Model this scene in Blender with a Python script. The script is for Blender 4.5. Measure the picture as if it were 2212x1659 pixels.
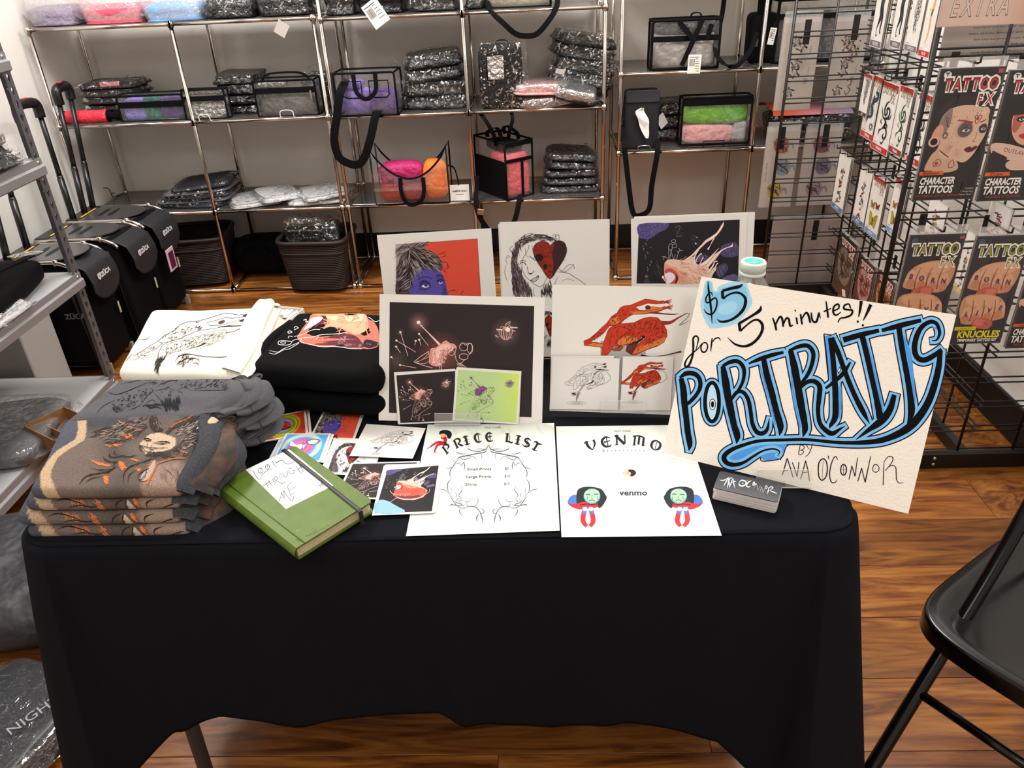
import bpy, math, random
import numpy as np
from mathutils import Vector, Matrix
from mathutils.geometry import tessellate_polygon

for _o in list(bpy.data.objects): bpy.data.objects.remove(_o)
SC = bpy.context.scene
COL = SC.collection
PI = math.pi
# ------------------------------------------------------------------ camera
FPX, EYE = 1661.0, 1.46
CAM = np.array([[0.99893805, 0.02629847, 0.03783062],
                [0.01968071, 0.49885203, -0.86646369],
                [-0.04165855, 0.86628808, 0.49780471]])
_c = bpy.data.cameras.new('camera'); CO = bpy.data.objects.new('camera', _c); COL.objects.link(CO)
_c.sensor_width = 36; _c.lens = 36 * FPX / 2212; _c.clip_start = 0.02
CO.matrix_world = Matrix([[*CAM[0], 0], [*CAM[1], 0], [*CAM[2], EYE], [0, 0, 0, 1]])
SC.camera = CO
# ------------------------------------------------------------------ world, lights, exposure
SC.view_settings.view_transform = 'Standard'; SC.view_settings.look = 'None'
SC.view_settings.gamma = 1; SC.view_settings.use_curve_mapping = False
SC.view_settings.exposure = 0.25
W = bpy.data.worlds.new('world'); SC.world = W; W.use_nodes = True
W.node_tree.nodes['Background'].inputs[0].default_value = (1.0, 0.975, 0.95, 1)
W.node_tree.nodes['Background'].inputs[1].default_value = 0.5

def area(x, y, z, sx, sy, e, col=(1, 0.975, 0.945)):
    l = bpy.data.lights.new('ceiling_panel_light', 'AREA'); l.shape = 'RECTANGLE'; l.size = sx; l.size_y = sy
    l.energy = e; l.color = col
    o = bpy.data.objects.new('ceiling_panel_light', l); COL.objects.link(o); o.location = (x, y, z)
    return o
for (x, y, e) in ((-1.5, 0.7, 5), (1.1, 0.4, 4), (-1.3, 2.5, 58), (0.8, 2.5, 54), (-0.9, -0.8, 17), (0.7, -0.8, 17)):
    area(x, y, 2.9, 0.5, 1.0, e)

def proj(P):
    v = CAM.T @ (np.array(P, float) - np.array([0, 0, EYE]))
    return (1106 + FPX * v[0] / -v[2], 829.5 - FPX * v[1] / -v[2])
def ray(p): return CAM @ np.array([p[0] - 1106, -(p[1] - 829.5), -FPX])
C0 = np.array([0, 0, EYE])
def hz(px, py, z): r = ray((px, py)); return C0 + r * ((z - EYE) / r[2])
def hy(px, py, y): r = ray((px, py)); return C0 + r * (y / r[1])
def hx(px, py, x): r = ray((px, py)); return C0 + r * (x / r[0])
def hp(px, py, P, n): r = ray((px, py)); return C0 + r * (np.dot(np.array(P) - C0, n) / np.dot(r, n))

# ------------------------------------------------------------------ materials
def lin(c):
    if isinstance(c, str):
        c = c.lstrip('#'); c = [int(c[i:i + 2], 16) / 255 for i in (0, 2, 4)]
    return tuple((x / 12.92 if x <= 0.04045 else ((x + 0.055) / 1.055) ** 2.4) for x in c)
MATS = {}
def mat(name, c='#888888', rough=0.5, metal=0.0, spec=0.5, bump=None, coat=0, noise=None, alpha=1, trans=0, emit=0, attr=False, sheen=0):
    """bump=(scale,strength,detail); noise=(scale,color2,stretch xyz)"""
    if name in MATS: return MATS[name]
    m = bpy.data.materials.new(name); m.use_nodes = True; nt = m.node_tree; b = nt.nodes['Principled BSDF']
    col = (*lin(c), 1)
    b.inputs['Base Color'].default_value = col; b.inputs['Roughness'].default_value = rough
    b.inputs['Metallic'].default_value = metal; b.inputs['Specular IOR Level'].default_value = spec
    b.inputs['Coat Weight'].default_value = coat; b.inputs['Coat Roughness'].default_value = 0.06
    b.inputs['Alpha'].default_value = alpha; b.inputs['Transmission Weight'].default_value = trans
    b.inputs['Sheen Weight'].default_value = sheen
    if emit:
        b.inputs['Emission Color'].default_value = col; b.inputs['Emission Strength'].default_value = emit
    src = None
    if attr:
        a = nt.nodes.new('ShaderNodeAttribute'); a.attribute_name = 'Col'; src = a.outputs['Color']
    tc = nt.nodes.new('ShaderNodeTexCoord')
    if noise:
        mp = nt.nodes.new('ShaderNodeMapping'); mp.inputs['Scale'].default_value = noise[2] if len(noise) > 2 else (1, 1, 1)
        n = nt.nodes.new('ShaderNodeTexNoise'); n.inputs['Scale'].default_value = noise[0]; n.inputs['Detail'].default_value = 5
        nt.links.new(tc.outputs['Object'], mp.inputs[0]); nt.links.new(mp.outputs[0], n.inputs['Vector'])
        r = nt.nodes.new('ShaderNodeValToRGB'); r.color_ramp.elements[0].position = 0.35; r.color_ramp.elements[1].position = 0.68
        mx = nt.nodes.new('ShaderNodeMixRGB'); nt.links.new(n.outputs['Fac'], r.inputs[0]); nt.links.new(r.outputs[0], mx.inputs[0])
        if src: 
            mx.blend_type = 'MULTIPLY'; nt.links.new(src, mx.inputs[1]); mx.inputs[2].default_value = (*lin(noise[1]), 1)
        else:
            mx.inputs[1].default_value = col; mx.inputs[2].default_value = (*lin(noise[1]), 1)
        src = mx.outputs[0]
    if src: nt.links.new(src, b.inputs['Base Color'])
    if bump:
        n = nt.nodes.new('ShaderNodeTexNoise'); n.inputs['Scale'].default_value = bump[0]
        n.inputs['Detail'].default_value = bump[2] if len(bump) > 2 else 4
        nt.links.new(tc.outputs['Object'], n.inputs['Vector'])
        bp = nt.nodes.new('ShaderNodeBump'); bp.inputs['Strength'].default_value = bump[1]; bp.inputs['Distance'].default_value = bump[3] if len(bump) > 3 else 0.01
        nt.links.new(n.outputs['Fac'], bp.inputs['Height']); nt.links.new(bp.outputs[0], b.inputs['Normal'])
    MATS[name] = m; return m

def clear(name, tint='#ffffff', gloss=0.12, bump=(60, 0.6), rough=0.06, milk=0.05, glossc='#ffffff', dist=0.01, fr=.3, spark=None):
    """thin clear film: see-through with sharp crinkled highlights"""
    if name in MATS: return MATS[name]
    m = bpy.data.materials.new(name); m.use_nodes = True; nt = m.node_tree
    for n in list(nt.nodes): nt.nodes.remove(n)
    N = nt.nodes.new; L = nt.links.new
    out = N('ShaderNodeOutputMaterial'); tr = N('ShaderNodeBsdfTransparent'); gl = N('ShaderNodeBsdfGlossy'); df = N('ShaderNodeBsdfDiffuse')
    tr.inputs[0].default_value = (*lin(tint), 1); gl.inputs[0].default_value = (*lin(glossc), 1); gl.inputs['Roughness'].default_value = rough
    df.inputs[0].default_value = (0.8, 0.8, 0.8, 1)
    m1 = N('ShaderNodeMixShader'); m2 = N('ShaderNodeMixShader'); m1.inputs[0].default_value = milk
    L(tr.outputs[0], m1.inputs[1]); L(df.outputs[0], m1.inputs[2])
    lw = N('ShaderNodeLayerWeight'); lw.inputs[0].default_value = 0.25
    ma = N('ShaderNodeMath'); ma.operation = 'MULTIPLY_ADD'; ma.inputs[1].default_value = fr; ma.inputs[2].default_value = gloss
    L(lw.outputs['Fresnel'], ma.inputs[0]); L(ma.outputs[0], m2.inputs[0]); L(m1.outputs[0], m2.inputs[1]); L(gl.outputs[0], m2.inputs[2])
    if bump:
        tc = N('ShaderNodeTexCoord'); n = N('ShaderNodeTexNoise'); n.inputs['Scale'].default_value = bump[0]; n.inputs['Detail'].default_value = 3
        n.inputs['Distortion'].default_value = 1.2
        bp = N('ShaderNodeBump'); bp.inputs['Strength'].default_value = bump[1]; bp.inputs['Distance'].default_value = dist
        L(tc.outputs['Object'], n.inputs['Vector']); L(n.outputs['Fac'], bp.inputs['Height'])
        L(bp.outputs[0], gl.inputs['Normal']); L(bp.outputs[0], lw.inputs['Normal'])
    if spark:
        tc2 = N('ShaderNodeTexCoord'); n2 = N('ShaderNodeTexNoise'); n2.inputs['Scale'].default_value = spark; n2.inputs['Detail'].default_value = 2; n2.inputs['Distortion'].default_value = 2.5
        r2 = N('ShaderNodeValToRGB'); r2.color_ramp.elements[0].position = .54; r2.color_ramp.elements[0].color = (.04, .04, .04, 1); r2.color_ramp.elements[1].position = .64
        L(tc2.outputs['Object'], n2.inputs['Vector']); L(n2.outputs['Fac'], r2.inputs[0]); mm = N('ShaderNodeMath'); mm.operation = 'MULTIPLY'; L(ma.outputs[0], mm.inputs[0]); L(r2.outputs[0], mm.inputs[1]); L(mm.outputs[0], m2.inputs[0])
    L(m2.outputs[0], out.inputs[0]); MATS[name] = m; return m

# ------------------------------------------------------------------ mesh builder
class MB:
    def __init__(s, T=None): s.v = []; s.f = []; s.m = []; s.sm = []; s.c = []; s.T = T; s.hascol = False
    def add(s, vs, fs, mi=0, smooth=False, cols=None):
        b = len(s.v)
        vs = np.asarray(vs, float).reshape(-1, 3)
        if s.T is not None:
            A = np.array(s.T); vs = vs @ A[:3, :3].T + A[:3, 3]
        s.v.extend(map(tuple, vs)); s.f.extend([tuple(i + b for i in f) for f in fs])
        s.m.extend([mi] * len(fs)); s.sm.extend([smooth] * len(fs))
        if cols is not None: s.hascol = True; s.c.extend(cols)
        else: s.c.extend([(1, 1, 1)] * len(vs))
        return s
    def box(s, x0, x1, y0, y1, z0, z1, mi=0, ch=0.0, R=None, at=(0, 0, 0)):
        c = ((x0 + x1) / 2, (y0 + y1) / 2, (z0 + z1) / 2); h = (abs(x1 - x0) / 2, abs(y1 - y0) / 2, abs(z1 - z0) / 2)
        ch = min(ch, min(h) * 0.95)
        V = []; F = []
        if ch <= 0:
            V = [(c[0] + a * h[0], c[1] + b * h[1], c[2] + d * h[2]) for a in (-1, 1) for b in (-1, 1) for d in (-1, 1)]
            F = [(0, 1, 3, 2), (4, 6, 7, 5), (0, 4, 5, 1), (2, 3, 7, 6), (0, 2, 6, 4), (1, 5, 7, 3)]
        else:
            idx = {}
            for a in (-1, 1):
                for b in (-1, 1):
                    for d in (-1, 1):
                        for k in range(3):
                            sg = (a, b, d); p = [c[i] + sg[i] * (h[i] - (0 if i == k else ch)) for i in range(3)]
                            idx[(a, b, d, k)] = len(V); V.append(p)
            for k in range(3):
                i, j = [(1, 2), (2, 0), (0, 1)][k]
                for sg in (-1, 1):
                    q = []
                    for (u, w) in ((-1, -1), (1, -1), (1, 1), (-1, 1)):
                        t = [0, 0, 0]; t[k] = sg; t[i] = u; t[j] = w; q.append(idx[(*t, k)])
                    F.append(tuple(q if sg > 0 else q[::-1]))
            for k in range(3):
                i, j = [(1, 2), (2, 0), (0, 1)][k]
                for u in (-1, 1):
                    for w in (-1, 1):
                        t0 = [0] * 3; t0[k] = -1; t0[i] = u; t0[j] = w; t1 = list(t0); t1[k] = 1
                        q = [idx[(*t0, i)], idx[(*t1, i)], idx[(*t1, j)], idx[(*t0, j)]]
                        F.append(tuple(q if u * w > 0 else q[::-1]))
            for a in (-1, 1):
                for b in (-1, 1):
                    for d in (-1, 1):
                        q = (idx[(a, b, d, 0)], idx[(a, b, d, 1)], idx[(a, b, d, 2)]); F.append(q if a * b * d > 0 else q[::-1])
        if R is not None:
            V = [Vector(at) + R @ (Vector(p) - Vector(at)) for p in V]
        return s.add(V, F, mi)
    def tube(s, pts, r, n=8, mi=0, closed=False, flat=None, caps=True, smooth=True):
        """round tube (or flat strap when flat=(width,thickness,side vector))"""
        P = [Vector(p) for p in pts]; N = len(P); V = []; F = []
        prev = None
        for i in range(N):
            a = P[i - 1] if (i > 0 or closed) else P[i]; b = P[(i + 1) % N] if (i < N - 1 or closed) else P[i]
            t = (b - a); t = t.normalized() if t.length > 1e-9 else Vector((0, 0, 1))
            if prev is None:
                ref = Vector((0, 0, 1)) if abs(t.z) < 0.9 else Vector((1, 0, 0))
                if flat is not None: ref = Vector(flat[2])
                u = ref - t * ref.dot(t); u = u.normalized() if u.length > 1e-6 else t.orthogonal().normalized()
            else:
                u = prev - t * prev.dot(t); u = u.normalized() if u.length > 1e-6 else prev
                if flat is not None:
                    ref = Vector(flat[2]); q = ref - t * ref.dot(t)
                    if q.length > 1e-3: u = q.normalized()
            prev = u; w = t.cross(u)
            rr = r[i] if isinstance(r, (list, tuple)) else r
            for k in range(n):
                if flat is not None:
                    hw, ht = flat[0] / 2, flat[1] / 2
                    q = [(hw, ht), (-hw, ht), (-hw, -ht), (hw, -ht)][k] if n == 4 else (hw * math.cos(2 * PI * k / n), ht * math.sin(2 * PI * k / n))
                    V.append(P[i] + u * q[0] + w * q[1])
                else:
                    an = 2 * PI * k / n; V.append(P[i] + u * math.cos(an) * rr + w * math.sin(an) * rr)
        M_ = N if closed else N - 1
        for i in range(M_):
            for k in range(n):
                a = i * n + k; b = i * n + (k + 1) % n; c = ((i + 1) % N) * n + (k + 1) % n; d = ((i + 1) % N) * n + k
                F.append((a, b, c, d))
        if not closed and caps:
            F.append(tuple(range(n - 1, -1, -1))); F.append(tuple((N - 1) * n + k for k in range(n)))
        return s.add(V, F, mi, smooth and flat is None)
    def strap(s, pts, w, t, side, mi=0): return s.tube(pts, 0, 4, mi, flat=(w, t, side))
    def lathe(s, prof, c=(0, 0, 0), n=24, mi=0, smooth=True, ribs=None):
        V = []; F = []
        for i, (r, z) in enumerate(prof):
            for k in range(n):
                a = 2 * PI * k / n; rr = r * (1 + (ribs(a, z) if ribs else 0)); V.append((c[0] + rr * math.cos(a), c[1] + rr * math.sin(a), c[2] + z))
        for i in range(len(prof) - 1):
            for k in range(n): F.append((i * n + k, i * n + (k + 1) % n, (i + 1) * n + (k + 1) % n, (i + 1) * n + k))
        if prof[0][0] > 1e-4: F.append(tuple(range(n - 1, -1, -1)))
        if prof[-1][0] > 1e-4: F.append(tuple((len(prof) - 1) * n + k for k in range(n)))
        return s.add(V, F, mi, smooth)
    def grid(s, fn, nu, nv, mi=0, smooth=True, colfn=None, wrapu=False):
        V = []; C = []; F = []
        for j in range(nv + 1):
            for i in range(nu + (0 if wrapu else 1)):
                u = i / nu; v = j / nv; V.append(fn(u, v))
                if colfn: C.append(colfn(u, v))
        w = nu if wrapu else nu + 1
        for j in range(nv):
            for i in range(nu): F.append((j * w + i, j * w + (i + 1) % w, (j + 1) * w + (i + 1) % w, (j + 1) * w + i))
        return s.add(V, F, mi, smooth, C if colfn else None)
    def prism(s, poly, z0, z1, mi=0, axes=None, o=(0, 0, 0)):
        """poly extruded; axes=(u,v,w) frame"""
        u, v, w = [Vector(a) for a in (axes or ((1, 0, 0), (0, 1, 0), (0, 0, 1)))]; O = Vector(o); n = len(poly)
        V = [O + u * p[0] + v * p[1] + w * z0 for p in poly] + [O + u * p[0] + v * p[1] + w * z1 for p in poly]
        tri = tessellate_polygon([[Vector((p[0], p[1], 0)) for p in poly]])
        F = [tuple(t) for t in tri] + [tuple(i + n for i in t[::-1]) for t in tri] + [(i, (i + 1) % n, n + (i + 1) % n, n + i) for i in range(n)]
        return s.add(V, F, mi)
def parent_world(o):
    m = o.matrix_basis.copy()
    while o.parent: o = o.parent; m = o.matrix_basis @ m
    return m
def _build():
    # parents are placed with matrix_basis only, so world matrices are composed by hand
    def build(s, name, mats, parent=None, label=None, base=True, **props):
        if not isinstance(mats, (list, tuple)): mats = [mats]
        A = np.array(s.v); me = bpy.data.meshes.new(name); o = bpy.data.objects.new(name, me)
        if parent is not None:
            Mi = np.array(parent_world(parent).inverted()); A = A @ Mi[:3, :3].T + Mi[:3, 3]
        elif base:
            lo = A.min(0); hi = A.max(0); loc = np.array([(lo[0] + hi[0]) / 2, (lo[1] + hi[1]) / 2, lo[2]]); A = A - loc; o.location = loc
        me.from_pydata(A.tolist(), [], s.f)
        for m in mats: me.materials.append(m)
        me.polygons.foreach_set('material_index', s.m); me.polygons.foreach_set('use_smooth', s.sm)
        if s.hascol:
            at = me.color_attributes.new('Col', 'FLOAT_COLOR', 'POINT')
            cc = np.ones((len(s.v), 4), np.float32); cc[:, :3] = np.array(s.c); at.data.foreach_set('color', cc.ravel())
        me.update(); COL.objects.link(o)
        if parent is not None: o.parent = parent
        if label: o['label'] = label
        for k, x in props.items(): o[k] = x
        return o
    return build
MB.build = _build()

def thing(name, label, cat, loc=(0, 0, 0), rz=0, group=None, rot=None):
    o = bpy.data.objects.new(name, None); COL.objects.link(o); o.location = tuple(loc); o.rotation_euler = rot or (0, 0, rz)
    o.empty_display_size = 0.05; o['label'] = label; o['category'] = cat
    if group: o['group'] = group
    return o
def tag(o, label, cat, group=None):
    o['label'] = label; o['category'] = cat
    if group: o['group'] = group
    return o
def dup(root, loc, rz=None, label=None, group=None, rot=None, scale=None):
    kids = {}
    for c in bpy.data.objects:
        if c.parent: kids.setdefault(c.parent.name, []).append(c)
    def cp(o, par):
        n = o.copy(); COL.objects.link(n); n.parent = par
        for c in kids.get(o.name, []): cp(c, n)
        return n
    r = cp(root, None); r.location = tuple(loc)
    if rz is not None: r.rotation_euler = (0, 0, rz)
    if rot is not None: r.rotation_euler = rot
    if scale is not None: r.scale = scale
    if label: r['label'] = label
    if group: r['group'] = group
    return r
def spline(pts, n=6, closed=False):
    """Catmull-Rom"""
    P = [np.array(p, float) for p in pts]; N = len(P); out = []
    if N < 3: return [tuple(p) for p in P]
    rng = range(N) if closed else range(N - 1)
    for i in rng:
        p0 = P[(i - 1) % N] if (closed or i > 0) else 2 * P[0] - P[1]; p1 = P[i]; p2 = P[(i + 1) % N]
        p3 = P[(i + 2) % N] if (closed or i < N - 2) else 2 * P[-1] - P[-2]
        for k in range(n):
            t = k / n
            out.append(tuple(0.5 * (2 * p1 + (p2 - p0) * t + (2 * p0 - 5 * p1 + 4 * p2 - p3) * t * t + (3 * p1 - p0 - 3 * p2 + p3) * t ** 3)))
    if not closed: out.append(tuple(P[-1]))
    return out
def hsh(i, s=0): return (math.sin(i * 127.1 + s * 311.7) * 43758.5453) % 1.0
class Noise:
    def __init__(s, seed):
        r = np.random.RandomState(seed); s.k = r.randn(14, 3); s.p = r.rand(14) * 6.28; s.a = 1 / (1 + np.linalg.norm(s.k, axis=1))
    def __call__(s, x, y, z=0, f=1.0): return float(np.sum(s.a * np.sin(f * (s.k[:, 0] * x + s.k[:, 1] * y + s.k[:, 2] * z) + s.p)) / np.sum(s.a) * 2)

# common materials
BLACKFAB = mat('black_nylon', '#08080a', 0.8, bump=(900, 0.3, 2, 0.001), spec=0.12)
BLACKPLA = mat('black_plastic', '#0c0c0d', 0.35)
BLACKMET = mat('black_powder_coat', '#0d0b0b', 0.42, metal=0.0, spec=0.5)
CHROME = mat('chrome', '#c9c2ba', 0.16, metal=1.0)
WHITEPAPER = mat('white_paper', '#e4e1dc', 0.6, spec=.2)
FILM = clear('crinkled_film', gloss=0.5, bump=(45, 1.0), milk=0.012, rough=.16, spark=26)
FILMT = clear('clear_vinyl', gloss=0.08, bump=(14, 0.35), milk=0.04, rough=0.04)
ACRYL = clear('clear_acrylic', gloss=0.10, bump=None, milk=0.04, rough=0.03)

# ------------------------------------------------------------------ room
WY, WX0, WX1, YF = 4.0, -2.19, 1.51, -2.4
def struct(name, mb, m, parent=None):
    o = mb.build(name, m, parent, base=False)
    if parent is None: o['kind'] = 'structure'
    return o
wallm = mat('grey_back_wall_paint', '#ddd7d1', 0.8, bump=(120, 0.08))
wallw = mat('white_side_wall_paint', '#e9e6e0', 0.8, bump=(120, 0.08))
struct('wall_back', MB().box(WX0 - .1, WX1 + .1, WY, WY + .1, 0, 3.0), wallm)
struct('wall_left', MB().box(WX0 - .1, WX0, YF, WY, 0, 3.0), wallw)
struct('wall_right', MB().box(WX1, WX1 + .1, YF, WY, 0, 3.0), wallw)
struct('wall_front', MB().box(WX0 - .1, WX1 + .1, YF - .1, YF, 0, 3.0), wallw)
struct('ceiling', MB().box(WX0 - .1, WX1 + .1, YF - .1, WY + .1, 3.0, 3.1), wallw)
bbm = mat('black_baseboard_rubber', '#0d0c0d', 0.5)
struct('baseboard_back', MB().box(WX0, WX1, WY - .012, WY, 0, .13, ch=.003), bbm)
struct('baseboard_left', MB().box(WX0, WX0 + .012, YF, WY - .012, 0, .13, ch=.003), bbm)
struct('baseboard_right', MB().box(WX1 - .012, WX1, YF, WY - .012, 0, .13, ch=.003), bbm)
# floor planks
def woodmat(name, hue):
    m = bpy.data.materials.new(name); m.use_nodes = True; nt = m.node_tree; b = nt.nodes['Principled BSDF']; N = nt.nodes.new; L = nt.links.new
    tc = N('ShaderNodeTexCoord'); oi = N('ShaderNodeObjectInfo')
    ad = N('ShaderNodeVectorMath'); ad.operation = 'ADD'
    sc = N('ShaderNodeMath'); sc.operation = 'MULTIPLY'; sc.inputs[1].default_value = 37.0; L(oi.outputs['Random'], sc.inputs[0])
    cb = N('ShaderNodeCombineXYZ'); L(sc.outputs[0], cb.inputs[0]); L(sc.outputs[0], cb.inputs[1]); L(sc.outputs[0], cb.inputs[2])
    L(tc.outputs['Object'], ad.inputs[0]); L(cb.outputs[0], ad.inputs[1])
    mp = N('ShaderNodeMapping'); mp.inputs['Scale'].default_value = (1.1, 9, 1); L(ad.outputs[0], mp.inputs[0])
    n1 = N('ShaderNodeTexNoise'); n1.inputs['Scale'].default_value = 2.3; n1.inputs['Detail'].default_value = 7; n1.inputs['Roughness'].default_value = .62; n1.inputs['Distortion'].default_value = 1.6
    L(mp.outputs[0], n1.inputs['Vector'])
    mp2 = N('ShaderNodeMapping'); mp2.inputs['Scale'].default_value = (3, 60, 1); L(ad.outputs[0], mp2.inputs[0])
    n2 = N('ShaderNodeTexNoise'); n2.inputs['Scale'].default_value = 2.2; n2.inputs['Detail'].default_value = 4; L(mp2.outputs[0], n2.inputs['Vector'])
    r = N('ShaderNodeValToRGB'); e = r.color_ramp.elements
    cs = [(0.28, '#472410'), (0.40, '#6e3c18'), (0.52, '#945a26'), (0.64, '#a96e30'), (0.80, '#be8640')]
    e[0].position = cs[0][0]; e[0].color = (*lin(cs[0][1]), 1); e[1].position = cs[1][0]; e[1].color = (*lin(cs[1][1]), 1)
    for p, c in cs[2:]:
        q = e.new(p); q.color = (*lin(c), 1)
    mx = N('ShaderNodeMixRGB'); mx.blend_type = 'OVERLAY'; mx.inputs[0].default_value = 0.45
    L(n1.outputs['Fac'], r.inputs[0]); L(r.outputs[0], mx.inputs[1]); L(n2.outputs['Color'], mx.inputs[2])
    bw = N('ShaderNodeRGBToBW'); L(n2.outputs['Color'], bw.inputs[0]); L(bw.outputs[0], mx.inputs[2])
    hs = N('ShaderNodeHueSaturation'); L(mx.outputs[0], hs.inputs['Color'])
    mr = N('ShaderNodeMapRange'); mr.inputs[3].default_value = .68; mr.inputs[4].default_value = 1.15; L(oi.outputs['Random'], mr.inputs[0]); L(mr.outputs[0], hs.inputs['Value'])
    hs.inputs['Saturation'].default_value = 1.0
    L(hs.outputs[0], b.inputs['Base Color']); b.inputs['Roughness'].default_value = .3; b.inputs['Specular IOR Level'].default_value = .45
    bp = N('ShaderNodeBump'); bp.inputs['Strength'].default_value = .12; bp.inputs['Distance'].default_value = .002; L(n2.outputs['Fac'], bp.inputs['Height']); L(bp.outputs[0], b.inputs['Normal'])
    return m
WOOD = woodmat('acacia_laminate', 0)
fl = struct('floor', MB().box(WX0 - .1, WX1 + .1, YF - .1, WY + .1, -.1, -.006), mat('floor_underlay', '#241509', .8))
pw, pl = .178, 1.21
pm = bpy.data.meshes.new('plank'); _m = MB().box(0, pl - .0012, 0, pw - .0012, -.006, 0, ch=.0008)
pm.from_pydata(_m.v, [], _m.f); pm.materials.append(WOOD)
random.seed(5)
row = 0; y = YF
rows = []
y0 = 1.35 + .006 - pw * 25
for r_ in range(40):
    yy = y0 + r_ * pw
    if yy < YF - .05 or yy > WY: continue
    off = -random.random() * pl
    x = WX0 + off
    while x < WX1:
        a = max(x, WX0); bnd = min(x + pl, WX1)
        if bnd - a > .05:
            o = bpy.data.objects.new('plank', pm); COL.objects.link(o); o.parent = fl; o.location = (a, yy, 0); o.scale = ((bnd - a) / pl, 1, 1)
        x += pl
# ------------------------------------------------------------------ chrome and glass shelving
GLASS = clear('smoked_shelf_glass', tint='#b9b5b0', gloss=0.10, bump=None, milk=0.05, rough=0.02)
def chrome_unit(label, xs, levels, ztop, y0=3.54, y1=3.94):
    t = thing('chrome_shelf_unit', label, 'shelf', ((xs[0] + xs[-1]) / 2, (y0 + y1) / 2, 0), group=None)
    r = .0085
    for i, x in enumerate(xs):
        for y in (y0, y1):
            MB().tube([(x, y, 0.0), (x, y, ztop)], r, 10).build('post', CHROME, t)
    for z in levels:
        for y in (y0, y1):
            for a, b in zip(xs[:-1], xs[1:]):
                MB().tube([(a, y, z), (b, y, z)], r * .9, 10).lathe([(0, -.013), (.013, -.013), (.013, .013), (0, .013)], (a, y, z), 10).lathe([(0, -.013), (.013, -.013), (.013, .013), (0, .013)], (b, y, z), 10).build('rail', CHROME, t)
        for x in xs:
            MB().tube([(x, y0, z), (x, y1, z)], r * .9, 10).build('side_rail', CHROME, t)
        if z > .1:
            for a, b in zip(xs[:-1], xs[1:]):
                MB().box(a + .012, b - .012, y0 + .01, y1 - .01, z + .002, z + .008, ch=.001).build('glass_shelf', GLASS, t)
    return t
chrome_unit('chrome tube shelving unit with glass shelves in the left corner, above the rolling bags', [-2.14, -1.523, -.915], [.012, .41, .82, 1.22], 1.228)
chrome_unit('middle chrome tube shelving unit with glass shelves, holding the purple tote', [-.885, -.288, .307], [.012, .41, .815, 1.212, 1.62], 1.63)
chrome_unit('right chrome tube shelving unit with glass shelves, holding the green and pink pouch', [.378, .97, 1.488], [.012, .612, .945, 1.28], 1.64)

# ------------------------------------------------------------------ soft goods builders
WRAPB = mat('black_vinyl', '#060608', 0.3, bump=(30, .9, 3, .02), spec=.6)
def col_fab(name, c, rough=.8, b=(35, .9, 3, .015), c2=None): return mat(name, c, rough, bump=b, noise=((9, c2) if c2 else None))
def SQ(u, v, w, d, h, e=.3, e2=.35):
    """superquadric slab point; u around, v bottom to top"""
    a = 2 * PI * u; b = PI * (v - .5)
    f = lambda x, p: math.copysign(abs(x) ** p, x)
    cb = f(math.cos(b), e2)
    return (w / 2 * cb * f(math.cos(a), e), d / 2 * cb * f(math.sin(a), e), h / 2 * f(math.sin(b), e2))
def slab(mb, w, d, h, seed, amp=.01, layers=0, mi=0, nu=40, nv=14, e=.3, e2=.35, taper=0, z0=0, fq=14):
    nz = Noise(seed)
    def fn(u, v):
        x, y, z = SQ(u, v, w, d, h, e, e2)
        k = nz(x * fq, y * fq, z * fq) * amp + nz(x * 40, y * 40, z * 40, 1) * amp * .35
        L = math.hypot(x, y) + 1e-6
        if layers: k += .012 * math.sin((z / h + .5) * layers * 2 * PI + nz(x * 5, y * 5, 0) * 1.3) * (1 if abs(z) < h * .48 else 0)
        x += x / L * k; y += y / L * k
        s = 1 - taper * (z / h + .5); x *= s; y *= s
        z = (z + h / 2) + (nz(x * 12 + 3, y * 12, 1) * amp * .9 if v > .5 else 0)
        return (x, y, max(z, 0) + z0)
    return mb.grid(fn, nu, nv, mi, wrapu=True)
def TR(x, y, z, rz=0, rx=0, ry=0): return Matrix.Translation((x, y, z)) @ Matrix.Rotation(rz, 4, 'Z') @ Matrix.Rotation(rx, 4, 'X') @ Matrix.Rotation(ry, 4, 'Y')
def wrapped(label, loc, w, d, h, mt=None, seed=1, layers=3, rz=0, rx=0, ry=0, group=None, fin=True, film=None, cat='wrapped bag', name='wrapped_bag', sticker=None, puff=1.0):
    rz += .16 * (hsh(seed, 12) - .5); w *= 1 + .08 * (hsh(seed, 13) - .5)
    t = thing(name, label, cat, loc, group=group, rot=(rx, ry, rz))
    T = Matrix.Translation(loc) @ Matrix.Rotation(rz, 4, 'Z') @ Matrix.Rotation(ry, 4, 'Y') @ Matrix.Rotation(rx, 4, 'X')
    slab(MB(T), w, d, h, seed, .007, layers).build('folded_fabric', mt or WRAPB, t)
    mb = MB(T); slab(mb, w * 1.05, d * 1.05, h * 1.12 * puff, seed + 50, .012, 0, nu=48, nv=16, z0=-.0, fq=22)
    if fin:
        nz = Noise(seed + 9)
        for sx in (-1, 1):
            mb.grid(lambda u, v: (sx * (w * .5 + .0 + v * (.025 + .03 * hsh(seed, sx) + .02 * nz(u * 9, 3))), (u - .5) * d * (.95 - .2 * v), h * (.35 + .5 * v * nz(u * 7, v * 3, seed)) + .004 + .2 * h * v), 14, 4)
    mb.build('plastic_sleeve', film or FILM, t)
    if sticker: MB(T).box(*sticker[0], ch=.0005).build('sticker', sticker[1], t)
    return t
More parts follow.
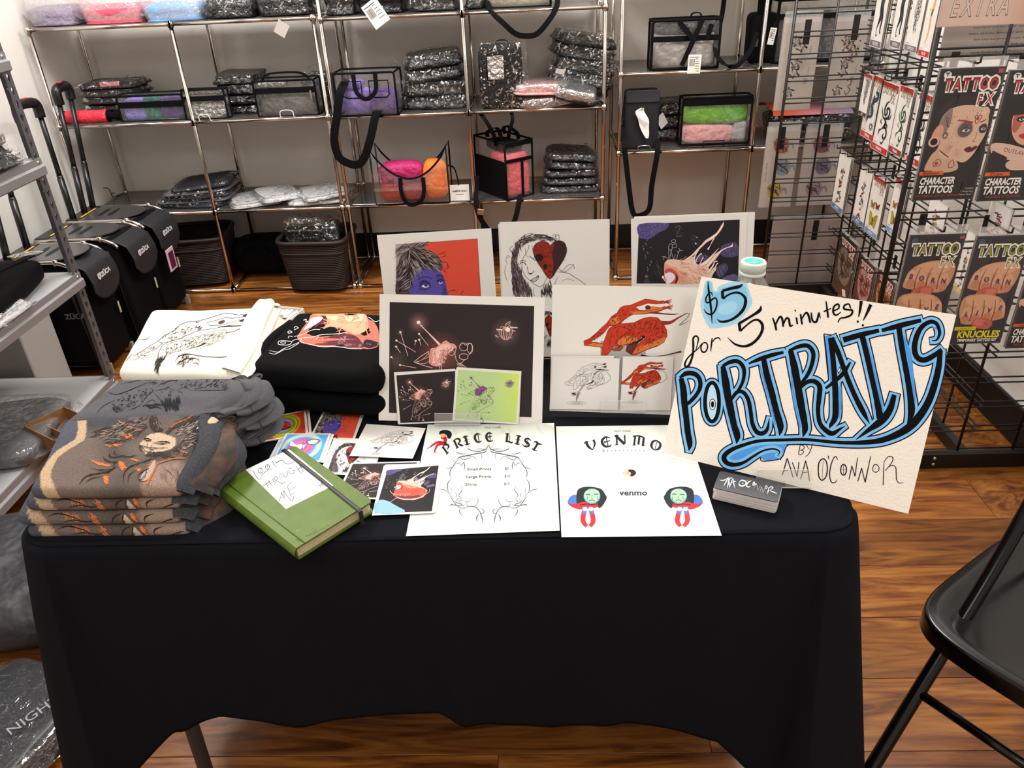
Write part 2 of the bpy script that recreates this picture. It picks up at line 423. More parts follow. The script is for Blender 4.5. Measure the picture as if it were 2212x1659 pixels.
def wire_stand(label, loc, w=.05, h=.035, m=None, rz=0, dep=.06, group=None):
    t = thing('wire_stand', label, 'stand', loc, rz); T = TR(*loc, rz)
    MB(T).tube(spline([(-w / 2, dep, .002), (-w / 2, 0, .002), (-w / 2, -.012, .006), (-w / 2 + .006, -.014, h), (w / 2 - .006, -.014, h), (w / 2, -.012, .006), (w / 2, 0, .002), (w / 2, dep, .002)], 4), .0022, 6).build('wire', m or BLACKMET, t)
    return t
def pouch(label, cat, loc, w, h, d, rz=0, fill=None, band=.7, name='clear_pouch', arch=0, group=None, top_open=False, rx=0, rim=.0045, bandh=.022, pull=None, film=None):
    """clear vinyl case with black piping; fill = list of (x0,x1,z0,z1 fractions, material)"""
    t = thing(name, label, cat, loc, group=group, rot=(rx, 0, rz)); T = Matrix.Translation(loc) @ Matrix.Rotation(rz, 4, 'Z') @ Matrix.Rotation(rx, 4, 'X')
    x, y = w / 2, d / 2; r = rim
    mb = MB(T)
    for yy in (-y, y):
        mb.tube([(-x + .01, yy, r), (x - .01, yy, r), (x - .003, yy, r + .003), (x, yy, .012), (x, yy, h - .01), (x - .004, yy, h - .003), (x - .01, yy, h), (-x + .01, yy, h), (-x + .004, yy, h - .003), (-x, yy, h - .01), (-x, yy, .012), (-x + .003, yy, r + .003)], r, 6, closed=True)
    for xx in (-x, x):
        for zz in (r, h): mb.tube([(xx, -y, zz), (xx, y, zz)], r, 6)
    mb.build('piping', BLACKFAB, t)
    nz = Noise(int(w * 1000) + int(h * 777)); am = .004
    fm = film or FILMT
    for yy, nm in ((-y, 'front_panel'), (y, 'back_panel')):
        MB(T).grid(lambda u, v: ((u - .5) * (w - .006), yy + am * nz(u * 5, v * 4, yy * 50) * (1 if 0 < u < 1 and 0 < v < 1 else 0), .004 + v * (h - .006)), 14, 10).build(nm, fm, t)
    MB(T).grid(lambda u, v: ((u - .5) * w, (v - .5) * d, h), 4, 2).grid(lambda u, v: (-x, (u - .5) * d, v * h), 2, 4).grid(lambda u, v: (x, (u - .5) * d, v * h), 2, 4).build('side_panel', fm, t)
    if band:
        zb = MB(T).box(-x, x, -y - .003, -y + .003, band * h, band * h + bandh, ch=.001).build('zipper_band', BLACKFAB, t)
    if pull: MB(T).box(pull - .004, pull + .004, -y - .007, -y - .003, band * h - .03, band * h + .008, ch=.001).build('zip_pull', CHROME, zb if band else t)
    for k, (a, b, c, e, m) in enumerate(fill or []):
        q = MB(T @ Matrix.Translation(((a + b - 1) * w / 2, 0, c * h + .003)))
        slab(q, (b - a) * w * .97, d * .86, (e - c) * h * .95, k + int(w * 900), .007, e=.4, e2=.5).build('stuffing', m, t)
    if arch:
        MB(T).strap(spline([(-x * .75, -y * .3, h), (-x * .6, -y * .3, h + arch * .75), (-x * .3, -y * .3, h + arch), (x * .3, -y * .3, h + arch), (x * .6, -y * .3, h + arch * .75), (x * .8, -y * .3, h)], 5), .022, .006, (0, 1, 0)).build('handle', BLACKFAB, t)
    return t
def hang(name_pts, w, label=None, parent=None, side=(1, 0, 0), name='strap', th=.002):
    return MB().strap(spline(name_pts, 6), w, th, side).build(name, BLACKFAB, parent, label)
def text_mesh(txt, size, T, mt, name, parent, bold=0, shear=0, align='CENTER', xs=1.0, ext=0.0002):
    cu = bpy.data.curves.new('t', 'FONT'); cu.body = txt; cu.size = size; cu.align_x = align; cu.align_y = 'CENTER'; cu.extrude = ext; cu.offset = bold; cu.shear = shear; cu.resolution_u = 3
    to = bpy.data.objects.new('t', cu); dg = bpy.context.evaluated_depsgraph_get(); me = bpy.data.meshes.new_from_object(to)
    mb = MB(T @ Matrix.Diagonal((xs, 1, 1, 1))); mb.add([tuple(v.co) for v in me.vertices], [tuple(p.vertices) for p in me.polygons])
    bpy.data.objects.remove(to); bpy.data.curves.remove(cu); bpy.data.meshes.remove(me)
    return mb.build(name, mt, parent)
def face_front(x, y, z, rz=0): return TR(x, y, z, rz, PI / 2)   # text plane facing -y
PINKT = col_fab('pink_tissue', '#f3b4b4'); 
ZA, ZB, ZC = .418, .823, 1.223   # shelf surfaces, units 1; 2 is a little lower
ZB2, ZC2 = .818, 1.216
# --- top shelf, unit 1 (wrapped pastel and black bundles)
def at(px, py, z): return hz(px, py, z)
def row_item(label, pl, pr, py, z, hgt, dep, mt, seed, y=3.72, **k):
    a = hy(pl, py, 3.6); b = hy(pr, py, 3.6); return wrapped(label, ((a[0] + b[0]) / 2, y, z), abs(b[0] - a[0]) * .97, dep, hgt, mt, seed, **k)
film2 = clear('milky_film', gloss=.12, bump=(40, 1.0), milk=.22)
row_item('lavender grey fabric in a milky plastic bag at the left end of the top shelf', 66, 172, 50, ZC, .085, .28, col_fab('lavender_fabric', '#8c8096'), 11, film=film2, puff=1.9)
row_item('pink fabric in a milky plastic bag on the top shelf', 176, 308, 45, ZC, .075, .28, col_fab('pink_fabric', '#d9536f'), 12, film=film2, puff=1.25)
row_item('blue fabric in a milky plastic bag on the top shelf', 308, 440, 40, ZC, .075, .28, col_fab('blue_fabric', '#6fa4d8'), 13, film=film2, puff=1.25)
GRT = 'black bags wrapped in clear plastic on the top shelf'
for k, (a, b, h_, lb) in enumerate(((448, 560, .10, 'black wrapped bag on the top shelf, next to the blue bundle'), (560, 680, .115, 'black wrapped bag at the right end of the left unit top shelf'))):
    row_item(lb, a, b, 40, ZC, h_, .30, WRAPB, 14 + k, layers=2, group=GRT)
def price_tag(label, P, w, h, rx, rz, ry=0, lines=True, m=None, group=None):
    t = thing('price_tag', label, 'tag', P, group=group, rot=(rx, ry, rz)); T = Matrix.Translation(P) @ t.rotation_euler.to_matrix().to_4x4()
    MB(T).box(-w / 2, w / 2, -.0005, .0005, -h, 0, ch=.0002).build('card', m or WHITEPAPER, t)
    if lines:
        mb = MB(T); random.seed(int(w * 9999))
        x = -w * .38
        while x < -w * .02:
            q = .0008 + .0012 * random.random(); mb.box(x, x + q, -.0009, -.0005, -h * .6, -h * .22); x += q + .001 + .001 * random.random()
        for k in range(5): mb.box(w * .05, w * (.25 + .15 * hsh(k)), -.0009, -.0005, -h * (.2 + .13 * k) - .002, -h * (.2 + .13 * k))
        mb.box(-w * .4, w * .3, -.0009, -.0005, -h * .14, -h * .11)
        mb.build('print', mat('dark_ink', '#1c1a1c', .6), t)
    MB(T).tube([(0, 0, -.004), (0, .004, .02)], .0006, 5).build('string', BLACKPLA, t)
    return t
P = hy(612, 38, 3.52); price_tag('white card tag hanging below the top shelf of the left unit', (P[0], 3.52, 1.208), .05, .055, 0, 0, ry=.6, lines=False, m=mat('grey_card', '#b9b3ad', .7))
P = hy(795, 5, 3.515); price_tag('large white barcode tag hanging in front of the middle unit top shelf', (P[0], 3.515, P[2]), .075, .10, 0, 0, ry=-.55)
for k, (a, b, h_, lb) in enumerate(((698, 770, .11, 'black wrapped bag at the left end of the middle unit top shelf'), (772, 880, .10, 'black wrapped bag behind the large barcode tag on the top shelf'), (882, 992, .11, 'black wrapped bag left of the mid post on the middle unit top shelf'))):
    row_item(lb, a, b, 20, ZC2, h_, .30, WRAPB, 24 + k, layers=3, group=GRT)
row_item('small dark wrapped bag right of the mid post on the middle unit top shelf', 1006, 1048, 12, ZC2, .07, .25, WRAPB, 28, layers=2)
A = hy(1050, 20, 3.6); B = hy(1190, 20, 3.6)
cb = pouch('clear vinyl bag of crumpled cream tissue with a hanging strap on the top shelf', 'bag', ((A[0] + B[0]) / 2, 3.68, ZC2), B[0] - A[0], .11, .14, fill=[(0, 1, 0, .9, col_fab('cream_tissue', '#b0a58e'))], band=0)
hang([hy(1052, 0, 3.62), hy(1058, 22, 3.52), hy(1085, 48, 3.5), hy(1112, 72, 3.5), hy(1135, 78, 3.5), hy(1160, 73, 3.5), hy(1185, 45, 3.5), hy(1203, 12, 3.52), hy(1204, -30, 3.58)], .022, parent=cb, side=(1, 0, -.4))
# --- middle shelf z=.82, unit 1
for k in range(5):
    w_ = wrapped(['lowest', 'second', 'middle', 'fourth', 'topmost'][k] + ' folded black bag of the stack behind the red roll pouch', (hy(252, 200, 3.8)[0] + .01 * hsh(k), 3.79, ZB + .032 * k), .27, .2, .031, mat('dusty_black_vinyl', '#1c1a1d', .45, bump=(25, .8, 3, .02)), 30 + k, 1, rz=.05 * (hsh(k) - .5), group='folded black bags stacked left on the middle shelf', fin=False,
                 sticker=((-.02, .07, -.1, -.094, .012, .034), mat('pink_label', '#d98a8c', .6)) if k == 4 else None)
t = thing('roll_pouch', 'bright red roll pouch with black drawstring ends on the middle glass shelf', 'pouch', (hy(190, 260, 3.6)[0], 3.6, ZB)); xa = hy(142, 262, 3.6)[0]; xb = hy(240, 258, 3.6)[0]
nz = Noise(4)
MB().grid(lambda u, v: (xa + (xb - xa) * v, 3.6 + (.028 + .002 * nz(v * 20, u * 6)) * math.cos(2 * PI * u) * min(1, .5 + 6 * min(v, 1 - v)), ZB + .03 + (.028 + .002 * nz(v * 20, u * 6 + 3)) * math.sin(2 * PI * u) * min(1, .5 + 6 * min(v, 1 - v))), 20, 24, wrapu=True).build('body', col_fab('coral_red_nylon', '#f0344a', .5), t)
mb = MB(TR(xb - .01, 3.6, ZB + .03, 0, 0, PI / 2)); mb.lathe([(0, 0), (.028, .004), (.014, .02), (.022, .04), (.02, .075), (0, .08)], (0, 0, 0), 14, ribs=lambda a, z: .12 * math.sin(7 * a)); mb.build('gathered_end', BLACKFAB, t)
mb = MB(TR(xa + .01, 3.6, ZB + .03, 0, 0, -PI / 2)); mb.lathe([(0, 0), (.028, .004), (.012, .015), (.014, .03), (0, .03)], (0, 0, 0), 14); mb.build('gathered_end', BLACKFAB, t)
A = hz(268, 262, ZB); B = hz(408, 262, ZB)
pouch('long clear zip pouch filled with purple and green fabric, beside the red roll', 'pouch', ((A[0] + B[0]) / 2, 3.62, ZB), B[0] - A[0] - .03, hy(330, 204, 3.6)[2] - ZB, .09,
      fill=[(.04, .42, 0, .95, col_fab('lilac_fabric', '#7f6fc4')), (.36, .62, 0, .95, col_fab('teal_fabric', '#1f6f63')), (.58, .98, 0, .95, col_fab('plum_fabric', '#54407a'))], band=.55, bandh=.026)
def fp(pl, pr, pyb, z, pyt, y=3.58):
    A = hy(pl, pyb, y); B = hy(pr, pyb, y); Tt = hy((pl + pr) / 2, pyt, y); return ((A[0] + B[0]) / 2, y, z), abs(B[0] - A[0]), Tt[2] - z
L_, w_, h_ = fp(408, 498, 255, ZB, 192)
silver = mat('crumpled_silver_film', '#b5b3b0', .2, metal=.7, bump=(60, 1, 3, .02))
pouch('small black clear front pouch of crinkled silver film, left of the black handled case', 'pouch', L_, w_, h_, .05, fill=[(0, 1, 0, .65, silver), (0, 1, .8, .98, silver)], band=.62, bandh=.022, pull=-w_ * .42, rx=-.06)
wire_stand('low white wire stand in front of the small black pouch', (L_[0], L_[1] - .045, ZB), .05, .03, mat('white_wire', '#e6e0d4', .4), dep=.04)
for k in range(4):
    a = hy(480, 200, 3.78); b = hy(572, 200, 3.78)
    wrapped(['lowest', 'second', 'third', 'topmost'][k] + ' wrapped black bag of the pile between the two handled pouches', ((a[0] + b[0]) / 2 + .01 * hsh(k, 3), 3.78, ZB + .043 * k), (b[0] - a[0]), .24, .042, WRAPB, 40 + k, 1, group='wrapped black bags piled behind the small pouch')
L_, w_, h_ = fp(562, 692, 248, ZB, 172)
pouch('black trimmed clear case with an arched top handle and two windows', 'case', (L_[0], 3.61, ZB), w_, h_, .10, fill=[(.03, .97, 0, .62, mat('grey_lining', '#5b5754', .5, bump=(20, .8, 3, .02))), (.03, .5, .78, .95, silver)], band=.66, bandh=.024, arch=.028, pull=w_ * .42)
wire_stand('white wire stand in front of the arched handle case', (L_[0] - .0, 3.545, ZB), .06, .032, mat('white_wire', '#e6e0d4'), dep=.03)
wrapped('dark wrapped bag squeezed behind the post at the right end of the middle shelf', (-1.0, 3.8, ZB), .13, .22, .15, WRAPB, 47, 4)
# --- middle shelf, unit 2
lil = col_fab('lilac_tissue', '#8f7ad0', .6); plum = col_fab('plum_tissue', '#5c3f86', .6)
L_, w_, h_ = fp(740, 868, 245, ZB2, 152, 3.6)
tb = pouch('clear vinyl tote of purple tissue with black trim and two front pockets', 'tote', L_, w_, h_, .14, fill=[(.02, .55, 0, .62, lil), (.5, .98, 0, .6, plum), (.1, .4, .6, .8, lil)], band=0, rz=-.05)
for s_ in (-1, 1):
    x_ = L_[0] + s_ * w_ * .22
    mb = MB(); 
    mb.tube([(x_ - .042, L_[1] - .076, ZB2 + h_ * .82), (x_ - .042, L_[1] - .08, ZB2 + h_ * .5), (x_ - .02, L_[1] - .08, ZB2 + h_ * .44), (x_ + .03, L_[1] - .08, ZB2 + h_ * .44), (x_ + .042, L_[1] - .08, ZB2 + h_ * .5), (x_ + .042, L_[1] - .076, ZB2 + h_ * .82)], .003, 6, closed=True)
    mb.build('pocket_trim', BLACKFAB, tb)
MB().strap(spline([(L_[0] - .045, 3.52, ZB2 + h_ * .98), (L_[0] - .04, 3.512, ZB2 + h_ * .6), (L_[0], 3.51, ZB2 + h_ * .42), (L_[0] + .045, 3.512, ZB2 + h_ * .6), (L_[0] + .05, 3.52, ZB2 + h_ * .98)], 5), .018, .003, (1, 0, 0)).build('handle', BLACKFAB, tb)
hang([hy(748, 170, 3.55), hy(735, 200, 3.51), hy(728, 250, 3.5), hy(722, 300, 3.5), hy(733, 340, 3.5), hy(765, 356, 3.5), hy(785, 345, 3.5), hy(800, 300, 3.5), hy(813, 245, 3.52), hy(830, 235, 3.56)], .036, parent=tb, side=(1, 0, 0))
for k in range(4):
    a = hy(872, 180, 3.76); b = hy(1012, 180, 3.76)
    wrapped(['lowest', 'second', 'third', 'topmost'][k] + ' shiny wrapped black bag of the pile right of the purple tote', ((a[0] + b[0]) / 2 + .012 * (hsh(k, 5) - .5), 3.74, ZB2 + .058 * k), (b[0] - a[0]) * (1 - .06 * k), .27, .055, WRAPB, 50 + k, 1, rz=.06 * k, ry=-.09 * (k > 1), group='wrapped black bags piled right of the purple tote', puff=1.15)
L_, w_, h_ = fp(1036, 1135, 235, ZB2, 92, 3.62)
bp = thing('backpack', 'upright black backpack in clear plastic with a shiny front window', 'backpack', L_)
slab(MB(TR(*L_)), w_ * .92, .14, h_ * .97, 60, .004, e=.3, e2=.2).build('body', BLACKFAB, bp)
mb = MB(); x0, y0_, z0 = L_[0] - w_ * .1, L_[1] - .08, ZB2 + h_ * .48
mb.tube([(x0 - .035, y0_, z0), (x0 + .04, y0_, z0), (x0 + .04, y0_, z0 + .10), (x0 - .035, y0_, z0 + .10)], .004, 6, closed=True).build('window_trim', BLACKFAB, bp)
MB().grid(lambda u, v: (x0 - .033 + u * .071, y0_ - .002 + .003 * Noise(3)(u * 6, v * 6), z0 + .002 + v * .096), 10, 10).build('window', silver, bp)
MB().strap(spline([(x0 + .005, L_[1] - .02, ZB2 + h_ * .97), (x0 + .01, L_[1] - .02, ZB2 + h_ * 1.04), (x0 + .05, L_[1] - .02, ZB2 + h_ * 1.04), (x0 + .06, L_[1] - .02, ZB2 + h_ * .97)], 4), .015, .003, (0, 1, 0)).build('grab_handle', BLACKFAB, bp)
slab(MB(TR(L_[0] + .01, L_[1], L_[2])), w_ * 1.12, .17, h_ * 1.05, 61, .012, e=.35, e2=.25, fq=20).build('plastic_sleeve', FILM, bp)
PKT = clear('silver_crumple_film', gloss=.42, bump=(38, 1.0), milk=.12, rough=.12)
for k, (px, py, z, ww, hh, rz_, ry_, m_, f_, lb) in enumerate((
        (1185, 240, ZB2, .26, .05, .25, -.06, WRAPB, PKT, 'lowest silvery crumpled packet right of the backpack'),
        (1165, 212, ZB2 + .055, .24, .045, .1, .05, PINKT, PKT, 'pinkish crumpled packet lying right of the backpack'),
        (1240, 225, ZB2, .17, .06, -.1, .25, WRAPB, PKT, 'silvery packet hanging over the shelf edge near the right post'))):
    q = hy(px, py, 3.62); wrapped(lb, (q[0], 3.66 - .02 * k, z + (.02 if ry_ > .2 else 0)), ww, .22, hh, m_, 70 + k, 1, rz=rz_, ry=ry_, film=f_)
for k in range(4):
    q = hy(1250, 150, 3.78)
    wrapped(['lowest', 'second', 'third', 'topmost'][k] + ' black wrapped bag of the leaning pile by the right post of the middle unit', (q[0] - .0 + .02 * hsh(k, 8), 3.79, ZB2 + .07 + .052 * k), .28, .25, .052, WRAPB, 80 + k, 1, ry=.2, rz=.08 * k - .1, group='black wrapped bags leaning on the right post', puff=1.2)
wrapped('black wrapped bag under the leaning pile, low beside the right post', (hy(1250, 200, 3.82)[0], 3.82, ZB2), .26, .2, .075, WRAPB, 86, 2)
t_ = hy(1210, 155, 3.6); tg = MB(TR(t_[0], 3.6, t_[2], 0, .5, .3)).box(-.02, .02, -.001, .001, -.01, .012, ch=.0003).build('sticker_card', mat('white_card', '#dcd7d2', .5)); tag(tg, 'small white sticker card on the wrapped packets right of the backpack', 'card')
# --- lower glass shelf z=.41
navy = mat('navy_fabric', '#12131f', .7, bump=(60, .6, 3, .01))
for k in range(5):
    a = hy(362, 420, 3.72); b = hy(512, 420, 3.72)
    wrapped(['lowest', 'second', 'middle', 'fourth', 'topmost'][k] + ' navy edged flat bag of the fanned pile on the lower left shelf', ((a[0] + b[0]) / 2 + .012 * k - .02, 3.72, ZA + .021 * k), (b[0] - a[0]) * (1 - .04 * k), .26, .02, navy if k % 2 == 0 else mat('grey_clear_bag', '#62626a', .3, bump=(25, .8, 3, .02)), 90 + k, 1, rz=-.08 + .05 * k, ry=-.02 * k, group='navy edged flat bags fanned on the lower left shelf', fin=False)
wht = mat('frosted_vinyl', '#b9b8ba', .3, bump=(20, .8, 3, .02))
for k, (pl, pr, py, z, rz_, lb) in enumerate(((500, 600, 425, ZA, .35, 'flat clear frosted bag lying right of the navy pile'), (560, 640, 415, ZA + .022, .5, 'slanting clear frosted bag next to the mid post'), (630, 745, 425, ZA, .1, 'flat clear frosted bag at the right end of the lower left shelf'), (650, 740, 405, ZA + .025, .4, 'upper clear frosted bag with a raised corner on the lower left shelf'))):
    a = hy(pl, py, 3.68); b = hy(pr, py, 3.68); wrapped(lb, ((a[0] + b[0]) / 2, 3.68, z), b[0] - a[0], .24, .024, wht, 100 + k, 1, rz=rz_, ry=-.05 * (k == 3))
wire_stand('small black wire display stand at the left end of the lower shelf', (*hz(238, 425, ZA)[:2], ZA), .055, .045, rz=-.3)
wire_stand('folded black wire stand in front of the navy pile', (*hz(418, 445, ZA)[:2], ZA), .06, .022, rz=.2)
ZA2 = .414
# duffle: clear barrel bag with sagging top
L_, w_, h_ = fp(818, 975, 430, ZA2, 312, 3.6); cx, cy, cz = L_
db = thing('duffle_bag', 'clear duffle bag with black trim holding red, magenta and orange fabric', 'bag', L_)
def dtop(u): return h_ * (1.0 - .52 * math.sin(PI * u) ** .8)
for yy in (-.07, .07):
    pts = [(cx + (u - .5) * w_ * (1 - .0), cy + yy, cz + dtop(u) - .003) for u in np.linspace(0, 1, 17)]
    MB().tube([(cx - w_ / 2, cy + yy, cz + .006), (cx - w_ / 2, cy + yy, cz + h_ * .8)] + pts + [(cx + w_ / 2, cy + yy, cz + h_ * .8), (cx + w_ / 2, cy + yy, cz + .006)], .0045, 6, closed=True).build('piping', BLACKFAB, db)
MB().grid(lambda u, v: (cx + (u - .5) * w_, cy - .07 - .012 * math.sin(PI * v), cz + .004 + v * (dtop(u) - .006)), 20, 8).grid(lambda u, v: (cx + (u - .5) * w_, cy + .07, cz + .004 + v * (dtop(u) - .006)), 20, 4).grid(lambda u, v: (cx + (u - .5) * w_, cy - .07 + .14 * v, cz + dtop(u) - .004), 20, 3).build('clear_panel', FILMT, db)
for (a, b, c, e, m) in ((.04, .42, 0, .42, col_fab('red_fabric', '#a3101c', .6)), (.06, .66, .34, .72, col_fab('magenta_fabric', '#b01a62', .6)), (.30, .70, 0, .36, col_fab('crimson_fabric', '#8c0d20', .6)), (.66, .98, .04, .74, col_fab('orange_fabric', '#f07818', .7))):
    slab(MB(TR(cx + (a + b - 1) * w_ / 2, cy, cz + c * h_ + .003)), (b - a) * w_, .12, (e - c) * h_, int(a * 100) + 3, .008, e=.5, e2=.6).build('stuffing', m, db)
hl = lambda s: spline([(cx - .045 + s, cy - .086, cz + h_ * .5), (cx - .045 + s, cy - .09, cz + h_ * .25), (cx - .03 + s, cy - .09, cz + h_ * .08), (cx + .0 + s, cy - .09, cz + h_ * .0 + .005), (cx + .045 + s, cy - .09, cz + h_ * .1), (cx + .06 + s, cy - .088, cz + h_ * .28), (cx + .06 + s, cy - .084, cz + h_ * .5)], 5)
MB().strap(hl(0), .018, .003, (1, 0, 0)).build('handle', BLACKFAB, db)
MB().strap(spline([(cx + w_ / 2, cy, cz + h_ * .62), (cx + w_ / 2 + .03, cy - .02, cz + h_ * .55), (cx + w_ / 2 + .045, cy - .02, cz + h_ * .2), (cx + w_ / 2 + .04, cy, cz + .01)], 5), .02, .003, (0, 1, 0)).build('strap', BLACKFAB, db)
MB().box(cx - w_ / 2, cx + w_ / 2, cy - .088, cy - .084, cz + h_ * .28, cz + h_ * .33).build('clear_rib', FILMT, db)
a = hz(972, 432, ZA2); b = hz(1018, 432, ZA2)
sc = thing('sample_sign', 'small white printed card standing beside the duffle bag', 'sign', ((a[0] + b[0]) / 2, 3.56, ZA2 + .001), rot=(-.12, 0, 0)); T = Matrix.Translation(sc.location) @ Matrix.Rotation(-.12, 4, 'X')
MB(T).box(-.045, .045, 0, .002, 0, .075, ch=.0005).build('card', WHITEPAPER, sc)
text_mesh('SAMPLE ONLY', .0105, T @ TR(0, -.0006, .046, 0, PI / 2), mat('dark_ink', '#1c1a1c', .6), 'print', sc, bold=.0003)
MB(T).box(-.018, .018, -.0006, 0, .03, .032).build('print', mat('dark_ink'), sc)
# tall tote, three-quarter view
L_, w_, h_ = fp(1040, 1132, 425, ZA2, 300, 3.64); T0 = (L_[0] + .01, 3.68, ZA2)
tt = thing('clear_tote', 'tall black and clear tote of pink tissue with long straps, seen from its corner', 'tote', T0, rz=-.95)
T = TR(*T0, -.95)
tw, td = .26, .15
mb = MB(T)
for x in (-tw / 2, tw / 2):
    for y in (-td / 2, td / 2): mb.tube([(x, y, .004), (x, y, h_)], .005, 6)
for z in (.005, h_):
    mb.tube([(-tw / 2, -td / 2, z), (tw / 2, -td / 2, z), (tw / 2, td / 2, z), (-tw / 2, td / 2, z)], .005, 6, closed=True)
mb.build('piping', BLACKFAB, tt)
MB(T).box(-tw / 2, tw / 2, -td / 2 - .002, -td / 2 + .002, 0, h_ * .68).build('side_panel', BLACKFAB, tt)
MB(T).grid(lambda u, v: (tw / 2, (u - .5) * td, v * h_), 3, 4).grid(lambda u, v: (-tw / 2, (u - .5) * td, v * h_), 3, 4).grid(lambda u, v: ((u - .5) * tw, -td / 2, h_ * (.68 + .32 * v)), 4, 2).build('clear_panel', FILMT, tt)
slab(MB(T @ Matrix.Translation((tw * .18, 0, .004))), tw * .6, td * .92, h_ * .78, 8, .006, e=.35, e2=.3).build('stuffing', col_fab('coral_pink_tissue', '#ef6d78', .6), tt)
mb = MB(T)
mb.box(tw / 2, tw / 2 + .004, -td / 2, td / 2, h_ * .66, h_ * .72).box(tw / 2, tw / 2 + .004, .01, .022, 0, h_ * .7).box(tw / 2, tw / 2 + .004, -td / 2, td / 2, h_ * .93, h_).build('trim_band', BLACKFAB, tt)
for k in (-1, 1):
    MB(T).strap(spline([(-.05, k * .05, h_), (-.055, k * .045, h_ + .025), (0, k * .03, h_ + .045), (.055, k * .045, h_ + .02), (.06, k * .05, h_ - .01)], 5), .02, .003, (0, 1, 0)).build('handle', BLACKFAB, tt)
slab(MB(T @ Matrix.Translation((.02, 0, h_ * .8))), .18, .12, .05, 9, .012, e=.6, e2=.6).build('strap_bundle', BLACKFAB, tt)
hang([hy(1034, 240, 3.56), hy(1050, 262, 3.53), hy(1066, 290, 3.54), hy(1072, 315, 3.58)], .018, parent=bp, side=(1, 0, 0))
hang([hy(1102, 232, 3.56), hy(1107, 258, 3.53), hy(1100, 285, 3.54), hy(1098, 300, 3.58)], .016, parent=bp, side=(1, 0, 0))
hang([hy(1030, 380, 3.58), hy(1028, 425, 3.52), hy(1033, 460, 3.5), hy(1050, 490, 3.5), hy(1080, 520, 3.5), hy(1110, 480, 3.5), hy(1122, 432, 3.52), hy(1124, 420, 3.56)], .024, parent=tt, side=(1, 0, .3))
P = hy(1038, 458, 3.497); MB(TR(P[0], P[1], P[2], 0, 0, .2)).box(-.016, .016, -.003, .003, -.014, .014, ch=.002).build('buckle', CHROME, tt)
for k in range(5):
    q = hy(1233, 400, 3.74); wrapped(['lowest', 'second', 'middle', 'fourth', 'topmost'][k] + ' wrapped grey black bag of the pile at the right end of the lower shelf', (q[0] + .01 * (hsh(k, 9) - .5), 3.74, ZA2 + .037 * k), .27 - .012 * k, .24, .034, mat('charcoal_vinyl', '#25252a', .35, bump=(30, .9, 3, .02)), 110 + k, 1, ry=-.0 if k < 3 else .08, rz=.06 * (hsh(k, 4) - .5), group='wrapped grey black bags piled at the right end of the lower shelf')
# --- unit 3
ZD, ZE = .953, .62
L_, w_, h_ = fp(1404, 1546, 153, ZD, 42, 3.58)
mg = pouch('black messenger bag with a clear silvery front and crossed straps on the right unit', 'bag', (L_[0], 3.6, ZD), w_, h_, .09, fill=[(.02, .98, 0, .6, mat('pearl_lining', '#b0aaa5', .3, metal=.3, bump=(12, .9, 3, .03))), (.02, .98, .68, .97, mat('dark_glossy_lining', '#3a393b', .2, bump=(40, 1, 3, .02)))], band=.58, bandh=.022, rim=.006)
yf = 3.545
MB().strap([(L_[0] - w_ * .12, yf, ZD + h_ * .97), (L_[0] + w_ * .1, yf - .006, ZD + h_ * .62)], .02, .003, (1, 0, 0)).strap([(L_[0] + w_ * .22, yf, ZD + h_ * 1.0), (L_[0] + w_ * .1, yf - .008, ZD + h_ * .6), (L_[0] - w_ * .05, yf - .006, ZD + h_ * .1)], .02, .003, (1, 0, 0)).strap([(L_[0] + w_ * .36, yf, ZD + h_ * .9), (L_[0] + w_ * .3, yf - .004, ZD + h_ * .6)], .02, .003, (1, 0, 0)).build('strap', BLACKFAB, mg)
MB().strap(spline([(L_[0] + .02, 3.6, ZD + h_), (L_[0] + .03, 3.6, ZD + h_ + .02), (L_[0] + .06, 3.6, ZD + h_ + .02), (L_[0] + .07, 3.6, ZD + h_)], 4), .02, .004, (0, 1, 0)).build('grab_handle', BLACKFAB, mg)
P = hy(1502, 118, 3.53); price_tag('white barcode tag with a yellow triangle on the messenger bag', tuple(P), .055, .075, 0, 0, ry=.03)
o_ = MB(TR(P[0] + .013, 3.5288, P[2] - .066)).prism([(-.007, 0), (.007, 0), (0, .012)], 0, .0004, axes=((1, 0, 0), (0, 0, 1), (0, -1, 0))); lasttag = [o for o in bpy.data.objects if o.name.startswith('price_tag')][-1]; o_.build('warning_triangle', mat('yellow_ink', '#f0cf20', .6), lasttag)
dk = thing('shoulder_bag', 'dark shoulder bag hanging from a long black strap right of the messenger bag', 'bag', (*hy(1645, 130, 3.7)[:2], ZD))
q = hy(1640, 130, 3.7); slab(MB(TR(q[0], 3.7, ZD)), .13, .12, .2, 5, .006, e=.4, e2=.3).build('body', BLACKFAB, dk)
MB().box(q[0] - .05, q[0] - .03, 3.63, 3.636, ZD + .07, ZD + .1, ch=.002).build('buckle', CHROME, dk)
hang([hy(1568, -40, 3.6), hy(1560, 30, 3.6), hy(1546, 90, 3.57), hy(1548, 120, 3.53), hy(1572, 142, 3.515), (hy(1595, 140, 3.515)), hy(1620, 110, 3.55), hy(1636, 70, 3.6)], .02, parent=dk, side=(1, 0, -.5))
hang([hy(1650, -30, 3.68), hy(1645, 20, 3.66), hy(1642, 48, 3.66)], .035, parent=dk)
q0 = hy(1760, 130, 3.7)
bl = pouch('large black trimmed clear bag with a small white tag, seen through the wire panel', 'bag', (q0[0], 3.68, ZD), .42, .25, .14, fill=[(.02, .98, 0, .8, mat('dark_lining', '#2a2a2c', .4, bump=(20, .9, 3, .02)))], band=.7, rim=.007)
P = hy(1672, 60, 3.53); price_tag('narrow white tag with a barcode at the left edge of the large clear bag', tuple(P), .03, .065, 0, .3, ry=.15)
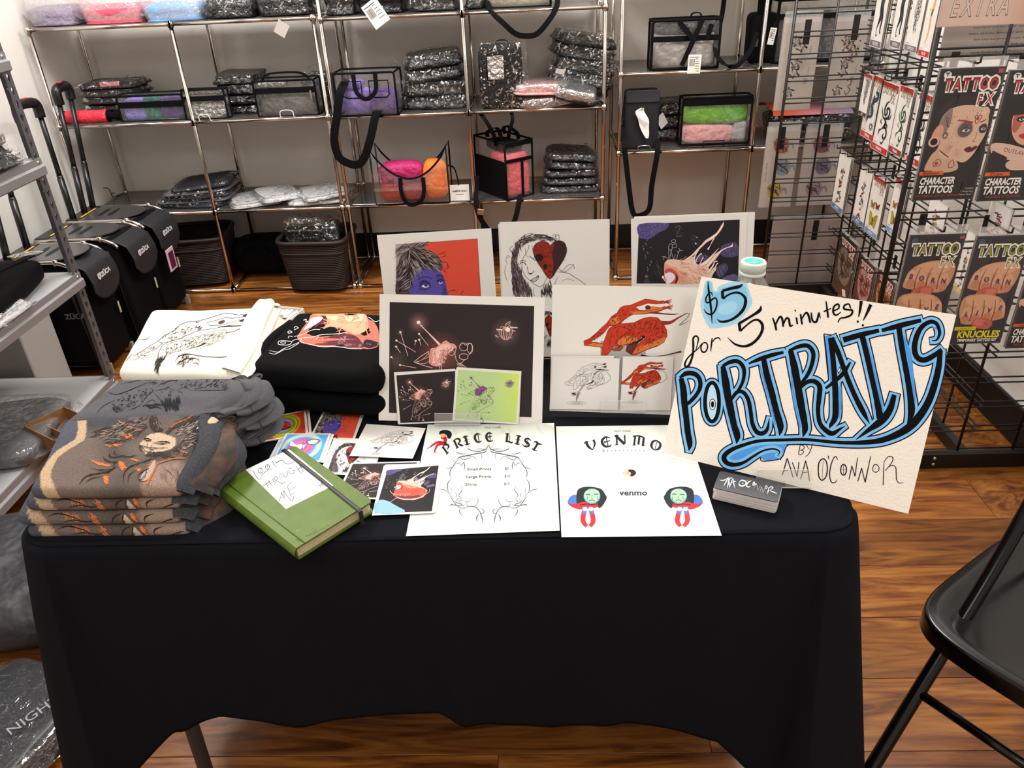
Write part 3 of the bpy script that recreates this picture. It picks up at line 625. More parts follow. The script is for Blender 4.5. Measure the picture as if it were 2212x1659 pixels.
# pouch with tissue
L_, w_, h_ = fp(1346, 1420, 318, ZE, 193, 3.6)
pp = thing('tall_pouch', 'tall navy black pouch with a white tissue sticking out, on the right unit', 'pouch', (L_[0], 3.62, ZE))
slab(MB(TR(L_[0], 3.62, ZE)), w_, .09, h_, 7, .003, e=.25, e2=.15).build('body', mat('navy_black_nylon', '#0f1119', .7, bump=(500, .3, 2, .001)), pp)
MB().box(L_[0] - w_ * .46, L_[0] + w_ * .46, 3.57, 3.575, ZE + h_ * .8, ZE + h_ * 1.0, ch=.002).build('flap', mat('dark_grey_nylon', '#2b2d36', .6), pp)
nz = Noise(2); tp = [hy(1388, 232, 3.56), hy(1382, 240, 3.565), hy(1390, 258, 3.56), hy(1392, 275, 3.56), hy(1398, 298, 3.56)]
MB().grid(lambda u, v: tuple(np.array(spline(tp, 4)[min(16, int(v * 16))]) + np.array([(u - .5) * (.012 + .035 * math.sin(PI * v) ** .7), -.008 * nz(u * 8, v * 6), .006 * nz(u * 5, v * 4, 3)])), 8, 16).build('tissue', mat('white_tissue', '#f2efea', .8), pp)
hang([hy(1345, 270, 3.6), hy(1348, 310, 3.53), hy(1350, 330, 3.515), hy(1358, 400, 3.51), hy(1366, 455, 3.51), hy(1378, 466, 3.51), hy(1402, 452, 3.51), hy(1408, 400, 3.51), hy(1420, 330, 3.515), hy(1420, 300, 3.56)], .024, parent=pp, side=(1, 0, 0))
MB().strap([(L_[0] - w_ * .5, 3.6, ZE + h_ * .9), (L_[0] - w_ * .56, 3.6, ZE + h_ * .5), (L_[0] - w_ * .5, 3.6, ZE + h_ * .35)], .015, .003, (0, 1, 0)).build('side_loop', BLACKFAB, pp)
wire_stand('silver wire stand under the tall navy pouch', (L_[0] + .01, 3.56, ZE), .055, .02, CHROME, dep=.03)
P = hy(1424, 250, 3.64); price_tag('white hang tag turned sideways behind the tall navy pouch', tuple(P), .045, .06, 0, .5, ry=-.6, lines=False)
L_, w_, h_ = fp(1468, 1613, 312, ZE, 212, 3.6)
gp = pouch('clear zip pouch of lime green and pale pink tissue on a black wire stand', 'pouch', (L_[0], 3.62, ZE + .006), w_, h_, .08, fill=[(.0, .97, .42, .86, col_fab('lime_tissue', '#6cc21a', .6)), (.02, .8, 0, .45, col_fab('pale_pink_tissue', '#f4b7bb', .6)), (.75, .98, 0, .5, wht)], band=.84, bandh=.03, film=clear('wet_vinyl', gloss=.2, bump=(12, .7), milk=.03, rough=.04))
ws = thing('display_stand', 'black wire display stand below the green and pink pouch', 'stand', (L_[0], 3.57, ZE))
MB().tube([(L_[0] - w_ / 2, 3.56, ZE + .004), (L_[0] + w_ / 2 + .02, 3.56, ZE + .004), (L_[0] + w_ / 2 + .03, 3.6, ZE + .004)], .003, 6).tube([(L_[0] - w_ * .18, 3.558, ZE + .003), (L_[0] - w_ * .18, 3.553, ZE + .03), (L_[0] + w_ * .12, 3.553, ZE + .03), (L_[0] + w_ * .12, 3.558, ZE + .003)], .003, 6).build('wire', BLACKMET, ws)
for k in range(3):
    q = hy(1452, 270, 3.76); wrapped(['lowest', 'middle', 'topmost'][k] + ' wrapped black bag half hidden behind the green and pink pouch', (q[0] + .05, 3.8, ZE + .058 * k), .3 - .02 * k, .2, .055, WRAPB, 130 + k, 1, group='wrapped black bags behind the green and pink pouch')
a = hy(1668, 250, 3.6); b = hy(1840, 245, 3.6)
fb = thing('folded_fabric', 'folded orange to lilac fabric lying on black fabric behind the wire panel', 'fabric', ((a[0] + b[0]) / 2, 3.7, .738))
nz = Noise(33)
def fcol(u, v):
    c0 = np.array(lin('#c8502c')); c1 = np.array(lin('#8d7c99')); k = min(1, max(0, u * 1.2 - .15)); return tuple(c0 * (1 - k) + c1 * k)
MB().grid(lambda u, v: (a[0] + (min(b[0], 1.47) - a[0]) * u, 3.58 + .26 * v, .738 + (.024 + .008 * nz(u * 9, v * 6)) * math.sin(PI * min(1, v * 1.0 + .0)) ** .35 + .003), 40, 14, colfn=fcol).build('cloth', mat('faded_cloth', rough=.8, attr=True), fb)
wrapped('black wrapped bundle under the orange fabric behind the wire panel', ((a[0] + 1.45) / 2, 3.71, ZE), 1.42 - a[0], .26, .115, WRAPB, 140, 4)
# --- floor below: baskets, dark bag
wick = bpy.data.materials.new('brown_wicker'); wick.use_nodes = True
MATS['wick'] = wick
b_ = wick.node_tree.nodes['Principled BSDF']; b_.inputs['Base Color'].default_value = (*lin('#21130f'), 1); b_.inputs['Roughness'].default_value = .55
def basket(label, c, w, d, h, rz=0, t_=.86):
    t = thing('wicker_basket', label, 'basket', c, rz); T = TR(*c, rz)
    n = 72; rows = 26
    def ring(k, ph, rr):
        z = .006 + (h - .012) * k / rows; s = t_ + (1 - t_) * k / rows; P = []
        for i in range(n):
            a = 2 * PI * (i + .5) / n; f = lambda x: math.copysign(abs(x) ** .35, x)
            o_ = 1 + .012 * math.cos(n / 2 * a + ph)
            P.append((w / 2 * s * f(math.cos(a)) * o_, d / 2 * s * f(math.sin(a)) * o_, z))
        return P
    mb = MB(T)
    for k in range(rows + 1):
        mb.tube(ring(k, PI * (k % 2), 0), h / rows * .52, 5, closed=True)
    mb.build('weave', wick, t, kind='stuff')
    mb = MB(T); mb.tube(ring(rows, 0, 0), .011, 8, closed=True).build('rim', wick, t)
    MB(T).tube(ring(int(rows * .8), 0, 0), .007, 6, closed=True).build('band', wick, t)
    mb = MB(T); s = t_; mb.box(-w / 2 * s * .92, w / 2 * s * .92, -d / 2 * s * .92, d / 2 * s * .92, .003, .01); mb.build('bottom', wick, t)
    return t
c1 = (-1.74, 3.72, .022); basket('dark brown wicker basket in the left, behind the rolling bags', c1, .36, .30, .24, .12)
slab(MB(TR(-1.74, 3.72, .14)), .27, .22, .07, 6, .01).build('bag_liner', WRAPB, None); q = [o for o in bpy.data.objects if o.name.startswith('bag_liner')][-1]; tag(q, 'black plastic wrapped goods lying inside the left basket', 'bag')
c2 = (-1.075, 3.54, 0.001)
c2 = (-1.075, 3.6, 0.022); basket('dark brown wicker basket holding a clear wrapped item, under the mid post', c2, .335, .29, .25, -.05, .84)
wrapped('clear bagged black purse standing in the right wicker basket', (-1.12, 3.6, .12), .2, .14, .19, WRAPB, 150, 2, fin=True, puff=1.15)
wrapped('black wrapped pouch at the right side inside the wicker basket', (-.99, 3.6, .12), .08, .15, .2, WRAPB, 152, 2, fin=False)
db2 = thing('black_duffel', 'soft black bag on the floor between the two wicker baskets', 'bag', (-1.42, 3.8, .022))
slab(MB(TR(-1.42, 3.8, .022)), .3, .2, .18, 160, .01, e=.5, e2=.5).build('body', BLACKFAB, db2)
MB().strap(spline([(-1.5, 3.7, .15), (-1.46, 3.69, .19), (-1.4, 3.69, .19), (-1.36, 3.7, .15)], 4), .02, .003, (0, 1, 0)).build('handle', BLACKFAB, db2)
# ------------------------------------------------------------------ folding table and black cloth
TZ = .745; TX0, TX1, TY0, TY1 = -.760, .436, .818, 1.428
tab = thing('folding_table', 'folding table with grey tube legs hidden under the black cloth', 'table', ((TX0 + TX1) / 2, (TY0 + TY1) / 2, 0))
MB().box(TX0 + .006, TX1 - .006, TY0 + .006, TY1 - .006, .705, .738, ch=.008).build('tabletop', mat('speckled_plastic', '#9a9893', .6), tab)
greyt = mat('grey_tube', '#4a4a4c', .4)
for sx, xx in ((1, TX0 + .06), (-1, TX1 - .03)):
    MB().tube([(xx, TY0 + .17, .70), (xx + .02 * sx, TY0 + .10, .01)], .0135, 12).build('leg', greyt, tab)
    MB().tube([(xx, TY1 - .09, .70), (xx, TY1 - .07, .01)], .0135, 12).build('leg', greyt, tab)
    MB().tube([(xx, TY0 + .12, .25), (xx, TY1 - .075, .25)], .011, 10).build('crossbar', greyt, tab)
    MB().tube([(xx, (TY0 + TY1) / 2, .26), (xx + .25 * sx, (TY0 + TY1) / 2, .69)], .009, 8).build('brace', greyt, tab)
clothm = mat('black_tablecloth', '#121318', .9, bump=(1400, .3, 2, .0006), spec=.08)
def hemz(s_, side):
    if side == 'front': return float(np.interp(s_, [-.80, -.73, -.62, -.54, -.45, -.32, -.18, -.14, 0, .12, .27, .33, .40, .50], [.10, .25, .352, .378, .358, .366, .380, .357, .335, .354, .322, .25, .12, .08]))
    return .3
def cloth():
    r = .05; P = []; seg = []
    def arc(cx, cy, a0, a1, n, side):
        for i in range(n): a = a0 + (a1 - a0) * i / n; P.append((cx + r * math.cos(a), cy + r * math.sin(a), math.cos(a), math.sin(a), side))
    def line(x0, y0, x1, y1, nx, ny, n, side):
        for i in range(n): t = i / n; P.append((x0 + (x1 - x0) * t, y0 + (y1 - y0) * t, nx, ny, side))
    arc(TX0 + r, TY0 + r, PI, 1.5 * PI, 26, 'cl'); line(TX0 + r, TY0, TX1 - r, TY0, 0, -1, 190, 'front'); arc(TX1 - r, TY0 + r, -PI / 2, 0, 26, 'cr')
    line(TX1, TY0 + r, TX1, TY1 - r, 1, 0, 60, 'r'); arc(TX1 - r, TY1 - r, 0, PI / 2, 12, 'b'); line(TX1 - r, TY1, TX0 + r, TY1, 0, 1, 60, 'b'); arc(TX0 + r, TY1 - r, PI / 2, PI, 12, 'b'); line(TX0, TY1 - r, TX0, TY0 + r, -1, 0, 60, 'l')
    n = len(P); NV = 44; V = []; F = []
    nz = Noise(77)
    for j in range(NV + 1):
        t = j / NV
        for i, (x, y, nx, ny, side) in enumerate(P):
            if side == 'front': hz_ = hemz(x, 'front')
            elif side == 'cl': hz_ = float(np.interp(math.atan2(-ny, -nx), [0, PI / 4, PI / 2], [.2, .06, .235]))
            elif side == 'cr': hz_ = float(np.interp(math.atan2(-ny, nx), [0, PI / 4, PI / 2], [.2, .05, .13]))
            elif side in 'lr': hz_ = .2 + .1 * min(1, (y - TY0) * 3)
            else: hz_ = .25
            er = .014
            L = .747 - hz_; s = t * L
            if s < er * 1.5: 
                a = s / er; o = er * math.sin(min(a, PI / 2)); z = .747 - er * (1 - math.cos(min(a, PI / 2)))
            else: o = er; z = .747 - s
            o -= er * .6
            g = s / .5
            cor = 1 if side in ('cl', 'cr') else 0
            dl = min(abs(x - TX0), abs(x - TX1)); 
            near = math.exp(-((x - (TX0 + .02)) / .09) ** 2) + math.exp(-((x - (TX1 - .02)) / .10) ** 2) if side == 'front' else (math.exp(-((y - TY0) / .1) ** 2) if side in 'lr' else 0)
            o += g * (.095 * cor + .05 * near * (1 - cor) if True else 0)
            if side == 'front':
                for (c, wd, am, sl) in ((-.47, .035, .022, .16), (-.60, .02, .02, .0), (-.16, .022, .020, .05), (.10, .03, .012, -.02), (.25, .05, .02, .03), (-.30, .08, -.012, .1), (.0, .09, -.01, 0), (.36, .03, -.02, .05)):
                    o += am * .6 * g * math.exp(-(((x - c - sl * g * .5)) / wd) ** 2)
                o += .003 * nz(x * 9, s * 5) * min(1, g * 4)
            else: o += g * .018 * math.sin((x * 5 + y * 31)) + .004 * nz(x * 9, y * 9, s * 4) * min(1, g * 4)
            V.append((x + nx * o, y + ny * o, z))
    for j in range(NV):
        for i in range(n): F.append((j * n + i, j * n + (i + 1) % n, (j + 1) * n + (i + 1) % n, (j + 1) * n + i))
    mb = MB(); mb.add(V, [f[::-1] for f in F], 0, True)
    # top sheet with faint press creases
    nx_, ny_ = 90, 50; T = []; TF = []
    for j in range(ny_ + 1):
        for i in range(nx_ + 1):
            x = TX0 - .002 + (TX1 - TX0 + .004) * i / nx_; y = TY0 - .002 + (TY1 - TY0 + .004) * j / ny_
            dx = max(TX0 + r - x, x - (TX1 - r), 0); dy = max(TY0 + r - y, y - (TY1 - r), 0); d = math.hypot(dx, dy)
            if d > r and dx > 0 and dy > 0: k = r / d; x = (TX0 + r - dx * k) if x < 0 else (TX1 - r + dx * k); y = (TY0 + r - dy * k) if y < 1.1 else (TY1 - r + dy * k)
            T.append((x, y, .7462 + .0006 * nz(x * 8, y * 8) * (1 if 2 < i < nx_ - 2 and 2 < j < ny_ - 2 else 0)))
    for j in range(ny_):
        for i in range(nx_): q = j * (nx_ + 1) + i; TF.append((q, q + 1, q + nx_ + 2, q + nx_ + 1))
    mb.add(T, TF, 0, True)
    o = mb.build('tablecloth', clothm); m = o.modifiers.new('s', 'SOLIDIFY'); m.thickness = .0012; m.offset = -1
    return tag(o, 'long black cloth draped over the folding table down to a wavy hem', 'tablecloth')
cloth()
CZ = .7475
# ------------------------------------------------------------------ slotted steel rack on the left
STEEL = mat('grey_painted_steel', '#8d8d90', .42, metal=.35)
STEELD = mat('dark_slotted_steel', '#6c6c71', .4, metal=.5)
rk = thing('metal_rack', 'grey steel rack with slotted angle posts at the left, in front of the rolling bags', 'rack', (-1.83, 1.9, 0))
def slotted(x, y, sx, sy, z1, name='post'):
    """L-angle with keyhole slots; flanges run towards +sx and +sy from the corner"""
    mb = MB(); w, p = .036, .0385; n = 10
    for (ux, uy) in ((sx, 0), (0, sy)):
        k = 0; z = .0
        while z < z1:
            V = []; F = []
            for i in range(n):
                a = 2 * PI * (i + .5) / n
                c_, s_ = math.cos(a), math.sin(a); q = 1 / max(abs(c_), abs(s_))
                V.append((x + ux * (w / 2 + w / 2 * c_ * q) * 1.0, y + uy * (w / 2 + w / 2 * c_ * q), z + p / 2 + p / 2 * s_ * q))
            for i in range(n):
                a = 2 * PI * (i + .5) / n
                r_ = .0085 if math.sin(a) > -.2 else .005
                V.append((x + ux * (w / 2 + r_ * math.cos(a)), y + uy * (w / 2 + r_ * math.cos(a)), z + p / 2 + .002 + (.011 if math.sin(a) > 0 else .012) * math.sin(a)))
            for i in range(n): F.append((i, (i + 1) % n, n + (i + 1) % n, n + i))
            # square corners
            mb.add(V, F)
            for (ca, cb) in ((0, 0), (1, 0), (0, 1), (1, 1)):
                cx_, cy_, cz_ = x + ux * w * ca, y + uy * w * ca, z + p * cb
                i0 = {(1, 1): (0, 1), (0, 1): (3, 4), (0, 0): (5, 6), (1, 0): (8, 9)}[(ca, cb)]
                mb.add([V[i0[0]], (cx_, cy_, cz_), V[i0[1]]], [(0, 1, 2)])
            z += p
    o = mb.build(name, STEELD, rk); m = o.modifiers.new('s', 'SOLIDIFY'); m.thickness = .0018; m.offset = 0
    return o
RX0, RX1, RY0, RY1 = -2.13, -1.55, 1.25, 2.41
for (x, y, sx, sy) in ((RX1, RY1, -1, -1), (RX0, RY1, 1, -1), (RX1, RY0, -1, 1), (RX0, RY0, 1, 1)): slotted(x, y, sx, sy, 1.9)
for z in (.155, .557, .938, 1.245, 1.6):
    MB().box(RX0 + .002, RX1 - .003, RY0 + .002, RY1 - .003, z - .012, z, ch=.001).build('shelf_board', mat('light_grey_board', '#a9a9ab', .5), rk)
    for x, s_ in ((RX1, -1), (RX0, 1)):
        pr = [(0, 0), (.005, 0), (.005, -.02), (.012, -.026), (.012, -.05), (.003, -.056), (0, -.056)]
        MB().prism([(p[0] * -s_, p[1]) for p in pr], RY0, RY1, axes=((1, 0, 0), (0, 0, 1), (0, 1, 0)), o=(x + .002 * s_, 0, z)).build('beam', STEEL, rk)
    for y, s_ in ((RY1, -1), (RY0, 1)):
        MB().box(RX0, RX1, y - (.006 if s_ > 0 else 0) , y + (.006 if s_ < 0 else 0), z - .05, z - .002, ch=.001).build('end_beam', STEEL, rk)
    for dz in (-.012, -.042):
        mb = MB(TR(RX1 + .001, RY1 - .018, z + dz, 0, 0, PI / 2)); mb.lathe([(.006, 0), (.006, .003), (.003, .005), (0, .0055)], (0, 0, 0), 10).build('bolt', CHROME, rk)
# items on the rack
t = thing('black_case', 'flat black nylon bag with an oval clear window on the middle steel shelf', 'bag', (-1.75, 2.1, .558))
slab(MB(TR(-1.78, 2.13, .558, .15)), .40, .46, .075, 201, .008, 0, e=.3, e2=.4).build('body', BLACKFAB, t)
q = hz(55, 550, .63)
MB(TR(q[0], q[1], .632, .4)).grid(lambda u, v: ((.055 * v) * math.cos(2 * PI * u), (.022 * v) * math.sin(2 * PI * u), .006 * (1 - v * v)), 24, 4, wrapu=True).build('oval_window', silver, t)
MB(TR(-1.70, 2.18, .63)).strap([(-.05, -.2, .004), (0, 0, .006), (.03, .2, .0)], .03, .004, (1, 0, 0)).build('strap', BLACKFAB, t)
q = hz(20, 635, .557); t = thing('shoe_insole', 'black padded loop lying at the front of the middle steel shelf', 'pad', (q[0], q[1], .558))
MB(TR(q[0] - .05, q[1], .558, .3)).grid(lambda u, v: (.10 * math.cos(2 * PI * u) * (1 if v < .5 else (2 - 2 * v)) , .045 * math.sin(2 * PI * u) * (1 if v < .5 else 2 - 2 * v), .03 * min(1, v * 2)), 28, 4, wrapu=True).build('pad', BLACKFAB, t)
q = hz(20, 690, .557); wrapped('crumpled clear bag at the left end of the middle steel shelf', (q[0] - .05, q[1], .558), .14, .2, .03, wht, 205, 1)
q = hz(45, 375, .94); 
for k in range(3): wrapped(['lower', 'middle', 'upper'][k] + ' clear wrapped dark bag on the steel shelf in front of the trolley handles', (-1.735, 2.16, .942 + .03 * k), .36 - .03 * k, .40, .028, mat('dark_shiny_goods', '#1a1a1d', .3, bump=(30, .9, 3, .02)), 210 + k, 1, rz=.05 * k, ry=.03 * k, film=PKT if k == 2 else None)
for k, (x, y, w_, d_, h_, lb) in enumerate(((-1.80, 1.93, .5, .36, .06, 'wide black garment in a clear bag on the bottom steel shelf'), (-1.86, 1.66, .42, .26, .085, 'bulky black garment in a clear bag, front left on the bottom steel shelf'))):
    wrapped(lb, (x, y + .05, .158), w_, d_, h_, mat('black_grey_garment', '#26262c', .6, bump=(16, .8, 3, .03)), 220 + k, 1, rz=.1, name='bagged_garment', cat='garment', film=clear('soft_film', gloss=.1, bump=(18, 1.0), milk=.10, rough=.1))
wrapped('small black wrapped bag on the upper steel shelf at the left edge', (-1.75, 2.15, 1.248), .36, .35, .05, WRAPB, 226, 1)
# white box behind, cardboard box by the table
q = hz(30, 790, .0)
o = MB().box(-2.1, -1.88, 2.46, 2.66, 0, .42, ch=.004).build('white_carton', mat('white_carton_board', '#a8a5a2', .8)); tag(o, 'plain pale carton standing on the floor behind the steel rack', 'box')
kraft = mat('kraft_cardboard', '#8f6439', .85, noise=(30, '#7d5530'))
def openbox(c, w, d, h, rz, t_, zb=0.0):
    T = TR(*c, rz)
    for (x0, x1, y0, y1) in ((-w / 2, w / 2, -d / 2, -d / 2 + .003), (-w / 2, w / 2, d / 2 - .003, d / 2), (-w / 2, -w / 2 + .003, -d / 2, d / 2), (w / 2 - .003, w / 2, -d / 2, d / 2)):
        MB(T).box(x0, x1, y0, y1, 0, h).build('side', kraft, t_)
    MB(T).box(-w / 2, w / 2, -d / 2, d / 2, 0, .003).build('bottom', kraft, t_)
    MB(T).box(-w / 2 + .01, w / 2 - .01, -d * .1, -d * .1 + .003, .01, h * .7).build('divider', kraft, t_)
cbx = thing('cardboard_box', 'small open brown cardboard box between the steel rack and the printed shirts', 'box', (-1.49, 1.97, .157), rz=-.55)
openbox((-1.49, 1.97, .157), .17, .13, .075, -.55, cbx)
# floor goods at the lower left
t = thing('grey_duffel', 'large soft dark grey bag slumped on the floor at the lower left', 'bag', (-1.33, 1.47, 0))
slab(MB(TR(-1.33, 1.47, 0, .1)), .62, .44, .16, 230, .012, 0, e=.5, e2=.55, fq=7, nu=60, nv=20).build('body', mat('dark_grey_nylon_shell', '#2f2f33', .6, bump=(9, .9, 3, .05)), t)
for k in range(3):
    wrapped(['lowest', 'middle', 'topmost'][k] + ' dark packet in clear plastic of the pile on the floor at the lower left', (-1.20 + .01 * k, 1.02, .022 * k), .26, .34, .021, mat('slate_print', '#232a33', .35), 240 + k, 1, rz=-.35 + .04 * k, name='flat_packet', cat='packet', film=clear('tight_film', gloss=.2, bump=(22, .6), milk=.02, rough=.05))
    lastp = [o for o in bpy.data.objects if o.name.startswith('flat_packet')][-1]
text_mesh('NIGHT', .035, TR(-1.10, 1.05, .074, .95), mat('grey_ink', '#9aa0a6', .6), 'print', lastp)
# ------------------------------------------------------------------ rolling bags
zf = mat('zipper_dark', '#050506', .6)
for k, (ya, yb, hp1, hp2, top, lb) in enumerate((
        (3.20, 3.42, ((125, 200), (185, 455)), ((150, 188), (205, 450)), 1, 'black rolling bag with a raised handle and brushed seat, farthest back by the chrome shelves'),
        (2.955, 3.17, ((39, 235), (127, 500)), ((83, 226), (165, 480)), 1, 'black rolling bag with a raised handle and brushed seat, second from the chrome shelves'),
        (2.70, 2.915, ((-60, 260), (13, 542)), ((-25, 250), (62, 532)), 1, 'black rolling bag directly behind the slotted steel post'))):
    t = thing('rolling_bag', lb, 'rolling bag', (-1.83, (ya + yb) / 2, 0)); xa = -2.03; xb = -1.74 if k == 2 else -1.695
    nz = Noise(300 + k)
    def body(u, v):
        x, y, z = SQ(u, v, xb - xa, yb - ya + .02, .45, .22, .16)
        s = 1 - .10 * max(0, (z / .45 + .5)) if x > 0 else 1
        return ((xa + xb) / 2 + x * s + .003 * nz(x * 12, y * 12, z * 9), (ya + yb) / 2 + y + .003 * nz(x * 9, y * 9, z * 12, 1.2), z + .225 + .03)
    MB().grid(body, 48, 24, wrapu=True).build('body', BLACKFAB, t)
    MB().tube([(xa + .03, ya - .012, .05), (xb - .03, ya - .012, .05), (xb - .05, ya - .012, .44), (xa + .02, ya - .012, .46)], .006, 6, closed=True).build('edge_piping', BLACKPLA, t)
    for yy in (ya, yb):
        MB().tube(spline([(xa - .01, yy, .485), (xa + .16, yy, .486), (xb - .08, yy, .485), (xb - .03, yy, .468), (xb - .01, yy, .45)], 5), .0085, 10).tube([(xb - .075, yy, .473), (xb - .075, yy, .498)], .011, 8).build('frame_tube', CHROME, t)
    seat = mat('brushed_aluminium_seat', '#77777a', .3, metal=.8, bump=(6, .05))
    y0, y1 = ya + .008, yb - .008; pts = []
    ym = (ya + yb) / 2; hw = (y1 - y0) / 2
    poly = [(xa + .045, y0), (xa + .17, y0)] + [(xa + .17 + .115 * math.sin(a), ym - hw * math.cos(a)) for a in np.linspace(.08, PI - .08, 14)] + [(xa + .17, y1), (xa + .045, y1)]
    MB().prism(poly, .490, .494).build('seat_plate', seat, t)
    for dx in (-.022, .022):
        sl = [(xa + .13 + dx + .011 * math.sin(a) * (1 if dx > 0 else 1), ym + .055 * math.cos(a)) for a in np.linspace(0, 2 * PI, 16, endpoint=False)]
        MB().prism(sl, .4942, .4950).build('seat_slot', zf, t)
    MB().box(xa - .015, xa + .045, y0 + .0, y1, .483, .496, ch=.003).build('handle_base', BLACKPLA, t)
    MB().box(xa + .036, xa + .044, y0 + .03, y1 - .04, .496, .4975).build('yellow_strip', mat('amber_strip', '#d8a544', .5), t)
    # flap
    def flap(u, v):
        a = v * .27; yw = (u - .5) * (yb - ya) * (.92 - (.35 * max(0, v - .72)) / .28 * abs(u - .5) * 0)
        if a < .10: x = xb - .10 + a * 1.0; z = .482 - a * .18 
        else: b = a - .10; x = xb + .012 + .022 * min(1, b / .08); z = .464 - b * .92
        if a >= .07 and a < .13: q = (a - .07) / .06; x = (xb - .03) * (1 - q) + (xb + .022) * q; z = .472 - .03 * q
        rnd = max(0, v - .8) / .2; z += .05 * rnd * (abs(u - .5) * 2) ** 3
        return (x + .003 * nz(u * 4, v * 4), ym + yw, z)
    fo = MB().grid(flap, 16, 26).build('flap', mat('charcoal_nylon', '#1b1b1f', .7, bump=(900, .3, 2, .001)), t); m = fo.modifiers.new('s', 'SOLIDIFY'); m.thickness = .004
    lx = xb + .0405; lz = .405
    TL = Matrix.Translation((lx + .002, ym - .01, lz)) @ Matrix(((0, 0, 1, 0), (1, 0, 0, 0), (0, 1, 0, 0), (0, 0, 0, 1)))
    wi = mat('white_logo_ink', '#dfe0e2', .5)
    sh = [(-.052, .013), (-.030, .013), (-.030, -.004), (-.041, -.014), (-.052, -.004)]
    MB(TL).prism(sh, 0, .0006).build('shield_logo', wi, fo)
    text_mesh('U', .014, TL @ Matrix.Translation((-.041, .002, .0006)), zf, 'logo_text', fo, bold=.0004)
    text_mesh('ZÜCA', .026, TL @ Matrix.Translation((.008, 0, 0)), wi, 'logo_text', fo, bold=.0011)
    # wheels and feet
    for yy in (ya + .01, yb - .01):
        MB(TR(xb - .01, yy - .008, .0, 0)).box(-.012, .012, 0, .016, 0, .05, ch=.003).build('foot', mat('cream_foot', '#8f877b', .5), t)
        MB(TR(xa + .03, yy, .035, 0, PI / 2)).lathe([(0, -.01), (.035, -.01), (.035, .01), (0, .01)], (0, 0, 0), 20).build('wheel', BLACKPLA, t)
    MB().box(xb + .008, xb + .014, yb - .045, yb - .035, .20, .25, ch=.002).build('zip_pull', mat('cream_metal', '#c9c1a8', .4), t)
    # handle
    ps = []
    for (tp, bt) in (hp1, hp2):
        b_ = hx(*bt, xa + .02); a_ = hx(*tp, xa - .0); 
        b_ = np.array([xa + .012, b_[1] - .0, .49]); 
        a_ = np.array([xa + .012 - .02, a_[1], a_[2] - .03]); ps.append((a_, b_))
        mid = b_ * .6 + a_ * .4
        MB().tube([b_, mid], .0135, 8).build('pole', BLACKPLA, t); MB().tube([mid, a_], .011, 8).build('pole', BLACKPLA, t)
        MB().tube([mid - (0, 0, .012), mid + (0, 0, .012)], .0125, 8).build('pole_collar', BLACKPLA, t)
    g0, g1 = ps[0][0], ps[1][0]; up = np.array([0, 0, 1.])
    gp_ = MB().tube(spline([g0 - up * .02, g0 + up * .02, g0 + up * .04 + (g1 - g0) * .15, g1 + up * .04 - (g1 - g0) * .15, g1 + up * .02, g1 - up * .02], 5), .02, 12).build('grip', BLACKPLA, t)
    MB(TR(*((g0 + g1) / 2 + up * .0575), 0)).box(-.008, .008, -.014, .014, 0, .006, ch=.002).build('button', mat('red_button', '#c8252b', .5), gp_)
    if k == 2: text_mesh('ZÜCA', .03, TR(-1.80, ya - .0165, .27, 0, PI / 2), mat('dull_grey_ink', '#6a6a6c', .6), 'logo_text', t, bold=.0008)
P = hx(371, 557, -1.64)
t = thing('photo_card', 'small white edged card with a magenta picture tucked between the rolling bags', 'card', (-1.64, P[1], P[2] - .05)); 
MB().box(-1.645, -1.64, P[1] - .035, P[1] + .035, P[2] - .055, P[2] + .045, ch=.001).build('card', mat('pinkish_card', '#cdb6b8', .6), t); MB().box(-1.64, -1.6392, P[1] - .024, P[1] + .024, P[2] - .045, P[2] + .03).build('picture', mat('plum_ink', '#5c1a3c', .5), t)
# ------------------------------------------------------------------ black folding chair
CA = np.array([.665, .962, 0.43]); cd = np.array([.787, .617, 0]); cs = np.array([.617, -.787, 0])
T = Matrix(((cs[0], cd[0], 0, CA[0]), (cs[1], cd[1], 0, CA[1]), (0, 0, 1, 0), (0, 0, 0, 1)))  # x across, y depth
ch = thing('folding_chair', 'black metal folding chair standing at the right of the table', 'chair', (CA[0] + .2 * (cs[0] + cd[0]), CA[1] + .2 * (cs[1] + cd[1]), 0))
gb = mat('gloss_black_enamel', '#070606', .22, spec=.3, coat=.12, bump=(2.5, .25, 2, .02))
SWD, SDP = .44, .42
def seat(u, v):
    # v: 0 centre .. 1 rim .. down skirt
    a = 2 * PI * u; f = lambda x: math.copysign(abs(x) ** .42, x)
    ex, ey = f(math.cos(a)), f(math.sin(a)); ey2 = ey
    wsc = 1 - .10 * (ey * .5 + .5)
    if v < .78: r_ = v / .78; z = .43 + .000 - .014 * (1 - min(1, (r_ / .86)) ** 3); z += .004 * math.exp(-((r_ - .93) / .05) ** 2)
    else:
        q = (v - .78) / .22; r_ = 1 + .012 * math.sin(min(1, q * 2) * PI / 2); z = .43 + .002 - .034 * q ** 1.3
    return (SWD / 2 + ex * SWD / 2 * r_ * wsc, SDP / 2 + ey * SDP / 2 * r_, z)
MB(T @ Matrix.Translation((-.035, -.045, 0))).grid(seat, 72, 34, wrapu=True).build('seat', gb, ch)
def sp(s_, z, x): return (x, s_, z)
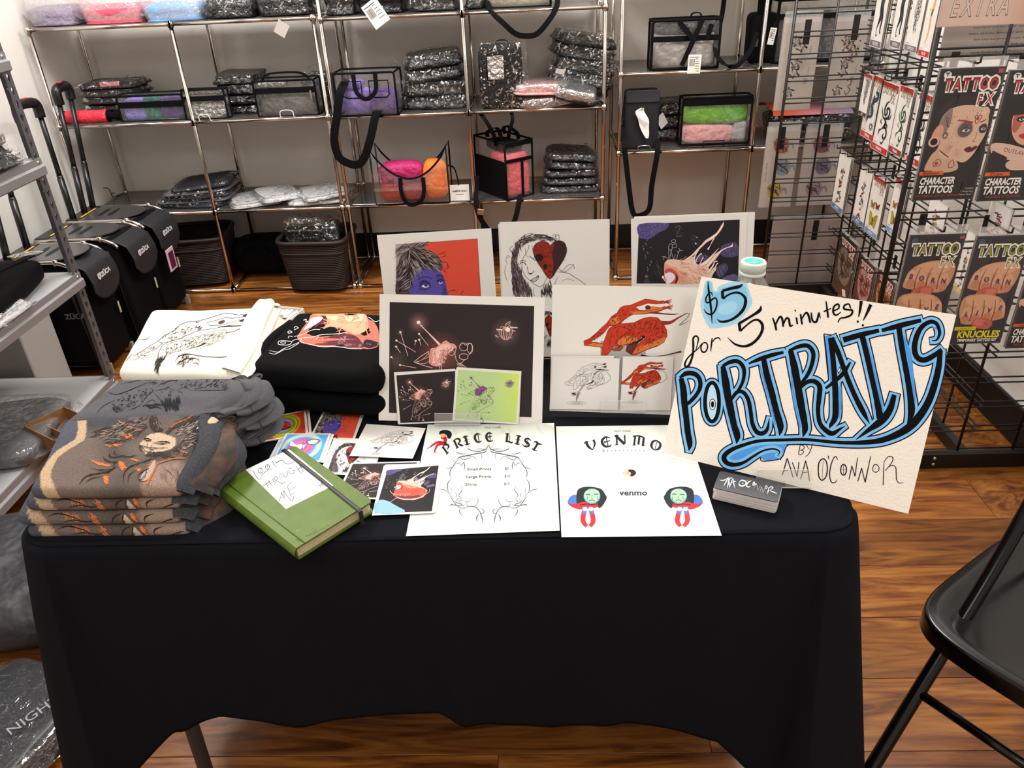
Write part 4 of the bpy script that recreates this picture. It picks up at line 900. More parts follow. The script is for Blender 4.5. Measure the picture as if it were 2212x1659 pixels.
for x, nm in ((.032, 'frame'), (SWD - .10, 'frame')):
    lg = MB(T).tube(spline([(x, -.33, .012), (x, -.10, .27), (x, .10, .487), (x, .215, .66), (x, .30, .80), (x + (.03 if x < .1 else -.03), .33, .86)], 5), .0125, 12).build('front_leg', gb, ch)
    xi = .056 if x < .1 else SWD - .124
    lr = MB(T).tube([(xi, .16, .405), (xi, .50, .012)], .0115, 12).build('rear_leg', gb, ch)
    MB(T).tube([(x, .16, .56), (x + .0, .075, .425)], .006, 8).tube([(xi, .28, .425), (x, .19, .56)], .005, 8).build('hinge_link', gb, ch)
    MB(T @ Matrix.Translation((x, -.33, 0))).lathe([(.014, 0), (.016, .004), (.015, .03), (.013, .035)], (0, 0, 0), 12).build('rubber_foot', BLACKPLA, lg)
    MB(T @ Matrix.Translation((xi, .5, 0))).lathe([(.014, 0), (.016, .004), (.015, .03), (.013, .035)], (0, 0, 0), 12).build('rubber_foot', BLACKPLA, lr)
MB(T).tube([(.032, -.065, .312), (SWD - .10, -.065, .312)], .008, 10).build('stretcher', gb, ch)
MB(T).tube([(.056, .38, .15), (SWD - .124, .38, .15)], .008, 10).build('stretcher', gb, ch)
MB(T).grid(lambda u, v: (.032 + (SWD - .132) * u, .285 + .08 * (v * .9) + .03 * math.sin(PI * u), .72 + .13 * v), 20, 8).build('backrest', gb, ch).modifiers.new('s', 'SOLIDIFY').thickness = .004
# ------------------------------------------------------------------ black gridwall gondola
gw = thing('gridwall_rack', 'black wire gridwall display stand on the right, hung with tattoo packets', 'rack', (1.22, 2.6, 0))
GX0, GXM, GX1, GYA, GYB = 1.015, 1.30, 1.49, 1.96, 3.3
def hwires(x0, x1, y, zs, par=gw):
    for z in zs:
        MB().tube([(x0, y, z), (x1, y, z)], .0028, 6).tube([(x0, y, z - .018), (x1, y, z - .018)], .0028, 6).build('wire_pair', BLACKMET, par)
def vw(x, y, z0, z1, r=.0032, nm='vertical_wire'): MB().tube([(x, y, z0), (x, y, z1)], r, 6).build(nm, BLACKMET, gw)
zsF = [.148 - .083 + .0829 * k for k in range(0, 20)]
hwires(.935, GX1, GYA, [.066, .148, .232, .315, .397, .480, .563, .646, .729, .812, .895, .978, 1.061, 1.144, 1.203, 1.286, 1.369])
vw(.935, GYA, .0, 1.46, .0075, 'post'); vw(1.0985, GYA, .06, 1.46, .0045); vw(1.263, GYA, .06, 1.46, .0045); vw(1.428, GYA, .06, 1.46, .0045)
zB = [1.275, 1.193, 1.111, 1.030, .947, .863, .782, .701, .620, .537, .456, .376, .295, .214, .133]
hwires(GX0, 1.48, GYB, zB)
for x in (1.015, 1.175, 1.335, 1.478): vw(x, GYB, .05, 1.38, .0045 if x > 1.1 else .006)
for z in [.148 + .0829 * k for k in range(16)]:
    MB().tube([(GXM, GYA, z), (GXM, GYB, z)], .0028, 6).tube([(GXM, GYA, z - .018), (GXM, GYB, z - .018)], .0028, 6).build('wire_pair', BLACKMET, gw)
for k in range(1, 8): vw(GXM, GYA + .1675 * k, .05, 1.42, .004)
MB().box(.93, GX1 + .01, GYA - .012, GYA + .012, .0, .055, ch=.003).build('base_bar', BLACKMET, gw)
MB().box(GX0 - .01, 1.48, GYB - .012, GYB + .012, .0, .055, ch=.003).build('base_bar', BLACKMET, gw)
MB().box(GXM - .012, GXM + .012, GYA, GYB, .0, .045, ch=.003).build('base_bar', BLACKMET, gw)
for dz in (.018, .04): MB(TR(1.195, GYA - .012, dz, 0, PI / 2)).lathe([(.006, 0), (.006, .003), (.003, .005), (0, .0055)], (0, 0, 0), 10).build('bolt', CHROME, gw)
# ------------------------------------------------------------------ drawing engine: flat printed artwork as thin coloured geometry
INK = mat('printed_ink', rough=.5, attr=True, spec=.15)
INKM = mat('painted_ink', rough=.8, attr=True, spec=.1)
def homog(src, dst):
    A = []; b = []
    for (x, y), (u, v) in zip(src, dst):
        A.append([x, y, 1, 0, 0, 0, -u * x, -u * y]); b.append(u); A.append([0, 0, 0, x, y, 1, -v * x, -v * y]); b.append(v)
    h = np.linalg.solve(np.array(A, float), np.array(b, float)); return np.append(h, 1).reshape(3, 3)
def Ha(H, x, y): w = H @ np.array([x, y, 1.0]); return w[0] / w[2], w[1] / w[2]
def inpoly(x, y, P):
    c = False; n = len(P); j = n - 1
    for i in range(n):
        if (P[i][1] > y) != (P[j][1] > y) and x < (P[j][0] - P[i][0]) * (y - P[i][1]) / (P[j][1] - P[i][1] + 1e-12) + P[i][0]: c = not c
        j = i
    return c
class Art:
    """P3(px,py,h) -> 3-D point h metres above the paper"""
    def __init__(s, P3, dh=5e-6, h0=6e-5): s.P3 = P3; s.mb = MB(); s.h = h0; s.dh = dh; s.H = None; s.last = None; s.rng = random.Random(3); s.wob = 0; s.cl = None
    def src(s, x0, y0, k): s.H = np.array([[1 / k, 0, x0], [0, 1 / k, y0], [0, 0, 1]]); return s
    def quad(s, a, b): s.H = homog(a, b); return s
    def base(s, H): s.B = H; return s
    def pt(s, x, y):
        if s.H is not None: x, y = Ha(s.H, x, y)
        return s.P3(x, y, s.h)
    def lay(s, col):
        s.h += 8e-7
        if col != s.last: s.h += s.dh; s.last = col
    def fill(s, P, col, sm=0, cols=None):
        s.lay(col)
        if sm: P = spline(P, sm, True)
        tri = tessellate_polygon([[Vector((p[0], p[1], 0)) for p in P]])
        cc = [lin(col)] * len(P) if cols is None else cols
        s.mb.add([s.pt(*p) for p in P], [tuple(t) for t in tri], 0, False, cc); return s
    def gfill(s, x0, x1, y0, y1, fn, nu=20, nv=20, key=None):
        s.lay(key or ('g', s.h)); V = []; C = []; F = []
        for j in range(nv + 1):
            for i in range(nu + 1):
                x = x0 + (x1 - x0) * i / nu; y = y0 + (y1 - y0) * j / nv; V.append(s.pt(x, y)); c = fn(x, y); C.append(lin(c) if isinstance(c, str) else c)
        for j in range(nv):
            for i in range(nu): q = j * (nu + 1) + i; F.append((q, q + 1, q + nu + 2, q + nu + 1))
        s.mb.add(V, F, 0, False, C); return s
    def ell(s, cx, cy, rx, ry, col, n=18, rot=0):
        return s.fill([(cx + rx * math.cos(a) * math.cos(rot) - ry * math.sin(a) * math.sin(rot), cy + rx * math.cos(a) * math.sin(rot) + ry * math.sin(a) * math.cos(rot)) for a in [2 * PI * i / n for i in range(n)]], col)
    def glow(s, cx, cy, r, col, bg, n=18, ring=(0, .3, .6, 1)):
        """soft blob fading into the bg colour"""
        s.lay(('glow', cx, cy)); V = [s.pt(cx, cy)]; C = [lin(col)]; F = []; a_ = np.array(lin(col)); b_ = np.array(lin(bg))
        for k, q in enumerate(ring[1:]):
            for i in range(n):
                a = 2 * PI * i / n; gx, gy = cx + r * q * math.cos(a), cy + r * q * math.sin(a)
                if s.cl: gx = min(max(gx, s.cl[0]), s.cl[2]); gy = min(max(gy, s.cl[1]), s.cl[3])
                V.append(s.pt(gx, gy)); w = (1 - q) ** 1.6; C.append(tuple(a_ * w + b_ * (1 - w)))
        for i in range(n): F.append((0, 1 + i, 1 + (i + 1) % n))
        for k in range(len(ring) - 2):
            for i in range(n): F.append((1 + k * n + i, 1 + (k + 1) * n + i, 1 + (k + 1) * n + (i + 1) % n, 1 + k * n + (i + 1) % n))
        s.mb.add(V, F, 0, False, C); return s
    def line(s, P, w, col, n=5, closed=False, taper=0):
        """w scalar or per-point widths"""
        s.lay(col)
        N = len(P)
        if not isinstance(w, (list, tuple)): w = [w] * N
        w = list(w)
        if taper: w[0] *= .15; w[-1] *= .15
        Q = [(p[0], p[1], ww) for p, ww in zip(P, w)]
        if n > 1 and N > 2: Q = spline(Q, n, closed)
        M_ = len(Q); V = []; F = []
        for i in range(M_):
            a = Q[i - 1] if (i > 0 or closed) else Q[i]; b = Q[(i + 1) % M_] if (i < M_ - 1 or closed) else Q[i]
            dx, dy = b[0] - a[0], b[1] - a[1]; L = math.hypot(dx, dy) + 1e-9; nx, ny = -dy / L, dx / L; hw = max(abs(Q[i][2]), .05) / 2
            if s.wob: hw *= 1 + s.wob * (s.rng.random() - .5)
            V.append(s.pt(Q[i][0] + nx * hw, Q[i][1] + ny * hw)); V.append(s.pt(Q[i][0] - nx * hw, Q[i][1] - ny * hw))
        for i in range(M_ if closed else M_ - 1): j = (i + 1) % M_; F.append((2 * i, 2 * j, 2 * j + 1, 2 * i + 1))
        s.mb.add(V, F, 0, False, [lin(col)] * len(V)); return s
    def hatch(s, poly, n, L, w, col, ang=0, jit=.3, curve=.15):
        """n short tapered strokes inside a polygon"""
        xs = [p[0] for p in poly]; ys = [p[1] for p in poly]; k = 0; t = 0
        while k < n and t < n * 12:
            t += 1; x = s.rng.uniform(min(xs), max(xs)); y = s.rng.uniform(min(ys), max(ys))
            if not inpoly(x, y, poly): continue
            a = (ang(x, y) if callable(ang) else ang) + s.rng.uniform(-jit, jit); l = L * s.rng.uniform(.5, 1.2); dx, dy = math.cos(a) * l / 2, math.sin(a) * l / 2; c = l * curve * s.rng.uniform(-1, 1)
            if not (inpoly(x - dx * .8, y - dy * .8, poly) and inpoly(x + dx * .8, y + dy * .8, poly)) and s.rng.random() < (1 if w > 14 else .6): continue
            s.line([(x - dx, y - dy), (x - dy * c / l, y + dx * c / l), (x + dx, y + dy)], [w * .2, w, w * .2], col, 3); k += 1
        return s
    def text(s, txt, size, x, y, col, ang=0, bold=0, shear=0, xs=1.0, ys=1.0):
        cu = bpy.data.curves.new('t', 'FONT'); cu.body = txt; cu.size = size; cu.align_x = 'CENTER'; cu.align_y = 'CENTER'; cu.offset = bold; cu.shear = shear; cu.resolution_u = 2
        to = bpy.data.objects.new('t', cu); me = bpy.data.meshes.new_from_object(to); s.lay(col)
        ca, sa = math.cos(ang), math.sin(ang)
        V = [s.pt(x + v.co.x * xs * ca + v.co.y * ys * sa, y + v.co.x * xs * sa - v.co.y * ys * ca) for v in me.vertices]
        s.mb.add(V, [tuple(p.vertices) for p in me.polygons], 0, False, [lin(col)] * len(V))
        bpy.data.objects.remove(to); bpy.data.curves.remove(cu); bpy.data.meshes.remove(me); return s
    def done(s, name, parent, m=None): return s.mb.build(name, m or INK, parent)

class Plane:
    def __init__(s, P0, n): s.P0 = np.array(P0, float); s.n = np.array(n, float) / np.linalg.norm(n)
    @staticmethod
    def flat(z): return Plane((0, 1, z), (0, 0, 1))
    @staticmethod
    def lean(P0, yaw, lean):
        e = np.array([math.cos(yaw), math.sin(yaw), 0]); back = np.array([-e[1], e[0], 0]); up = math.cos(lean) * np.array([0, 0, 1]) + math.sin(lean) * back
        n = np.cross(e, up); return Plane(P0, n)
    def at(s, x, y): return hp(x, y, s.P0, s.n)
    def P3(s, x, y, h): return hp(x, y, s.P0 + s.n * 0, s.n) + s.n * h
def sheet(name, label, cat, plane, q, th=.0004, m=None, group=None, corners3=None):
    """paper quad q = TL,TR,BR,BL in photo pixels on the plane"""
    C = corners3 if corners3 is not None else [plane.at(*p) for p in q]
    c = sum(C) / 4; root = thing(name, label, cat, tuple(C[3] * .5 + C[2] * .5), group=group)
    root.rotation_euler = (0, 0, math.atan2(C[2][1] - C[3][1], C[2][0] - C[3][0]))
    b = [p - plane.n * th for p in C]
    MB().add(list(C) + b, [(3, 2, 1, 0), (4, 5, 6, 7), (0, 1, 5, 4), (1, 2, 6, 5), (2, 3, 7, 6), (3, 0, 4, 7)]).build('paper', m or WHITEPAPER, root)
    return root
def rect3(plane, TL, TR, h, w=None):
    a = plane.at(*TL); b = plane.at(*TR); e = (b - a) / np.linalg.norm(b - a)
    if w: b = a + e * w
    d = np.cross(e, plane.n); d = d if d[2] < 0 else -d
    return [a, b, b + d * h, a + d * h]
def easel(label, plane, x0, x1, ytop, ybot, lipd=.012, bh=.12):
    """clear acrylic easel: lip in front, back plate behind the print; x,y in pixels on the plane"""
    a = plane.at(x0, ytop); b = plane.at(x1, ytop); c = plane.at(x1, ybot); d = plane.at(x0, ybot); n = plane.n; f = n * .006
    t = thing('acrylic_easel', label, 'stand', tuple((c + d) / 2))
    def slabq(P, th, nm, k=n):
        MB().add(list(P) + [p + k * th for p in P], [(3, 2, 1, 0), (4, 5, 6, 7), (0, 1, 5, 4), (1, 2, 6, 5), (2, 3, 7, 6), (3, 0, 4, 7)]).build(nm, ACRYL, t)
    slabq([a + f, b + f, c + f, d + f], .002, 'front_lip')
    u = (a - d) / np.linalg.norm(a - d)
    slabq([c + f, d + f, d - n * .006, c - n * .006], -.002, 'ledge', u)
    slabq([d - n * .006 + u * bh, c - n * .006 + u * bh, c - n * .006, d - n * .006], -.002, 'back_plate')
    bk = np.array([-(c - d)[1], (c - d)[0], 0]); bk = bk / np.linalg.norm(bk); top = (d - n * .008 + u * bh * .9); top2 = (c - n * .008 + u * bh * .9); z0 = CZ + .001
    g0 = d + bk * (.06 + .02); g0 = np.array([g0[0], g0[1], z0]); g1 = c + bk * .08; g1 = np.array([g1[0], g1[1], z0])
    slabq([top, top2, g1, g0], .002, 'strut')
    MB().tube([a + f * 1.3, b + f * 1.3, c + f * 1.3, d + f * 1.3], .0006, 4, closed=True).build('polished_edge', mat('acrylic_edge', '#d8d8d6', .2), t)
    return t
# ================================================================== the PORTRAITS sign
SN = np.array([-.365, -.784, .502]); SN /= np.linalg.norm(SN)
SP = hz(1722, 1062, .75) + np.array([0, .022, .012])
sp_ = Plane(SP, SN)
cream = mat('cream_watercolour_board', '#ede6db', .85, bump=(260, .5, 3, .0015))
sign = sheet('portrait_sign', 'large tilted cream board hand lettered PORTRAITS in black and blue, propped at the right', 'sign', sp_, [(1515, 597), (2066, 680), (1962, 1110), (1430, 978)], .0022, cream)
A = Art(sp_.P3); A.src(1400, 560, 2.91)
NV, BL1, BL2, BL3, BK = '#141638', '#7fbdec', '#4f9be6', '#b5dcf2', '#0b0b0d'
# blue wash behind $5
A.fill([(360, 140), (400, 140), (412, 190), (432, 200), (445, 170), (520, 145), (610, 150), (640, 215), (655, 270), (630, 320), (560, 400), (480, 425), (400, 435), (370, 410), (335, 330), (330, 270), (345, 215)], '#a3d2ea', 5)
A.fill([(368, 150), (396, 150), (405, 200), (440, 210), (470, 180), (590, 160), (625, 215), (610, 290), (540, 370), (450, 400), (400, 400), (360, 330), (350, 260)], '#86c2e4', 4)
A.fill([(450, 290), (520, 265), (560, 280), (545, 330), (480, 350), (440, 330)], '#9fd0ea', 4)
P_ = [([(208, 748), (222, 820), (228, 900), (240, 1000), (250, 1090), (262, 1160), (256, 1205)], [30, 42, 40, 38, 38, 36, 3]),
      ([(198, 745), (240, 718), (290, 720), (322, 750), (328, 800), (305, 850), (265, 895), (238, 915)], [14, 30, 30, 28, 26, 24, 24, 18])]
R1 = [([(470, 672), (486, 760), (500, 850), (520, 950), (540, 1040), (560, 1110), (556, 1160)], [30, 46, 46, 44, 40, 42, 4]),
      ([(466, 672), (520, 645), (570, 645), (602, 690), (598, 760), (570, 820), (530, 872)], [18, 26, 26, 26, 22, 20, 18]),
      ([(522, 882), (560, 835), (600, 838), (630, 885), (645, 960), (655, 1030), (680, 1082), (715, 1095), (748, 1070), (762, 1000)], [20, 24, 24, 26, 26, 26, 28, 28, 22, 3])]
T1 = [([(632, 656), (700, 628), (780, 602), (852, 585)], [10, 26, 26, 16]), ([(724, 615), (745, 720), (778, 840), (805, 950), (832, 1050), (826, 1108)], [30, 40, 40, 38, 42, 6])]
R2 = [([(895, 572), (920, 680), (942, 800), (962, 920), (985, 1040), (984, 1080), (972, 1118)], [32, 46, 46, 46, 40, 34, 3]),
      ([(885, 575), (950, 548), (1005, 545), (1038, 590), (1030, 660), (1000, 730), (952, 790)], [16, 26, 28, 28, 26, 24, 16]),
      ([(950, 815), (1000, 772), (1045, 768), (1078, 800), (1075, 870), (1068, 950), (1080, 1030), (1120, 1078), (1160, 1095), (1205, 1068), (1238, 1048)], [16, 26, 30, 32, 32, 28, 28, 30, 30, 16, 3])]
A_ = [([(1147, 494), (1160, 600), (1172, 740), (1178, 880), (1176, 990), (1150, 1040), (1138, 1062)], [36, 34, 36, 38, 38, 24, 3]),
      ([(1152, 494), (1190, 575), (1225, 672), (1262, 770), (1304, 867), (1352, 960), (1392, 1034)], [34, 32, 32, 32, 32, 32, 4]),
      ([(1116, 812), (1180, 762), (1231, 712), (1272, 646)], [16, 24, 26, 12])]
I_ = [([(1226, 508), (1337, 475), (1452, 448)], [36, 34, 24]), ([(1342, 470), (1372, 590), (1405, 740), (1436, 880), (1460, 1000)], [36, 36, 34, 36, 46]),
      ([(1306, 1134), (1380, 1078), (1470, 1012), (1522, 940), (1548, 852)], [4, 26, 48, 42, 30])]
T2 = [([(1468, 448), (1579, 418), (1716, 384)], [22, 34, 24]), ([(1575, 420), (1596, 560), (1622, 700), (1645, 840), (1655, 960), (1628, 1040)], [36, 36, 36, 38, 44, 4])]
S_ = [([(1783, 512), (1815, 506), (1832, 462), (1815, 408), (1775, 393), (1722, 424), (1688, 485), (1674, 560), (1690, 615), (1732, 634), (1786, 612), (1846, 568)], [4, 12, 20, 24, 26, 30, 34, 36, 36, 34, 34, 26]),
      ([(1836, 575), (1826, 680), (1800, 790), (1760, 900), (1695, 1000), (1618, 1072), (1500, 1128), (1382, 1150), (1200, 1152), (1000, 1134), (850, 1136), (700, 1142), (600, 1168), (520, 1200), (478, 1240), (492, 1278), (540, 1292), (600, 1278), (660, 1240), (720, 1205), (785, 1192), (826, 1208), (815, 1236)],
       [32, 38, 42, 46, 52, 48, 38, 30, 22, 20, 20, 20, 22, 28, 32, 30, 26, 20, 16, 12, 11, 9, 4])]
O_ = [([(402 + 44 * math.cos(a), 898 + 122 * math.sin(a)) for a in [2 * PI * k / 12 for k in range(12)]], [24] * 12)]
ALL = P_ + R1 + T1 + R2 + A_ + I_ + T2 + S_
def ext(P, w, d):  # lengthen open strokes a little so the blue passes the tips
    P = [np.array(p, float) for p in P]; a = P[0] - P[1]; b = P[-1] - P[-2]
    return [tuple(P[0] + a / np.linalg.norm(a) * d)] + [tuple(p) for p in P[1:-1]] + [tuple(P[-1] + b / np.linalg.norm(b) * d)]
g = 19
for P, w in ALL: A.line(ext(P, w, 17), [x + 2 * g + 12 for x in w], NV)
for P, w in O_: A.line(P, [x + 2 * g + 4 for x in w], NV, closed=True)
extra = [[(1150, 480), (1105, 470), (1130, 700), (1160, 720)], [(700, 650), (620, 665), (622, 625), (720, 600)], [(1160, 1050), (1210, 1020), (1262, 1045), (1200, 1060)]]
for P in ([(1105, 470), (1190, 480), (1150, 640), (1130, 720)],): A.line(P + [P[0]], 8, NV, 1); 
sw = [(520, 1190), (640, 1150), (900, 1140), (870, 1160), (845, 1235), (800, 1258), (725, 1262), (690, 1232), (600, 1280), (510, 1285), (480, 1240)]
A.fill(sw, BL2, 3); A.line([(900, 1160), (868, 1180), (845, 1240), (800, 1262), (715, 1268), (705, 1245), (665, 1262)], 7, NV, 5)
for P, w in ALL: A.line(ext(P, w, 12), [x + 2 * g - 4 for x in w], BL1)
A.line(O_[0][0], [50] * 12, BL1, closed=True)
for P in ([(1112, 480), (1185, 490), (1150, 640), (1135, 700)],): A.fill(P, BL2)
A.ell(402, 898, 40, 118, BL3, 22)
# darker blue passages of the wash
for P, w in ((([(455, 700), (475, 820), (505, 960), (530, 1080)]), [10, 16, 18, 10]), (([(700, 660), (735, 780), (770, 900), (800, 1040)]), [8, 14, 16, 12]), (([(900, 700), (915, 860), (945, 1000), (960, 1060)]), [8, 18, 16, 8]),
             (([(1135, 560), (1145, 700), (1150, 780)]), [12, 18, 8]), (([(1205, 800), (1205, 900), (1200, 1000)]), [20, 24, 12]), (([(1365, 500), (1400, 640), (1440, 800), (1480, 960)]), [14, 26, 26, 10]), (([(1600, 480), (1640, 600), (1660, 760), (1680, 900)]), [22, 30, 26, 8]),
             (([(1790, 430), (1830, 440), (1845, 480)]), [10, 18, 8]), (([(1500, 930), (1540, 850)]), [8, 16])):
    A.line(P, w, BL2)
A.ell(405, 912, 21, 36, NV); A.ell(405, 912, 16, 31, '#f3efe8'); 
A.wob = .08
for P, w in ALL + O_: A.line(P, w, BK, closed=(P is O_[0][0]))
A.ell(405, 912, 10, 21, BK)
A.fill([(1190, 700), (1206, 672), (1212, 700), (1196, 722)], NV); A.fill([(1194, 699), (1204, 684), (1207, 699), (1197, 712)], '#efe8dc')
A.wob = .12
# $5
f1 = lambda x, y: (x * .526, y * .526 + 29)
def L1(pts, w, col=BK, n=5): A.line([f1(*p) for p in pts], [q * .6 for q in w] if isinstance(w, (list, tuple)) else w * .526, col, n)
L1([(715, 210), (722, 300), (738, 420), (755, 560), (765, 720)], [6, 20, 22, 20, 4])
L1([(768, 388), (760, 350), (735, 345), (700, 390), (690, 445), (720, 462), (790, 410), (822, 432), (815, 520), (775, 592), (735, 602), (690, 580), (665, 538)], [6, 12, 14, 16, 16, 18, 18, 16, 18, 18, 18, 14, 5])
L1([(1130, 243), (1090, 272), (1000, 292), (890, 322)], [8, 34, 32, 28], n=4); L1([(888, 322), (892, 415)], [30, 30], n=1)
L1([(895, 420), (950, 375), (1030, 345), (1100, 352), (1155, 400), (1165, 460), (1140, 540), (1080, 610), (1000, 665), (920, 690), (860, 688), (825, 658)], [24, 20, 22, 24, 30, 34, 32, 30, 26, 26, 20, 5])
L1([(1350, 497), (1335, 555), (1250, 615), (1090, 712)], [4, 36, 26, 30], n=4); L1([(1088, 705), (1100, 805)], [32, 28], n=1)
L1([(1100, 805), (1170, 740), (1250, 680), (1310, 670), (1360, 715), (1365, 790), (1320, 880), (1240, 955), (1150, 985), (1050, 965), (990, 920), (948, 878)], [22, 18, 20, 24, 30, 30, 30, 30, 26, 22, 14, 4])
# for
L1([(565, 1050), (590, 960), (600, 890), (572, 862), (540, 890), (540, 980), (535, 1080), (500, 1190), (460, 1232), (438, 1200), (470, 1130), (540, 1060), (600, 1010), (640, 950)], [8, 12, 16, 18, 20, 22, 22, 24, 24, 20, 16, 14, 10, 6])
L1([(655, 945), (630, 1000), (650, 1052), (690, 1045), (712, 990), (695, 945), (655, 945)], [12, 16, 16, 16, 14, 14, 12]); L1([(765, 885), (757, 960), (748, 1050)], [10, 16, 8]); L1([(757, 950), (800, 895), (845, 885), (868, 920)], [8, 14, 14, 4])
# minutes!!
for P, w in (([(783, 368), (798, 410), (806, 448)], [7, 11, 9]), ([(800, 415), (825, 365), (842, 372), (850, 425)], [7, 10, 11, 9]), ([(848, 415), (868, 372), (885, 378), (893, 420), (912, 412)], [7, 10, 11, 10, 4]),
             ([(932, 365), (938, 408)], [9, 9]), ([(958, 345), (968, 410)], [9, 9]), ([(964, 380), (988, 340), (1005, 345), (1020, 400)], [7, 9, 11, 10]), ([(1025, 335), (1033, 385), (1058, 392), (1075, 335)], [7, 10, 11, 9]), ([(1073, 335), (1084, 372)], [9, 4]),
             ([(1118, 262), (1126, 320), (1132, 368)], [5, 10, 9]), ([(1104, 330), (1152, 308)], [8, 4]), ([(1165, 325), (1198, 308), (1195, 282), (1168, 298), (1164, 335), (1182, 352), (1212, 332)], [7, 8, 9, 10, 10, 9, 4]),
             ([(1273, 310), (1262, 282), (1235, 290), (1232, 312), (1262, 318), (1284, 322), (1276, 350), (1240, 366), (1208, 372), (1193, 398)], [7, 8, 9, 10, 9, 10, 10, 9, 7, 5]),
             ([(1340, 262), (1332, 320), (1323, 362)], [16, 12, 5]), ([(1400, 285), (1375, 340), (1352, 385)], [18, 12, 4])):
    A.line(P, [q * 1.3 for q in w], BK, 4)
for c in ((925, 323, 5, 6), (1318, 392, 7, 8), (1350, 415, 7, 8)): A.ell(*c, BK)
# BY AVA O'CONNOR
PU = '#2a1a2e'; A.src(1700, 880, 6.6375)
for P, w in (([(188, 540), (178, 600), (165, 672)], [6, 9, 8]), ([(186, 540), (225, 545), (250, 575), (225, 605), (190, 612)], [6, 8, 8, 8, 6]), ([(190, 612), (235, 625), (228, 658), (185, 680), (160, 668)], [6, 8, 8, 8, 5]),
             ([(275, 533), (300, 575), (326, 602)], [8, 7, 5]), ([(366, 520), (340, 610), (305, 675), (255, 712)], [7, 9, 8, 4]),
             ([(448, 890), (460, 790), (512, 738), (560, 770), (578, 880), (560, 990), (505, 1045), (460, 1000), (448, 890)], [13] * 9), ([(522, 765), (508, 900), (505, 1030)], [4] * 3), ([(590, 692), (602, 748)], [13, 6]),
             ([(726, 752), (700, 704), (662, 740), (625, 850), (612, 980), (640, 1075), (690, 1075), (718, 1035)], [7, 11, 11, 12, 12, 12, 10, 5]),
             ([(770, 900), (780, 840), (812, 818), (845, 845), (852, 905), (835, 960), (805, 970), (778, 945), (770, 900)], [13] * 9), ([(812, 830), (812, 960)], [6, 6]), ([(775, 895), (850, 892)], [5, 5]),
             ([(888, 1032), (912, 930), (930, 835)], [9, 11, 9]), ([(930, 835), (975, 990)], [10, 11]), ([(975, 990), (1012, 718)], [11, 9]), ([(1014, 1062), (1045, 960), (1070, 868)], [9, 12, 9]), ([(1070, 868), (1120, 1075)], [10, 11]), ([(1120, 1075), (1200, 700)], [13, 9]),
             ([(1228, 875), (1245, 830), (1285, 820), (1320, 860), (1310, 910), (1270, 930), (1235, 910), (1228, 875)], [9] * 8), ([(1378, 1118), (1384, 950), (1392, 775)], [10, 10, 7]), ([(1392, 780), (1445, 712), (1500, 706), (1520, 745), (1490, 810), (1410, 908)], [7, 9, 10, 10, 9, 8]), ([(1440, 862), (1510, 832), (1558, 860), (1566, 950), (1572, 1040), (1612, 1085), (1668, 1076)], [6, 9, 10, 10, 10, 9, 5])):
    A.line(P, [q * 1.35 for q in w], PU, 4)
A.ell(1270, 877, 6, 6, PU)
A.src(1420, 820, 5.53)
for P, w in (([(1490, 1145), (1522, 1040), (1550, 940)], [8, 10, 9]), ([(1550, 940), (1590, 1060), (1620, 1165)], [10, 10, 8]), ([(1515, 1090), (1595, 1072)], [6, 6]), ([(1612, 988), (1645, 1080), (1670, 1160)], [8, 9, 8]), ([(1670, 1160), (1692, 985)], [8, 8]), ([(1710, 1192), (1745, 1070), (1770, 968)], [8, 9, 8]), ([(1770, 968), (1800, 1090), (1817, 1212)], [9, 10, 8]), ([(1735, 1112), (1795, 1105)], [6, 5])):
    A.line(P, [q * 1.35 for q in w], PU, 3)
A.done('lettering', sign, INKM)
easel('clear acrylic easel holding the hand lettered sign', sp_, 1636, 1752, 1014, 1052, bh=.14)
